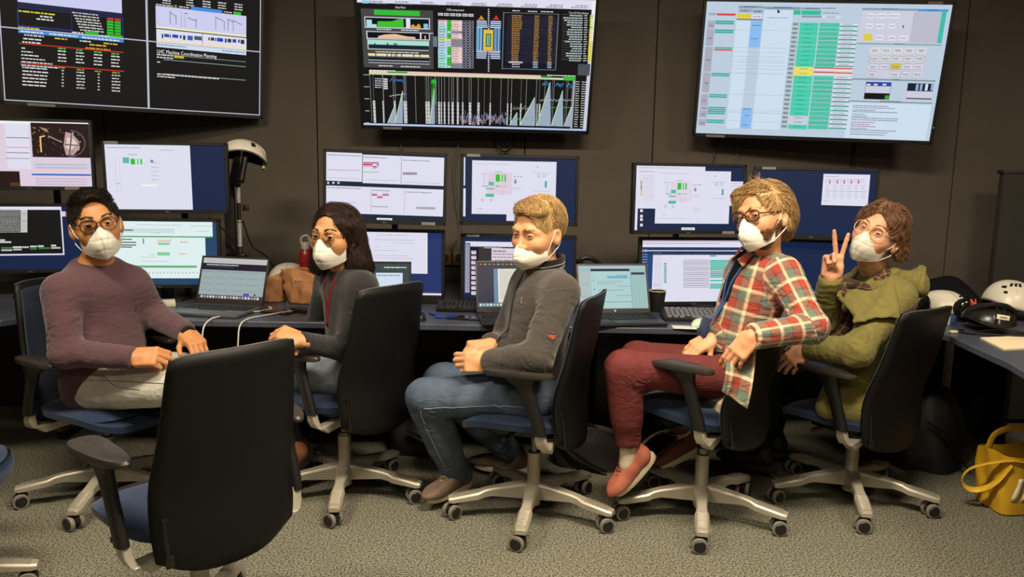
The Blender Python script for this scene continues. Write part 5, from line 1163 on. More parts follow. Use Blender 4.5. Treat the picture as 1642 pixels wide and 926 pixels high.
SCR['TVm'] = ([0,0,1000,1000,273,0,0,0,1000,68,3550,1,985,60,1000,1000,3277,1,0,985,1000,1000,3022,1,985,0,1000,300,3822,2,21,52,49,73,2253,3,14,110,316,544,1092,1,69,116,261,153,947,2,28,173,302,244,17,2,28,167,302,174,3277,4,26,241,301,248,3277,4,299,168,303,247,3277,4,27,169,31,246,3277,4,35,189,58,244,2781,3,57,221,78,247,2781,3,191,238,201,245,2782,3,202,174,220,242,3550,3,276,207,295,243,2237,3,32,278,302,327,17,2,33,272,317,278,3277,4,32,322,301,330,3277,4,32,270,37,331,3277,4,298,274,302,328,3277,4,260,272,266,319,3805,5,279,294,285,323,3496,5,36,335,298,370,2780,3,36,370,295,400,291,3,64,360,69,381,291,4,118,358,124,378,291,4,147,356,152,376,291,4,155,356,160,376,291,4,36,401,296,407,3276,4,35,330,39,405,3276,4,36,437,297,454,3802,3,66,435,70,463,818,4,115,433,119,460,818,4,134,432,138,459,818,4,149,431,153,458,818,4,157,430,161,458,818,4,177,430,181,457,818,4,229,427,233,454,818,4,255,425,259,453,818,4,36,452,301,457,3004,3,35,484,300,490,3004,3,35,505,300,510,3004,3,37,468,298,494,17,2,314,298,333,374,1656,1,338,125,359,144,3276,2,363,125,384,145,3276,2,389,125,410,145,3276,2,414,125,435,145,3276,2,440,125,461,145,3276,2,465,125,487,145,3276,2,338,175,376,194,3771,2,377,175,393,193,947,2,394,175,439,194,3788,2,440,176,455,193,2185,2,443,179,452,189,274,3,457,175,471,192,2185,2,459,178,468,188,274,3,473,174,488,191,2185,2,475,177,484,187,274,3,338,194,376,213,3294,2,377,194,393,212,947,2,394,194,439,213,3788,2,441,195,455,212,2185,2,443,198,452,208,274,3,457,195,472,211,2185,2,459,197,468,207,274,3,473,194,488,210,2185,2,475,196,484,206,274,3,338,214,376,232,3294,2,377,214,393,232,947,2,394,214,439,233,3788,2,441,215,455,232,2185,2,443,218,452,228,274,3,457,214,472,231,2185,2,459,217,468,227,274,3,473,213,488,230,2185,2,475,216,484,226,274,3,337,233,376,252,2524,2,377,233,393,251,947,2,394,233,439,252,3788,2,441,234,456,251,2185,2,443,237,452,247,274,3,457,234,472,250,2185,2,459,236,468,246,274,3,473,233,488,249,2185,2,476,236,485,246,274,3,337,253,376,272,3021,2,377,253,393,271,3021,2,394,253,439,272,2185,2,441,254,456,271,2185,2,443,257,452,267,274,3,457,253,472,270,2185,2,459,256,468,266,274,3,473,252,488,269,2185,2,476,255,485,265,274,3,337,272,376,291,3021,2,377,272,393,290,947,2,394,272,439,292,3788,2,441,274,456,290,2185,2,443,276,452,287,274,3,457,273,472,290,2185,2,460,276,469,286,274,3,473,272,488,289,2185,2,476,275,485,285,274,3,337,292,376,311,2781,2,377,292,393,310,947,2,394,292,440,311,3788,2,441,293,456,310,2185,2,443,296,452,306,274,3,457,292,472,309,2185,2,460,295,469,306,274,3,473,292,488,308,2185,2,476,294,485,305,274,3,337,312,376,331,3544,2,376,312,393,330,3785,2,394,312,440,331,2185,2,441,313,456,330,2185,2,443,316,452,326,274,3,457,312,472,329,2185,2,460,315,469,325,274,3,473,312,488,328,2185,2,476,314,485,324,274,3,337,332,376,351,3021,2,376,332,393,350,3021,2,394,332,440,351,2185,2,441,333,456,350,2185,2,443,336,452,346,274,3,457,332,472,349,2185,2,460,335,469,345,274,3,473,331,488,348,2185,2,476,334,485,344,274,3,337,351,376,371,3022,2,376,352,393,370,3021,2,394,352,440,371,2185,2,441,353,456,370,2185,2,444,356,453,366,274,3,457,352,472,369,2185,2,460,355,469,365,274,3,473,351,488,368,2185,2,476,354,485,364,274,3,337,371,376,391,3022,2,376,372,393,390,947,2,394,372,440,391,3788,2,441,373,456,390,2185,2,444,376,453,386,274,3,457,372,472,389,2185,2,460,375,469,385,274,3,474,371,488,388,2185,2,476,374,485,384,274,3,336,391,376,411,2525,2,376,392,393,410,947,2,394,392,440,411,3788,2,441,393,456,410,2185,2,444,396,453,406,274,3,457,392,472,409,2185,2,460,395,469,405,274,3,474,391,489,408,2185,2,476,394,485,404,274,3,336,411,376,431,2782,2,376,412,393,430,947,2,394,412,440,431,3788,2,441,413,456,430,2185,2,444,416,453,426,274,3,457,412,472,429,2185,2,460,415,469,425,274,3,474,411,489,428,2185,2,476,414,486,424,274,3,336,432,376,451,2782,2,376,432,392,450,3021,2,394,432,440,451,3788,2,441,433,456,450,2185,2,444,436,453,446,274,3,457,432,472,449,2185,2,460,435,469,445,274,3,474,431,489,448,2185,2,476,434,486,444,274,3,336,452,376,471,2523,2,376,452,392,470,947,2,394,452,440,472,3788,2,441,453,456,470,2185,2,444,456,453,466,274,3,458,452,473,470,2185,2,460,455,469,466,274,3,474,452,489,469,2185,2,476,454,486,465,274,3,336,472,375,492,2797,2,376,472,392,491,947,2,394,472,440,492,3788,2,441,473,456,491,2185,2,444,476,453,487,274,3,458,473,473,490,2185,2,460,475,469,486,274,3,474,472,489,489,2185,2,477,475,486,485,274,3,336,492,375,512,2525,2,376,492,392,511,947,2,394,492,440,512,2185,2,441,494,456,511,2185,2,444,497,453,507,274,3,458,493,473,510,2185,2,460,496,469,506,274,3,474,492,489,509,2185,2,477,495,486,505,274,3,336,512,375,532,2780,2,376,513,392,531,3021,2,394,513,440,532,2185,2,441,514,456,532,2185,2,444,517,453,527,274,3,458,513,473,531,2185,2,460,516,470,527,274,3,474,512,489,530,2185,2,477,515,486,526,274,3,501,171,604,180,3022,2,501,398,603,407,3022,2,501,185,604,194,3022,2,501,413,603,422,3022,2,501,200,604,209,3022,2,501,428,604,437,3022,2,501,214,604,223,3022,2,501,443,604,452,3022,2,502,390,605,396,3224,3,500,224,505,401,1709,2,576,224,580,402,1709,2,506,223,511,401,2237,2,582,224,586,402,2237,2,512,223,517,401,1163,2,588,223,592,401,1163,2,518,223,523,400,2766,2,594,223,598,401,2766,2,524,222,528,400,873,2,599,223,604,401,873,2,530,235,572,393,3508,3,541,266,563,362,853,4,546,274,558,353,2265,5,551,280,554,349,323,6,548,85,553,93,3277,4,548,100,554,109,3277,4,548,115,554,124,3277,4,548,130,554,139,3277,4,548,146,554,155,3277,4,548,161,554,170,3277,4,549,177,554,186,3277,4,549,192,554,201,3277,4,549,208,555,216,3277,4,549,223,555,232,3277,4,551,396,557,406,3277,4,551,412,557,421,3277,4,551,428,557,438,3277,4,551,444,557,454,3277,4,551,460,557,470,3277,4,552,477,558,486,3277,4,552,493,558,502,3277,4,552,509,558,518,3277,4,552,525,558,534,3277,4,552,542,558,551,3277,4,614,106,847,110,1655,3,612,521,847,526,1655,3,612,105,616,529,1655,3,844,106,848,520,1655,3,614,109,846,522,274,1,630,132,842,134,1093,2,630,145,842,147,1093,2,630,158,843,160,1093,2,630,171,843,174,1093,2,630,185,843,187,1093,2,630,198,843,200,1093,2,630,211,843,213,1093,2,630,224,843,227,1093,2,630,238,844,240,1093,2,630,251,844,254,1093,2,630,265,844,267,1093,2,629,278,844,280,1093,2,629,292,844,294,1093,2,629,305,844,307,1093,2,629,319,844,321,1093,2,629,332,844,334,1093,2,629,346,845,348,1093,2,629,360,845,362,1093,2,629,373,845,375,1093,2,629,387,845,389,1093,2,629,400,845,403,1093,2,629,414,845,416,1093,2,629,428,846,430,1093,2,628,442,846,444,1093,2,628,456,846,458,1093,2,628,470,846,472,1093,2,641,467,702,479,3004,3,746,464,768,477,2202,3,808,464,827,476,2202,3,747,481,768,493,2202,3,809,480,827,492,2202,3,747,499,768,512,2202,3,810,498,828,511,2202,3,862,107,951,109,1638,2,980,104,995,119,2238,2,862,124,951,126,1638,2,980,121,995,136,3524,2,863,141,952,143,1638,2,980,138,995,153,3524,2,863,158,952,160,1638,2,981,155,996,171,3524,2,864,175,953,178,1638,2,981,172,996,188,3524,2,864,193,953,195,1638,2,981,190,996,205,947,2,864,210,954,212,1638,2,981,207,996,223,3524,2,864,227,954,230,1638,2,981,224,996,240,3524,2,865,245,954,247,1638,2,981,242,996,258,3524,2,865,262,955,264,1638,2,982,259,996,275,3524,2,866,280,955,282,1638,2,982,277,997,293,3524,2,866,297,956,300,1638,2,982,294,997,310,3524,2,866,315,956,317,1638,2,982,312,997,328,3524,2,866,333,957,335,1638,2,982,330,997,346,3524,2,867,350,957,352,1638,2,982,347,997,363,3524,2,867,368,958,370,1638,2,982,365,998,381,3524,2,868,386,958,388,1638,2,983,383,998,399,3524,2,868,404,959,406,1638,2,983,401,998,417,3524,2,868,422,959,424,1638,2,983,419,998,435,3524,2,868,439,960,442,1638,2,983,437,998,453,3524,2,942,470,996,560,820,2,944,478,993,482,1655,3,944,489,993,492,1655,3,944,499,994,503,1655,3,945,510,994,513,1655,3,945,520,994,524,1655,3,946,531,995,534,1655,3,946,541,995,545,1655,3,946,552,996,555,1655,3,10,582,941,989,273,1,36,567,784,584,3771,3,36,583,884,598,3290,2,116,570,202,582,915,4,882,572,936,601,947,4,784,570,830,586,899,4,37,599,39,971,2184,2,50,599,52,971,1638,2,92,598,94,971,2184,2,94,598,96,971,1638,2,137,598,139,971,2184,2,145,598,147,971,2184,2,183,598,185,971,1638,2,187,598,189,971,2184,2,193,598,195,971,2184,2,234,597,236,970,2184,2,279,597,281,970,1638,2,285,597,287,970,2184,2,293,597,295,970,2184,2,303,597,305,970,1638,2,318,597,320,970,2184,2,325,597,327,970,2184,2,337,597,339,970,2184,2,349,596,351,970,2184,2,362,596,364,970,2184,2,381,596,383,970,2184,2,393,596,395,970,2184,2,401,596,403,970,2184,2,417,596,420,970,2184,2,422,596,424,970,2184,2,442,596,444,970,2184,2,470,596,472,969,2184,2,479,596,481,969,2184,2,510,595,512,969,2184,2,537,595,539,969,1638,2,564,595,566,969,2184,2,610,595,612,969,2184,2,641,594,643,969,2184,2,657,594,659,969,2184,2,699,594,701,968,1638,2,722,594,724,968,2184,2,766,594,768,968,2184,2,780,594,782,968,1638,2,803,593,805,968,2184,2,836,593,838,968,1638,2,843,593,845,968,2184,2,897,593,899,968,1638,2,904,593,906,967,2184,2,924,593,926,967,2184,2,46,802,56,979,3276,3,48,814,57,819,1912,4,47,843,57,848,1912,4,46,872,56,877,1912,4,46,902,55,906,1912,4,45,931,54,936,1912,4,44,960,54,966,1912,4,88,802,93,979,3276,3,90,814,95,818,1912,4,89,843,94,848,1912,4,88,872,94,877,1912,4,88,901,93,906,1912,4,87,930,92,935,1912,4,86,960,92,965,1912,4,139,801,146,978,3276,3,141,813,147,818,1912,4,140,842,147,847,1912,4,139,871,146,876,1912,4,139,900,146,905,1912,4,138,930,145,935,1912,4,138,959,144,964,1912,4,181,800,188,977,3276,3,182,812,189,817,1912,4,182,841,188,846,1912,4,181,870,188,875,1912,4,181,900,188,905,1912,4,180,929,187,934,1912,4,180,959,186,964,1912,4,189,800,196,977,3276,3,190,812,197,817,1912,4,190,841,196,846,1912,4,189,870,196,875,1912,4,189,900,196,904,1912,4,188,929,195,934,1912,4,188,959,195,964,1912,4,278,799,286,976,3276,3,279,811,287,816,1912,4,279,840,287,845,1912,4,278,869,286,874,1912,4,278,898,286,903,1912,4,278,928,286,933,1912,4,277,957,286,962,1912,4,288,798,297,976,3276,3,288,811,298,815,1912,4,288,840,298,844,1912,4,288,869,297,874,1912,4,288,898,297,903,1912,4,287,928,297,933,1912,4,287,957,296,962,1912,4,334,798,342,975,3276,3,335,810,343,815,1912,4,334,839,343,844,1912,4,334,868,342,873,1912,4,334,898,342,902,1912,4,334,927,342,932,1912,4,334,957,342,962,1912,4,346,798,351,975,3276,3,346,810,352,815,1912,4,346,839,351,844,1912,4,346,868,351,873,1912,4,346,898,351,902,1912,4,346,927,351,932,1912,4,345,956,351,962,1912,4,359,798,366,975,3276,3,360,810,366,814,1912,4,360,839,366,844,1912,4,359,868,366,873,1912,4,359,897,366,902,1912,4,359,927,366,932,1912,4,359,956,366,961,1912,4,378,797,384,975,3276,3,378,809,384,814,1912,4,378,838,384,843,1912,4,378,868,384,873,1912,4,378,897,384,902,1912,4,378,926,384,931,1912,4,378,956,383,961,1912,4,394,797,403,974,3276,3,395,809,403,814,1912,4,394,838,403,843,1912,4,394,867,403,872,1912,4,394,897,402,902,1912,4,394,926,402,931,1912,4,394,956,402,961,1912,4,417,797,426,974,3276,3,417,809,426,814,1912,4,417,838,426,843,1912,4,417,867,426,872,1912,4,417,896,426,901,1912,4,417,926,426,931,1912,4,417,956,426,960,1912,4,440,796,446,974,3276,3,440,808,446,813,1912,4,440,838,446,842,1912,4,440,867,446,872,1912,4,440,896,446,901,1912,4,440,926,446,930,1912,4,441,955,446,960,1912,4,470,796,481,973,3276,3,470,808,481,813,1912,4,470,837,481,842,1912,4,470,866,481,871,1912,4,470,896,481,900,1912,4,470,925,481,930,1912,4,470,955,481,960,1912,4,508,795,518,973,3276,3,508,807,517,812,1912,4,508,836,517,841,1912,4,508,866,518,871,1912,4,508,895,518,900,1912,4,508,925,518,930,1912,4,509,954,518,959,1912,4,562,795,568,972,3276,3,562,807,567,812,1912,4,562,836,567,841,1912,4,562,865,568,870,1912,4,562,894,568,899,1912,4,563,924,568,929,1912,4,563,954,569,958,1912,4,640,794,645,971,3276,3,638,806,644,810,1912,4,639,835,644,840,1912,4,640,864,645,869,1912,4,640,893,645,898,1912,4,640,923,646,928,1912,4,641,952,646,957,1912,4,656,793,661,971,3276,3,655,805,660,810,1912,4,655,834,661,839,1912,4,656,864,661,869,1912,4,656,893,662,898,1912,4,657,923,662,928,1912,4,657,952,663,957,1912,4,698,793,704,970,3276,3,697,805,702,810,1912,4,697,834,703,839,1912,4,698,863,703,868,1912,4,698,892,704,897,1912,4,699,922,704,927,1912,4,700,952,705,957,1912,4,772,792,776,969,3276,3,770,804,774,809,1912,4,770,833,774,838,1912,4,771,862,775,867,1912,4,772,892,776,896,1912,4,773,921,777,926,1912,4,773,951,777,956,1912,4,782,791,788,969,3276,3,780,804,786,808,1912,4,781,833,787,838,1912,4,782,862,787,867,1912,4,783,891,788,896,1912,4,784,921,789,926,1912,4,784,950,790,956,1912,4,321,648,324,822,915,6,97,626,115,639,3276,4,96,644,115,656,3276,4,96,661,114,674,3276,4,95,679,114,692,3276,4,95,697,114,710,3276,4,10,600,37,604,3020,3,10,693,34,697,3020,3,10,787,31,792,3020,3,10,883,29,888,3020,3,10,980,26,984,3020,3,928,600,936,985,2731,2],
 [51,51,108,64,2185,2,57,64,126,76,2185,2,158,49,216,62,2185,2,161,62,231,75,2185,2,266,47,323,60,2185,2,266,60,336,73,2185,2,374,45,431,58,2185,2,371,58,441,71,2185,2,482,43,540,56,2185,2,476,56,546,69,2185,2,590,42,648,54,2185,2,581,55,651,68,2185,2,699,40,756,52,2185,2,686,53,757,66,2185,2,807,38,865,50,2185,2,792,51,862,64,2185,2,916,36,974,48,2185,2,897,49,968,62,2185,2,77,251,138,264,3549,3,180,252,256,265,3549,3,68,418,255,430,3549,3,78,523,142,535,3549,3,174,524,262,537,3549,3,341,130,356,140,547,3,366,130,382,140,547,3,392,130,407,140,547,3,417,130,433,140,547,3,443,130,458,140,547,3,469,131,484,140,547,3,342,179,367,188,1383,3,398,180,425,188,2167,3,342,199,367,208,1383,3,398,199,425,208,2167,3,341,218,367,227,1383,3,398,218,425,227,2167,3,341,238,367,247,1383,3,398,238,425,247,2167,3,341,257,367,266,1383,3,398,258,425,266,2167,3,341,277,367,286,1383,3,398,277,425,286,2167,3,341,297,367,306,1383,3,398,297,425,306,2167,3,341,316,367,325,1383,3,398,317,425,326,2167,3,341,336,367,345,1383,3,398,337,425,346,2167,3,341,356,367,365,1383,3,398,356,425,366,2167,3,340,376,367,385,1383,3,398,376,425,386,2167,3,340,396,366,405,1383,3,398,396,425,406,2167,3,340,416,366,425,1383,3,398,416,425,426,2167,3,340,436,366,445,1383,3,398,437,425,446,2167,3,340,456,366,466,1383,3,398,457,425,466,2167,3,340,477,366,486,1383,3,398,477,425,486,2167,3,340,497,366,506,1383,3,398,497,425,507,2167,3,340,517,366,526,1383,3,398,518,425,527,2167,3,651,87,682,98,3549,3,716,88,760,99,3549,3,770,87,824,98,3549,3,649,122,693,132,2947,3,746,121,766,131,2947,3,805,120,821,130,2947,3,650,135,693,145,2947,3,746,134,766,144,2947,3,805,133,822,143,2947,3,650,148,693,158,2947,3,746,147,766,157,2947,3,805,146,822,156,2947,3,650,162,693,171,2947,3,746,160,766,170,2947,3,805,160,822,169,2947,3,650,175,693,185,2947,3,746,174,766,184,2947,3,806,173,822,183,2947,3,650,188,693,198,2947,3,746,187,766,197,2947,3,806,186,822,196,2947,3,650,201,692,211,2947,3,746,200,766,210,2947,3,806,199,822,209,2947,3,650,215,692,225,2947,3,746,214,767,224,2947,3,806,213,823,223,2947,3,650,228,686,238,2947,3,746,227,767,237,2947,3,806,226,823,236,2947,3,651,242,686,252,2947,3,746,240,767,250,2947,3,807,239,823,249,2947,3,651,255,686,265,2947,3,746,254,767,264,2947,3,807,253,823,263,2947,3,651,268,686,278,2947,3,746,267,767,277,2947,3,807,266,823,276,2947,3,651,282,686,292,2947,3,746,280,767,291,2947,3,807,280,824,290,2947,3,651,295,686,305,2947,3,746,294,767,304,2947,3,808,293,824,303,2947,3,651,309,685,319,2947,3,746,308,767,318,2947,3,808,307,824,317,2947,3,652,322,685,332,2947,3,746,321,767,331,2947,3,808,320,824,330,2947,3,652,336,685,346,2947,3,746,335,767,345,2947,3,808,334,824,344,2947,3,652,349,685,360,2947,3,746,348,767,358,2947,3,808,347,824,358,2947,3,652,363,685,373,2947,3,746,362,767,372,2947,3,809,361,825,371,2947,3,652,377,685,387,2947,3,746,376,767,386,2947,3,809,375,825,385,2947,3,652,390,685,401,2947,3,746,389,767,400,2947,3,809,388,825,399,2947,3,652,404,685,414,2947,3,746,403,767,413,2947,3,809,402,825,412,2947,3,653,418,685,428,2947,3,746,417,768,427,2947,3,810,416,825,426,2947,3,653,432,685,442,2947,3,747,430,768,441,2947,3,810,430,826,440,2947,3,653,445,685,456,2947,3,747,444,768,455,2947,3,810,443,826,454,2947,3,653,459,685,470,2947,3,747,458,768,468,2947,3,810,457,826,468,2947,3,656,482,689,495,3276,3,656,501,689,513,3276,3,894,109,948,120,3293,3,956,106,970,118,3276,3,867,127,949,138,3293,3,956,124,971,135,3276,3,871,144,949,155,3293,3,957,141,971,152,3276,3,885,160,950,172,3293,3,957,158,971,169,3276,3,883,178,950,189,3293,3,958,175,972,186,3276,3,903,194,951,206,3293,3,958,192,972,204,3276,3,890,212,951,223,3293,3,958,210,973,221,3276,3,886,230,952,241,3293,3,959,227,973,238,3276,3,887,247,952,258,3293,3,959,245,974,256,3276,3,897,264,952,276,3293,3,960,262,974,273,3276,3,895,282,953,293,3293,3,960,280,974,291,3276,3,879,300,953,311,3293,3,960,297,975,308,3276,3,902,317,954,328,3293,3,961,315,975,326,3276,3,903,334,954,346,3293,3,961,332,976,344,3276,3,912,352,955,363,3293,3,962,350,976,362,3276,3,906,370,955,381,3293,3,962,368,976,379,3276,3,887,388,956,400,3293,3,962,386,977,397,3276,3,889,406,956,418,3293,3,963,404,977,415,3276,3,902,424,956,435,3293,3,963,422,978,433,3276,3,903,442,957,453,3293,3,964,439,978,451,3276,3,38,560,152,572,3822,5,811,559,935,571,3822,5,60,624,92,636,3277,4,59,641,91,653,3277,4,59,658,91,669,3277,4,58,674,90,686,3277,4,58,691,90,702,3277,4,938,604,954,614,3276,3,965,604,988,615,3276,3,938,622,955,632,3276,3,965,623,988,633,3276,3,938,640,955,651,3276,3,965,641,988,652,3276,3,939,659,956,669,3276,3,966,660,989,670,3276,3,939,677,956,688,3276,3,966,678,989,689,3276,3,939,696,956,706,3276,3,966,696,989,707,3276,3,940,714,956,725,3276,3,967,715,989,726,3276,3,940,733,957,744,3276,3,967,734,990,744,3276,3,940,751,957,762,3276,3,967,752,990,763,3276,3,941,770,957,781,3276,3,968,771,990,782,3276,3,941,789,958,800,3276,3,968,790,990,801,3276,3,941,808,958,819,3276,3,968,809,991,820,3276,3,942,827,958,838,3276,3,969,828,991,838,3276,3,942,846,959,856,3276,3,969,846,991,858,3276,3,942,864,959,876,3276,3,969,866,991,876,3276,3,942,884,960,895,3276,3,970,884,992,896,3276,3,943,903,960,914,3276,3,970,904,992,915,3276,3,943,922,960,933,3276,3,970,923,992,934,3276,3,943,941,960,952,3276,3,971,942,992,953,3276,3,944,960,961,971,3276,3,971,961,992,972,3276,3],
 [[82,199,143,196,165,182,191,171,192,244,81,243,1203,3],[223,223,232,213,244,230,253,208,260,212,265,240,223,243,3475,3],[81,317,82,308,108,295,154,288,192,300,205,304,218,305,239,306,241,320,81,321,3769,3],[546,126,557,126,561,163,557,230,548,230,542,164,274,3],[548,393,557,393,565,467,560,495,548,495,542,468,274,3],[507,164,520,139,533,162,529,167,520,154,511,168,3475,3],[517,137,523,136,523,163,517,163,3475,3],[570,160,583,135,596,159,592,164,583,151,574,164,3379,3],[580,133,586,133,586,159,580,160,3379,3],[106,978,142,831,144,831,141,980,2475,5],[106,978,142,831,144,836,110,978,3291,6],[139,978,177,721,180,721,175,980,2475,5],[139,978,177,721,179,726,142,978,3291,6],[294,976,316,696,319,696,317,978,2475,5],[294,976,316,696,318,701,297,976,3291,6],[651,971,684,864,687,864,689,973,2475,5],[651,971,684,864,686,869,654,971,3291,6],[697,970,760,739,762,739,768,971,2475,5],[697,970,760,739,762,744,701,970,3291,6],[775,969,825,617,827,617,838,970,2475,5],[775,969,825,617,827,622,778,969,3291,6],[839,968,882,679,884,679,894,970,2475,5],[839,968,882,679,884,684,843,968,3291,6],[897,968,925,804,928,803,934,970,2475,5],[897,968,925,804,927,808,900,968,3291,6],[311,649,316,649,299,957,295,958,915,6]],
 [[124,627,190,626,12,90,14,7,874,6],[792,628,825,629,12,90,14,7,907,6],[851,631,885,631,12,90,14,7,907,6],[899,632,932,633,12,90,14,7,907,6],[306,632,328,630,7,100,26,6,947,6],[432,914,643,906,78,75,27,20,1930,5],[432,914,643,906,40,50,30,22,2697,6],[643,913,793,906,44,100,5,10,1192,6],[665,831,763,826,36,100,6,9,2730,6],[785,760,930,752,50,100,5,5,3004,7],[797,817,925,811,24,75,5,0,1462,7],[119,760,191,739,27,100,5,2,3004,7]],
 [('Data Flow', 0.159, 0.101, 0.0152, 3822, 0.043), ('CMS components', 0.374, 0.107, 0.0152, 3822, 0.073), ('Top 20 MicroStates', 0.889, 0.101, 0.0142, 3549, 0.083)])
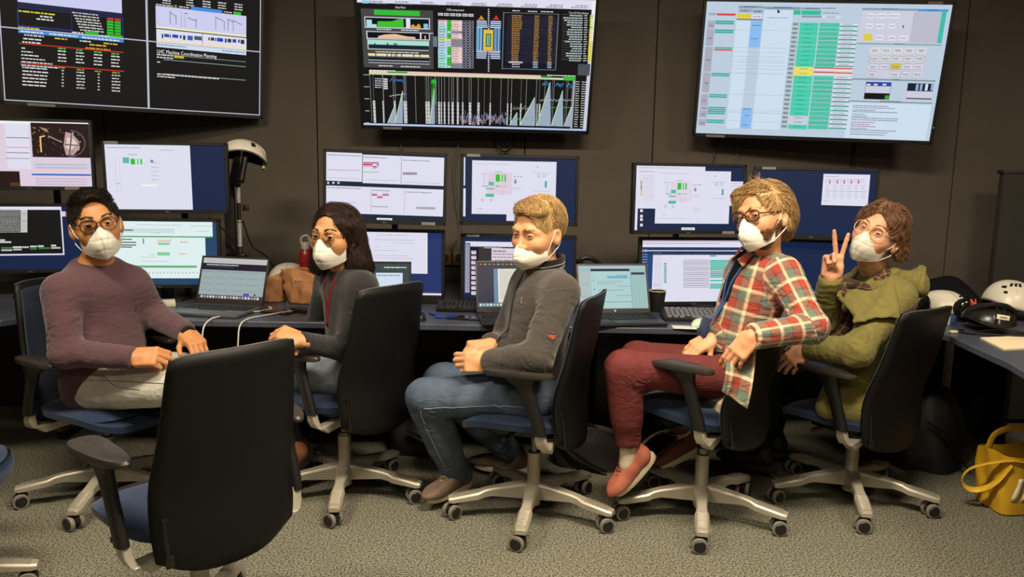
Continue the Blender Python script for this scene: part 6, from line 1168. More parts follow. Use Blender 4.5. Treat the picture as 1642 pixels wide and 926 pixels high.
SCR['TVr'] = ([0,0,1000,1000,3021,0,135,28,241,45,2202,1,243,31,394,50,2202,1,397,34,478,48,2202,1,643,31,869,45,2202,1,868,32,987,49,1181,1,137,49,194,75,2475,1,195,53,240,79,2475,1,12,83,44,99,2475,1,47,85,125,101,3396,2,132,85,190,121,3523,2,194,92,236,120,3550,2,132,122,241,132,1912,3,42,138,121,150,937,2,43,153,122,165,937,2,44,203,123,215,937,2,44,218,123,230,937,2,131,132,192,953,3294,1,192,134,239,956,3021,1,243,55,364,953,3294,1,192,135,240,330,2238,2,191,790,238,952,2238,2,10,140,41,200,2731,1,43,140,125,198,3021,1,9,205,41,326,2731,1,43,204,124,324,3021,1,10,334,42,521,2731,1,44,333,126,518,3021,1,10,528,42,679,2731,1,44,527,128,676,3021,1,8,694,41,785,2731,1,43,692,126,782,3021,1,9,790,42,811,2731,1,44,788,128,808,3021,1,8,818,40,875,2731,1,42,816,126,872,3021,1,7,888,40,942,2731,1,42,885,126,939,3021,1,49,335,125,345,937,2,48,349,125,360,3396,2,46,529,124,540,937,2,45,544,123,554,937,2,44,692,122,702,937,2,44,707,122,718,937,2,44,790,122,801,937,2,43,806,122,817,937,2,42,821,121,832,937,2,42,836,120,847,937,2,41,890,120,901,937,2,42,906,120,917,937,2,120,202,351,204,2731,3,122,332,353,334,2731,3,123,366,354,368,2731,3,123,398,355,400,2731,3,123,422,355,424,2731,3,124,439,356,442,2731,3,124,466,356,468,2731,3,124,491,357,493,2731,3,125,525,357,528,2731,3,127,687,361,689,2731,3,129,808,363,810,2731,3,130,825,363,828,2731,3,131,894,365,896,2731,3,365,53,395,86,953,2,398,54,478,86,953,2,401,91,482,105,2202,2,485,90,562,107,3294,2,367,143,392,166,2474,2,397,143,474,172,1226,2,399,172,476,175,1739,3,479,143,561,171,1482,2,478,145,560,147,904,3,479,156,561,158,904,3,480,165,561,167,904,3,563,145,635,171,3550,2,564,159,636,168,1176,3,367,176,393,198,2474,2,398,175,474,204,1226,2,399,204,476,207,1739,3,479,175,561,203,1482,2,478,177,560,179,904,3,479,188,561,190,904,3,480,197,562,199,904,3,564,177,636,203,3550,2,564,191,636,200,1176,3,367,208,393,230,2474,2,398,207,475,236,1226,2,399,237,477,239,1739,3,479,207,561,235,1482,2,479,209,561,212,904,3,479,220,561,222,904,3,480,229,562,232,904,3,564,209,636,235,3550,2,564,223,637,232,1176,3,367,240,393,263,2474,2,398,240,475,269,1226,2,400,269,477,272,1739,3,480,239,562,268,1482,2,479,242,561,244,904,3,480,252,562,255,904,3,480,262,562,264,904,3,564,241,637,267,3550,2,565,255,637,265,1176,3,367,273,393,296,2474,2,398,272,475,301,1226,2,400,302,477,304,1739,3,480,272,562,300,1482,2,479,274,561,276,904,3,480,285,562,287,904,3,480,294,563,296,904,3,565,273,637,300,3550,2,565,288,638,297,1176,3,367,306,393,328,2474,2,398,305,475,334,1226,2,400,335,477,337,1739,3,480,304,562,333,1482,2,479,306,562,309,904,3,480,317,562,320,904,3,481,327,563,329,904,3,565,306,638,332,3550,2,566,320,638,330,1176,3,367,338,393,361,2474,2,398,337,476,367,1226,2,400,367,478,370,1739,3,480,337,563,365,1482,2,480,339,562,341,904,3,480,350,563,352,904,3,481,359,564,362,904,3,566,338,638,365,3550,2,566,353,639,362,1176,3,368,371,393,394,2474,2,398,370,476,400,1226,2,400,400,478,403,1739,3,480,369,563,398,1482,2,480,372,562,374,904,3,480,382,563,385,904,3,481,392,564,394,904,3,566,371,639,397,3550,2,566,385,639,395,1176,3,368,404,393,427,2474,2,398,403,476,433,1226,2,400,433,478,436,1739,3,481,402,564,431,1482,2,480,404,563,407,904,3,481,415,564,418,904,3,481,425,564,427,904,3,566,404,639,430,3550,2,567,418,640,428,1176,3,368,437,393,460,2474,2,398,436,476,466,1226,2,400,466,478,469,1739,3,481,435,564,464,1482,2,480,437,563,440,904,3,481,448,564,451,904,3,482,458,565,460,904,3,567,436,640,463,3550,2,567,451,640,460,1176,3,368,470,394,494,2474,2,393,466,478,496,3797,3,479,467,563,476,3139,3,480,478,564,492,3549,3,565,469,639,478,3412,3,566,480,640,493,3805,3,368,504,394,527,2474,2,393,499,478,529,3797,3,479,500,564,509,3139,3,480,511,565,525,3549,3,565,502,640,511,3412,3,566,513,641,526,3805,3,368,537,394,560,2474,2,399,536,477,566,1226,2,400,566,479,569,1739,3,482,534,565,564,1482,2,481,537,564,539,904,3,482,548,565,550,904,3,482,558,566,560,904,3,568,536,641,562,3550,2,568,550,642,560,1176,3,368,571,394,594,2474,2,399,569,477,599,1226,2,401,600,479,602,1739,3,482,568,565,597,1482,2,481,570,565,572,904,3,482,581,565,584,904,3,483,591,566,593,904,3,568,569,642,596,3550,2,569,583,642,593,1176,3,368,604,394,628,2474,2,399,603,477,633,1226,2,401,634,479,636,1739,3,482,601,566,630,1482,2,481,604,565,606,904,3,482,614,566,617,904,3,483,624,566,627,904,3,568,602,642,629,3550,2,569,617,642,626,1176,3,368,638,394,662,2474,2,399,636,478,667,1226,2,401,667,480,670,1739,3,482,635,566,664,1482,2,482,637,565,640,904,3,482,648,566,651,904,3,483,658,567,660,904,3,569,635,642,662,3550,2,569,650,643,660,1176,3,368,672,394,695,2474,2,399,670,478,700,1226,2,401,701,480,704,1739,3,483,668,566,698,1482,2,482,671,566,673,904,3,483,682,566,684,904,3,483,692,567,694,904,3,569,669,643,696,3550,2,570,684,644,694,1176,3,368,706,394,729,2474,2,399,704,478,734,1226,2,401,735,480,738,1739,3,483,702,567,732,1482,2,482,704,566,707,904,3,483,716,567,718,904,3,484,726,568,728,904,3,570,703,644,730,3550,2,570,717,644,727,1176,3,369,740,394,764,2474,2,399,738,478,768,1226,2,401,769,480,772,1739,3,483,736,567,766,1482,2,482,738,566,741,904,3,483,750,567,752,904,3,484,759,568,762,904,3,570,736,644,764,3550,2,570,751,644,761,1176,3,369,774,394,798,2474,2,399,772,479,803,1226,2,401,803,480,806,1739,3,483,770,568,800,1482,2,483,772,567,775,904,3,483,784,568,786,904,3,484,793,568,796,904,3,570,770,644,798,3550,2,571,785,645,795,1176,3,369,808,394,832,2474,2,400,806,479,837,1226,2,401,838,481,840,1739,3,484,804,568,834,1482,2,483,806,567,809,904,3,484,818,568,820,904,3,484,828,569,830,904,3,571,804,645,832,3550,2,571,819,646,829,1176,3,369,842,395,866,2474,2,394,841,479,872,3277,3,484,838,568,868,1482,2,483,840,568,843,904,3,484,852,568,854,904,3,485,862,569,864,904,3,571,838,646,866,3550,2,572,853,646,863,1176,3,369,877,395,901,2474,2,394,875,479,906,3277,3,484,872,569,902,1482,2,483,875,568,877,904,3,484,886,569,889,904,3,485,896,570,899,904,3,572,872,646,900,3550,2,572,888,646,898,1176,3,369,912,395,936,2474,2,400,909,480,940,1226,2,402,941,482,944,1739,3,484,907,569,937,1482,2,484,909,568,912,904,3,484,921,569,923,904,3,485,931,570,933,904,3,572,907,646,934,3550,2,572,922,647,932,1176,3,644,50,853,272,3277,1,853,53,962,271,3004,1,963,48,982,273,1210,2,670,67,694,104,3550,2,706,66,747,103,3550,2,757,64,796,102,3550,2,667,139,696,177,3550,2,710,140,741,178,3550,2,762,137,788,174,3550,2,717,220,744,258,3550,2,765,223,794,261,3550,2,811,222,844,259,3550,2,666,215,700,264,3523,3,641,282,984,290,2201,2,642,542,984,554,2201,2,639,709,986,719,2201,2,698,307,930,528,3277,1,699,313,739,356,3277,2,701,315,738,353,3549,3,746,311,786,354,3277,2,747,313,784,351,3549,3,793,309,833,352,3277,2,795,312,832,350,3549,3,838,308,878,350,3277,2,840,310,876,348,3549,3,888,306,928,348,3277,2,889,308,926,346,3549,3,700,375,740,418,1912,2,702,377,739,415,3549,3,747,373,787,416,1912,2,748,375,786,414,3549,3,792,371,832,414,1912,2,793,374,831,412,3549,3,840,369,879,412,1912,2,841,372,878,410,3549,3,887,367,927,410,1912,2,888,370,925,408,3549,3,701,432,741,476,1912,2,702,435,740,473,3550,3,748,430,788,474,1912,2,749,433,786,471,3550,3,794,428,834,472,1912,2,796,431,833,469,3523,3,841,426,880,470,1912,2,842,429,879,467,3550,3,887,424,926,468,1912,2,888,427,925,465,3550,3,702,490,742,534,1912,2,703,493,741,531,3550,3,794,486,834,530,1912,2,795,488,833,527,3550,3,840,484,880,527,1912,2,842,486,879,525,3550,3,887,482,926,525,1912,2,888,484,925,523,3550,3,702,566,807,696,273,2,702,566,806,593,586,3,703,596,806,649,3277,3,788,664,806,694,1171,3,705,581,722,593,3550,4,735,580,751,592,3550,4,771,578,787,590,3550,4,874,568,980,626,291,2,874,626,981,694,3277,2,876,677,980,687,1366,3,908,573,919,622,2476,3,925,572,935,622,2476,3,946,571,957,620,3550,3,969,570,980,619,2476,3,643,725,985,998,3294,1],
 [156,28,210,37,1366,3,282,31,356,41,1366,3,416,33,467,42,1366,3,721,29,786,38,1366,3,904,34,949,43,1366,3,147,59,178,68,1366,3,202,62,229,72,1366,3,199,100,231,110,1912,3,200,164,234,174,1401,3,200,262,231,271,1401,3,209,843,224,854,1401,3,198,918,224,928,1401,3,200,795,230,805,1401,3,19,170,36,181,1383,3,18,266,35,276,1383,3,19,427,36,438,1383,3,20,603,37,614,1383,3,18,740,35,751,1383,3,19,800,36,812,1383,3,17,847,35,858,1383,3,16,915,34,926,1383,3,259,107,347,115,2185,3,483,31,536,41,1366,3,486,66,552,75,1912,3,501,94,541,103,1912,3,372,150,388,160,1383,3,418,152,452,160,920,4,575,147,618,154,1929,3,372,182,388,193,1383,3,418,184,452,192,920,4,576,179,619,186,1929,3,372,214,388,225,1383,3,418,216,452,224,920,4,576,211,619,218,1929,3,372,247,388,258,1383,3,418,249,452,257,920,4,576,243,620,250,1929,3,372,280,388,290,1383,3,418,281,452,290,920,4,577,275,620,282,1929,3,372,312,388,323,1383,3,419,314,453,322,920,4,577,308,621,315,1929,3,372,345,389,356,1383,3,419,346,453,355,920,4,578,340,621,347,1929,3,372,378,389,389,1383,3,419,379,453,388,920,4,578,373,622,380,1929,3,372,411,389,422,1383,3,419,412,453,421,920,4,578,406,622,413,1929,3,372,444,389,455,1383,3,419,445,453,454,920,4,579,438,622,446,1929,3,372,477,389,488,1383,3,419,478,454,487,920,4,373,510,389,521,1383,3,420,512,454,520,920,4,373,544,389,555,1383,3,420,545,454,554,920,4,580,537,624,545,1929,3,373,577,389,588,1383,3,420,578,454,587,920,4,580,571,624,578,1929,3,373,611,389,622,1383,3,420,612,454,621,920,4,581,604,625,611,1929,3,373,645,389,656,1383,3,420,646,454,654,920,4,581,637,625,645,1929,3,373,679,390,690,1383,3,420,679,455,688,920,4,582,671,626,678,1929,3,373,712,390,724,1383,3,420,713,455,722,920,4,582,705,626,712,1929,3,373,747,390,758,1383,3,420,747,455,756,920,4,582,738,627,746,1929,3,373,781,390,792,1383,3,421,781,455,790,920,4,583,772,627,780,1929,3,373,815,390,826,1383,3,421,816,456,824,920,4,583,806,628,814,1929,3,373,849,390,861,1383,3,421,850,456,859,1656,4,584,840,628,848,1929,3,373,884,390,895,1383,3,421,884,456,893,1656,4,584,874,628,882,1929,3,373,919,390,930,1383,3,421,919,456,928,920,4,584,909,629,916,1929,3,674,82,690,90,1656,3,710,81,742,89,1656,3,761,80,792,88,1656,3,671,155,692,163,1656,3,713,156,737,164,1656,3,766,152,784,160,1656,3,721,235,740,244,1656,3,769,238,790,247,1656,3,815,237,840,245,1656,3,795,280,834,288,1093,3,811,540,841,548,1093,3,771,704,858,713,1093,3,705,326,733,334,1366,4,707,338,732,345,1366,4,751,324,779,332,1366,4,753,336,779,343,1366,4,799,322,826,331,1366,4,801,334,826,341,1366,4,843,321,871,329,1366,4,846,332,871,340,1366,4,893,319,921,327,1366,4,896,330,920,338,1366,4,706,388,734,396,1366,4,708,400,733,407,1366,4,752,386,780,394,1366,4,755,398,780,405,1366,4,797,384,825,392,1366,4,800,396,825,403,1366,4,845,382,873,391,1366,4,847,394,872,401,1366,4,892,380,920,389,1366,4,895,392,920,399,1366,4,706,446,734,454,1366,4,709,458,734,465,1366,4,753,444,781,452,1366,4,756,456,781,463,1366,4,800,442,828,450,1366,4,802,454,827,461,1366,4,846,440,874,448,1366,4,848,452,873,459,1366,4,892,438,920,446,1366,4,894,450,920,457,1366,4,707,503,735,512,1366,4,710,516,735,523,1366,4,799,499,827,508,1366,4,802,511,827,519,1366,4,846,497,874,506,1366,4,848,509,873,516,1366,4,892,495,920,504,1366,4,894,507,920,514,1366,4,662,743,812,752,1639,3,662,758,837,766,1639,3,662,775,757,784,1639,3,663,788,850,797,1639,3,663,808,718,816,1639,3,663,823,730,832,1639,3,663,835,858,844,1639,3,664,850,856,859,1639,3,664,869,765,878,2373,3,664,885,744,894,1639,3,664,900,770,909,2373,3,664,917,733,926,1639,3,664,929,855,938,1639,3,665,946,824,954,1639,3,665,962,814,971,1639,3],
 [[297,55,302,53,308,60,308,72,304,79,298,72,820,3],[814,146,819,150,822,162,817,174,817,160,819,3]],
 [],
 [])
SCR['A'] = ([0,0,1000,1000,3533,0,0,0,1000,45,3822,1,540,18,999,546,529,2,803,349,807,354,3242,3,854,239,859,246,2167,3,829,174,835,183,3532,3,842,268,854,286,1348,3,857,262,870,280,819,3,835,209,848,228,3242,3,807,386,820,405,2167,3,905,415,914,426,3532,3,841,327,853,343,1348,3,838,480,845,489,819,3,829,288,840,303,3242,3,864,370,876,387,2167,3,864,204,878,225,3532,3,871,475,877,483,1348,3,907,290,917,305,819,3,917,289,929,308,3242,3,889,347,894,353,2167,3,865,374,878,394,3532,3,877,371,886,384,1348,3,904,172,916,189,819,3,865,429,877,445,3242,3,906,361,914,372,2167,3,819,251,830,267,3532,3,817,306,824,314,1348,3,843,322,852,335,819,3,806,289,814,300,3242,3,900,332,907,340,2167,3,860,234,869,245,3532,3,889,272,897,282,1348,3,834,404,839,410,819,3,798,273,808,287,3242,3,863,144,876,162,2167,3,862,165,875,184,3532,3,855,422,863,432,1348,3,852,436,860,446,819,3,829,242,834,248,3242,3,828,352,839,369,2167,3,875,346,885,360,3532,3,816,396,823,406,1348,3,876,484,882,493,819,3,874,374,881,385,3242,3,862,429,876,450,2167,3,882,384,893,400,3532,3,916,195,922,202,1348,3,800,284,804,290,819,3,844,293,856,311,3242,3,900,276,904,281,2167,3,890,354,903,374,3532,3,859,452,868,463,1348,3,850,457,857,467,819,3,817,428,826,441,3242,3,872,215,877,222,2167,3,799,379,809,394,3532,3,869,314,876,325,1348,3,870,186,880,200,819,3,832,180,843,196,3242,3,819,288,830,304,2167,3,833,439,844,454,3532,3,872,221,876,226,1348,3,801,285,811,301,819,3,841,253,849,264,3242,3,858,284,871,304,2167,3,912,192,918,199,3532,3,904,430,912,442,1348,3,852,405,863,421,819,3,877,406,888,422,3242,3,858,294,871,313,2167,3,825,359,835,374,3532,3,842,485,848,493,1348,3,841,307,852,322,819,3,853,119,864,134,1911,4,870,122,881,138,1911,4,887,130,898,146,1911,4,903,143,913,158,1911,4,917,159,927,174,1911,4,929,179,940,195,1911,4,939,202,950,218,1911,4,947,228,958,244,1911,4,953,256,964,272,1911,4,956,286,967,301,1911,4,956,316,967,332,1911,4,954,347,965,362,1911,4,949,376,960,392,1911,4,941,405,952,421,1911,4,932,432,942,448,1911,4,920,456,930,472,1911,4,906,477,917,493,1911,4,891,495,901,511,1911,4,874,509,885,524,1911,4,857,518,868,534,1911,4,839,523,850,539,1911,4,822,524,832,539,1911,4,760,467,764,479,1619,3,769,145,776,158,2437,3,726,265,735,277,818,3,626,363,634,375,546,3,671,213,678,227,3256,3,594,129,596,142,1619,3,793,161,798,170,2437,3,691,282,701,291,818,3,761,269,771,282,546,3,769,285,777,297,3256,3,588,294,599,308,1619,3,543,372,549,380,2437,3,570,432,582,443,818,3,636,296,646,308,546,3,562,160,572,171,3256,3,700,419,709,432,1619,3,682,163,686,177,2437,3,540,384,551,394,818,3,555,248,560,258,546,3,640,499,643,513,3256,3,544,500,550,512,1619,3,542,271,551,282,2437,3,748,124,754,136,818,3,542,452,548,461,546,3,594,364,597,373,3256,3,621,179,630,191,1619,3,764,381,769,391,2437,3,576,174,584,186,818,3,617,219,627,233,546,3,569,94,579,105,3256,3,644,354,654,362,1619,3,774,502,781,513,2437,3,607,334,612,345,818,3,767,289,778,298,546,3,768,109,773,122,3256,3,622,114,626,127,1619,3,553,88,565,101,2437,3,638,148,649,160,818,3,707,303,715,317,546,3,678,95,681,107,3256,3,722,348,731,358,1619,3,637,182,643,191,2437,3,755,121,760,134,818,3,643,217,654,230,546,3,601,132,608,143,3256,3,626,335,634,348,1619,3,598,361,602,369,2437,3,561,116,571,126,818,3,664,267,669,275,546,3,580,461,586,472,3256,3,602,406,612,416,1619,3,669,241,677,253,2437,3,678,478,690,486,818,3,643,76,649,89,546,3,709,320,713,333,3256,3,697,196,707,204,1619,3,582,429,586,438,2437,3,662,389,670,397,818,3,606,389,612,398,546,3,546,184,557,192,3256,3,346,249,524,259,1588,2,340,397,519,407,3209,2,337,479,516,489,2117,2,333,566,512,577,2441,2,340,35,520,731,3550,1,544,629,1000,732,3277,1,522,804,996,830,875,2,0,770,427,1000,529,3,346,944,423,1000,1330,4],
 [560,652,967,670,2715,2,558,699,966,718,2715,2,552,872,960,890,2715,2,551,914,958,932,2715,2,549,956,957,974,2715,2],
 [[812,147,862,171,912,278,919,395,864,509,805,510,789,360,2969,3],[820,230,873,253,900,330,854,423,808,399,3531,4],[800,334,910,346,909,361,800,355,1621,5],[855,176,866,176,837,509,826,510,1621,5],[604,226,649,206,648,227,616,244,616,470,603,470,3510,5],[604,80,666,108,677,159,657,154,2694,4],[675,210,780,304,780,319,672,226,2712,4]],
 [],
 [])
SCR['B'] = ([0,0,1000,1000,292,0,0,0,711,1000,3550,1,144,197,196,284,1465,2,209,216,245,303,947,2,263,217,274,302,1477,2,288,218,305,301,1220,2,373,228,398,270,2185,2,285,606,425,640,3822,2,77,197,80,737,3260,2,112,196,114,736,3260,2],
 [20,37,297,57,2715,2,463,67,575,87,2988,2,196,142,266,157,1176,2,380,265,443,280,2731,2,378,337,441,353,2731,2,376,399,439,415,2731,2,374,466,437,482,2731,2,372,529,435,544,2731,2,84,594,114,610,2168,2],
 [],
 [],
 [])
SCR['H'] = ([0,0,1000,1000,582,0,0,0,752,3,3566,1,0,0,966,233,3566,1,0,233,900,900,3566,1,0,229,958,249,1430,2,0,108,642,181,3293,2,0,132,292,147,546,3,154,277,280,292,563,3,153,324,314,340,563,3,152,366,313,382,563,3,152,398,277,413,563,3,498,333,597,370,2249,3,489,484,593,537,2249,3,370,269,380,354,2406,3,284,697,820,731,1703,3,379,800,387,824,2474,3,410,800,418,824,2474,3,441,800,450,824,2474,3,472,800,481,824,2474,3,503,800,512,824,2474,3,535,799,543,823,2474,3,566,799,574,823,2474,3,597,799,606,823,2474,3,629,799,637,823,2474,3,660,799,669,823,2474,3,692,799,700,823,2474,3,723,799,732,823,2474,3,754,799,763,823,2474,3,786,798,795,823,2474,3,818,798,826,822,2474,3],
 [686,312,748,336,3476,3,676,498,739,522,3476,3,483,0,709,2,2747,3,328,46,708,62,2747,3,437,173,521,189,2747,3,619,223,662,239,2747,3,415,517,472,533,2747,3,344,557,485,573,2747,3,356,623,583,638,2747,3,820,140,934,156,2747,3,779,55,964,71,2747,3],
 [],
 [],
 [('Locked', 0.491, 0.32, 0.0528, 3429, 0.116)])
SCR['G'] = ([0,0,1000,1000,292,0,0,75,1000,155,3533,1,0,0,778,774,3550,1,0,49,767,750,273,2,450,45,504,58,3822,3,449,66,504,80,3822,3,448,88,503,101,3822,3,447,110,502,123,3822,3,447,131,501,144,3822,3,446,153,500,166,3822,3,445,174,500,188,3822,3,444,196,499,209,3822,3,443,218,498,231,3822,3,442,240,497,253,3822,3,442,261,496,274,3822,3,441,283,495,296,3822,3,440,305,494,318,3822,3,439,326,494,340,3822,3,438,348,493,361,3822,3,437,370,492,383,3822,3,436,392,491,405,3822,3,269,515,308,541,3276,3,267,547,357,573,3276,3,274,637,367,664,884,3,273,674,360,701,3003,3,367,628,439,655,3276,3,368,665,435,692,3003,3,444,629,493,656,3003,3,504,620,558,646,3276,3,502,657,556,684,884,3,566,615,614,642,3276,3,570,648,664,675,884,3,674,607,715,634,3276,3,673,645,749,672,3003,3],
 [0,52,446,65,3276,3,0,73,445,86,3276,3,0,95,444,108,3276,3,0,116,444,129,3276,3,0,137,443,150,3276,3,0,159,442,172,3276,3,0,180,441,193,3276,3,0,202,440,215,3276,3,0,223,439,236,3276,3,0,244,438,258,3276,3,0,266,438,279,3276,3,0,287,437,300,3276,3,0,309,436,322,3276,3,0,330,435,343,3276,3,0,352,434,365,3276,3,0,373,433,386,3276,3,0,395,433,408,3276,3],
 [],
 [],
 [])
SCR['C'] = ([0,0,1000,1000,291,0,0,0,302,430,3550,1,307,17,1000,447,3550,1,0,503,1000,917,3550,1,632,5,638,454,2731,2,377,496,383,887,3260,2,664,504,670,896,3260,2,310,130,316,155,2936,2,310,160,316,178,2083,3,310,186,316,202,3482,2,311,274,316,289,2507,2,316,129,321,155,2936,2,316,160,322,178,2083,3,316,186,322,201,3482,2,316,273,322,289,2507,2,321,129,327,154,2936,2,322,160,327,178,2083,3,322,185,327,201,3482,2,322,273,328,288,2507,2,327,128,333,154,2936,2,327,159,333,177,2083,3,327,185,333,200,3482,2,328,272,334,288,2507,2,333,128,339,154,2936,2,333,159,339,177,2083,3,333,184,339,200,3482,2,334,272,340,287,2507,2,339,128,344,153,2936,2,339,158,345,176,2083,3,339,184,345,200,3482,2,340,272,345,287,2507,2,344,127,350,153,2936,2,345,158,350,176,2083,3,345,184,351,199,3482,2,345,271,351,287,2507,2,350,127,356,152,2936,2,350,158,356,176,2083,3,351,183,356,199,3482,2,351,271,357,286,2507,2,356,126,362,152,2936,2,356,157,362,175,2083,3,356,183,362,198,3482,2,357,270,363,286,2507,2,362,126,368,152,2936,2,362,157,368,175,2083,3,362,182,368,198,3482,2,363,270,368,286,2507,2,368,126,373,151,2936,2,368,156,374,174,2083,3,368,182,374,198,3482,2,368,270,374,285,2507,2,373,125,379,151,2936,2,374,156,379,174,2083,3,374,182,380,197,3482,2,374,269,380,285,2507,2,379,125,385,150,2936,2,379,156,385,174,2083,3,380,181,385,197,3482,2,380,269,386,284,2507,2,385,124,391,150,2936,2,385,155,391,173,2083,3,385,181,391,196,3482,2,386,268,392,284,2507,2,391,124,396,150,2936,2,391,186,397,204,2083,3,391,211,397,227,3482,2,392,268,398,284,2507,2,396,124,402,149,2936,2,397,185,403,203,2083,3,397,211,403,226,3482,2,398,268,403,283,2507,2,402,123,408,149,2936,2,403,185,408,203,2083,3,403,211,409,226,3482,2,403,267,409,283,2507,2,408,123,414,148,2936,2,408,184,414,202,2083,3,409,210,414,226,3482,2,409,267,415,282,2507,2,414,122,420,148,2936,2,414,184,420,202,2083,3,414,210,420,225,3482,2,415,266,421,282,2507,2,420,122,426,148,2936,2,420,184,426,202,2083,3,420,209,426,225,3482,2,421,266,426,282,2507,2,426,122,431,147,2936,2,426,152,432,170,2083,3,426,178,432,194,3482,2,426,266,432,281,2507,2,431,121,437,147,2936,2,432,152,437,170,2083,3,432,178,437,193,3482,2,432,265,438,281,2507,2,437,121,443,147,2936,2,437,152,443,170,2083,3,437,177,443,193,3482,2,438,265,444,280,2507,2,648,261,654,302,2715,2,648,275,654,282,1896,3,654,261,659,302,2715,2,654,275,659,281,1896,3,659,260,665,302,2715,2,659,277,665,281,1896,3,665,260,671,301,2715,2,665,277,671,281,1896,3,671,260,677,301,2715,2,671,270,677,280,1896,3,677,259,683,301,2715,2,677,275,683,280,1896,3,683,259,689,300,2715,2,683,269,688,280,1896,3,689,258,694,300,2715,2,688,270,694,279,1896,3,694,258,700,299,2715,2,694,271,700,279,1896,3,700,258,706,299,2715,2,700,272,706,278,1896,3,706,257,712,299,2715,2,706,270,712,278,1896,3,712,257,718,298,2715,2,712,267,718,278,1896,3,718,256,724,298,2715,2,718,268,724,277,1896,3,724,256,730,297,2715,2,724,269,729,277,1896,3,730,256,735,297,2715,2,729,269,735,276,1896,3,735,255,741,297,2715,2,735,267,741,276,1896,3,741,255,747,296,2715,2,741,270,747,276,1896,3,747,254,753,296,2715,2,747,271,753,275,1896,3,753,254,759,296,2715,2,753,267,759,275,1896,3,759,254,764,295,2715,2,759,270,764,274,1896,3,764,253,770,295,2715,2,764,269,770,274,1896,3,385,610,391,636,2920,2,385,594,391,608,3499,2,391,610,397,636,2920,2,391,594,397,607,3499,2,397,609,403,635,2920,2,397,594,403,607,3499,2,403,609,409,635,2920,2,403,593,408,606,3499,2,409,609,414,635,2920,2,408,593,414,606,3499,2,414,608,420,634,2920,2,414,593,420,606,3499,2,420,608,426,634,2920,2,420,592,426,605,3499,2,426,608,432,634,2920,2,426,592,432,605,3499,2,432,644,438,670,2920,2,432,628,438,641,3499,2,438,643,444,669,2920,2,438,628,444,641,3499,2,444,643,450,669,2920,2,444,627,450,640,3499,2,450,642,456,668,2920,2,450,627,455,640,3499,2,456,642,461,668,2920,2,455,626,461,640,3499,2,461,642,467,668,2920,2,461,626,467,639,3499,2,467,641,473,667,2920,2,467,626,473,639,3499,2,473,641,479,667,2920,2,473,625,479,638,3499,2,479,604,484,630,2920,2,478,589,484,602,3499,2,484,604,490,630,2920,2,484,588,490,601,3499,2,490,603,496,629,2920,2,490,588,496,601,3499,2,496,603,502,629,2920,2,496,587,502,600,3499,2,502,603,508,629,2920,2,502,587,508,600,3499,2,508,602,514,628,2920,2,508,587,513,600,3499,2,514,602,520,628,2920,2,513,586,519,599,3499,2,520,602,525,628,2920,2,519,586,525,599,3499,2,525,601,531,627,2920,2,525,586,531,599,3499,2,386,788,527,804,2730,2,770,777,933,814,2730,2,432,970,564,1000,3822,2],
 [7,31,295,51,2185,2,312,46,512,66,2185,2,646,68,876,88,2185,2,8,522,298,542,2185,2,388,540,545,561,2185,2,677,548,897,569,2185,2,9,740,258,759,2988,2,8,378,282,390,2731,2,326,387,602,400,2731,2,661,406,969,419,2731,2,443,985,549,1000,1640,3],
 [[8,448,25,447,25,478,8,479,3277,2],[51,446,69,444,69,475,51,476,3277,2],[94,443,112,442,112,472,95,474,3277,2]],
 [[8,263,282,255,38,100,8,3,2698,2]],
 [])
SCR['D'] = ([0,0,1000,1000,292,0,75,48,823,883,3550,1,2,3,14,442,3550,1,0,485,20,924,3550,1,386,872,494,986,3550,1,212,225,432,572,3533,2,284,258,322,372,947,3,337,259,348,371,947,3,362,258,375,370,947,3,286,433,319,452,1464,3,334,435,349,448,1974,3,361,434,377,447,1974,3,222,374,270,435,1466,3,198,478,271,494,1193,3,196,564,272,612,1209,3,167,442,219,453,1176,3,448,279,457,295,1622,3,478,278,487,294,1622,3,505,278,515,294,1622,3,449,343,470,396,2185,3,454,322,464,332,1622,3,722,351,741,452,1193,3,621,226,766,234,2988,3,624,507,770,513,2988,3,650,124,659,140,1365,3],
 [274,210,344,223,1176,3,151,246,208,259,2458,3,166,272,199,283,2731,3,166,296,199,307,2731,3,166,320,200,330,2731,3,167,344,200,354,2731,3,167,368,200,378,2731,3,167,392,200,402,2731,3,167,416,200,426,2731,3,441,460,509,471,2731,3,441,482,509,492,2731,3,443,675,512,686,2731,3,444,702,512,712,2731,3,444,728,513,739,2731,3,308,518,365,528,3004,3,308,544,366,555,3004,3,308,571,366,582,3004,3,697,250,737,263,1978,3,698,271,734,284,1978,3,104,95,406,105,2731,3,140,791,170,804,2168,3],
 [[679,272,677,286,669,293,661,291,656,280,655,266,661,254,669,251,676,258,1895,3],[676,272,674,282,669,288,663,286,658,278,658,267,662,259,668,257,674,262,3550,4],[181,661,179,675,171,683,163,680,158,669,158,655,163,643,171,640,178,648,1895,3],[178,662,176,672,171,678,165,676,161,668,161,656,164,648,171,646,176,651,3550,4],[257,659,254,673,247,681,239,678,234,667,234,653,239,641,247,638,254,646,1895,3],[254,659,252,670,247,675,241,674,236,665,236,654,240,646,246,644,252,649,3550,4]],
 [],
 [])
SCR['I'] = ([0,0,1000,1000,566,0,0,0,875,652,3550,1,620,965,1000,995,3806,2,700,945,990,960,838,2],
 [422,39,696,53,2987,2,406,114,757,128,2987,2,574,160,757,174,2987,2,405,228,451,241,2987,2,405,280,604,293,2987,2,405,365,696,379,2987,2,404,408,757,422,2987,2,404,498,634,511,2987,2],
 [],
 [],
 [])
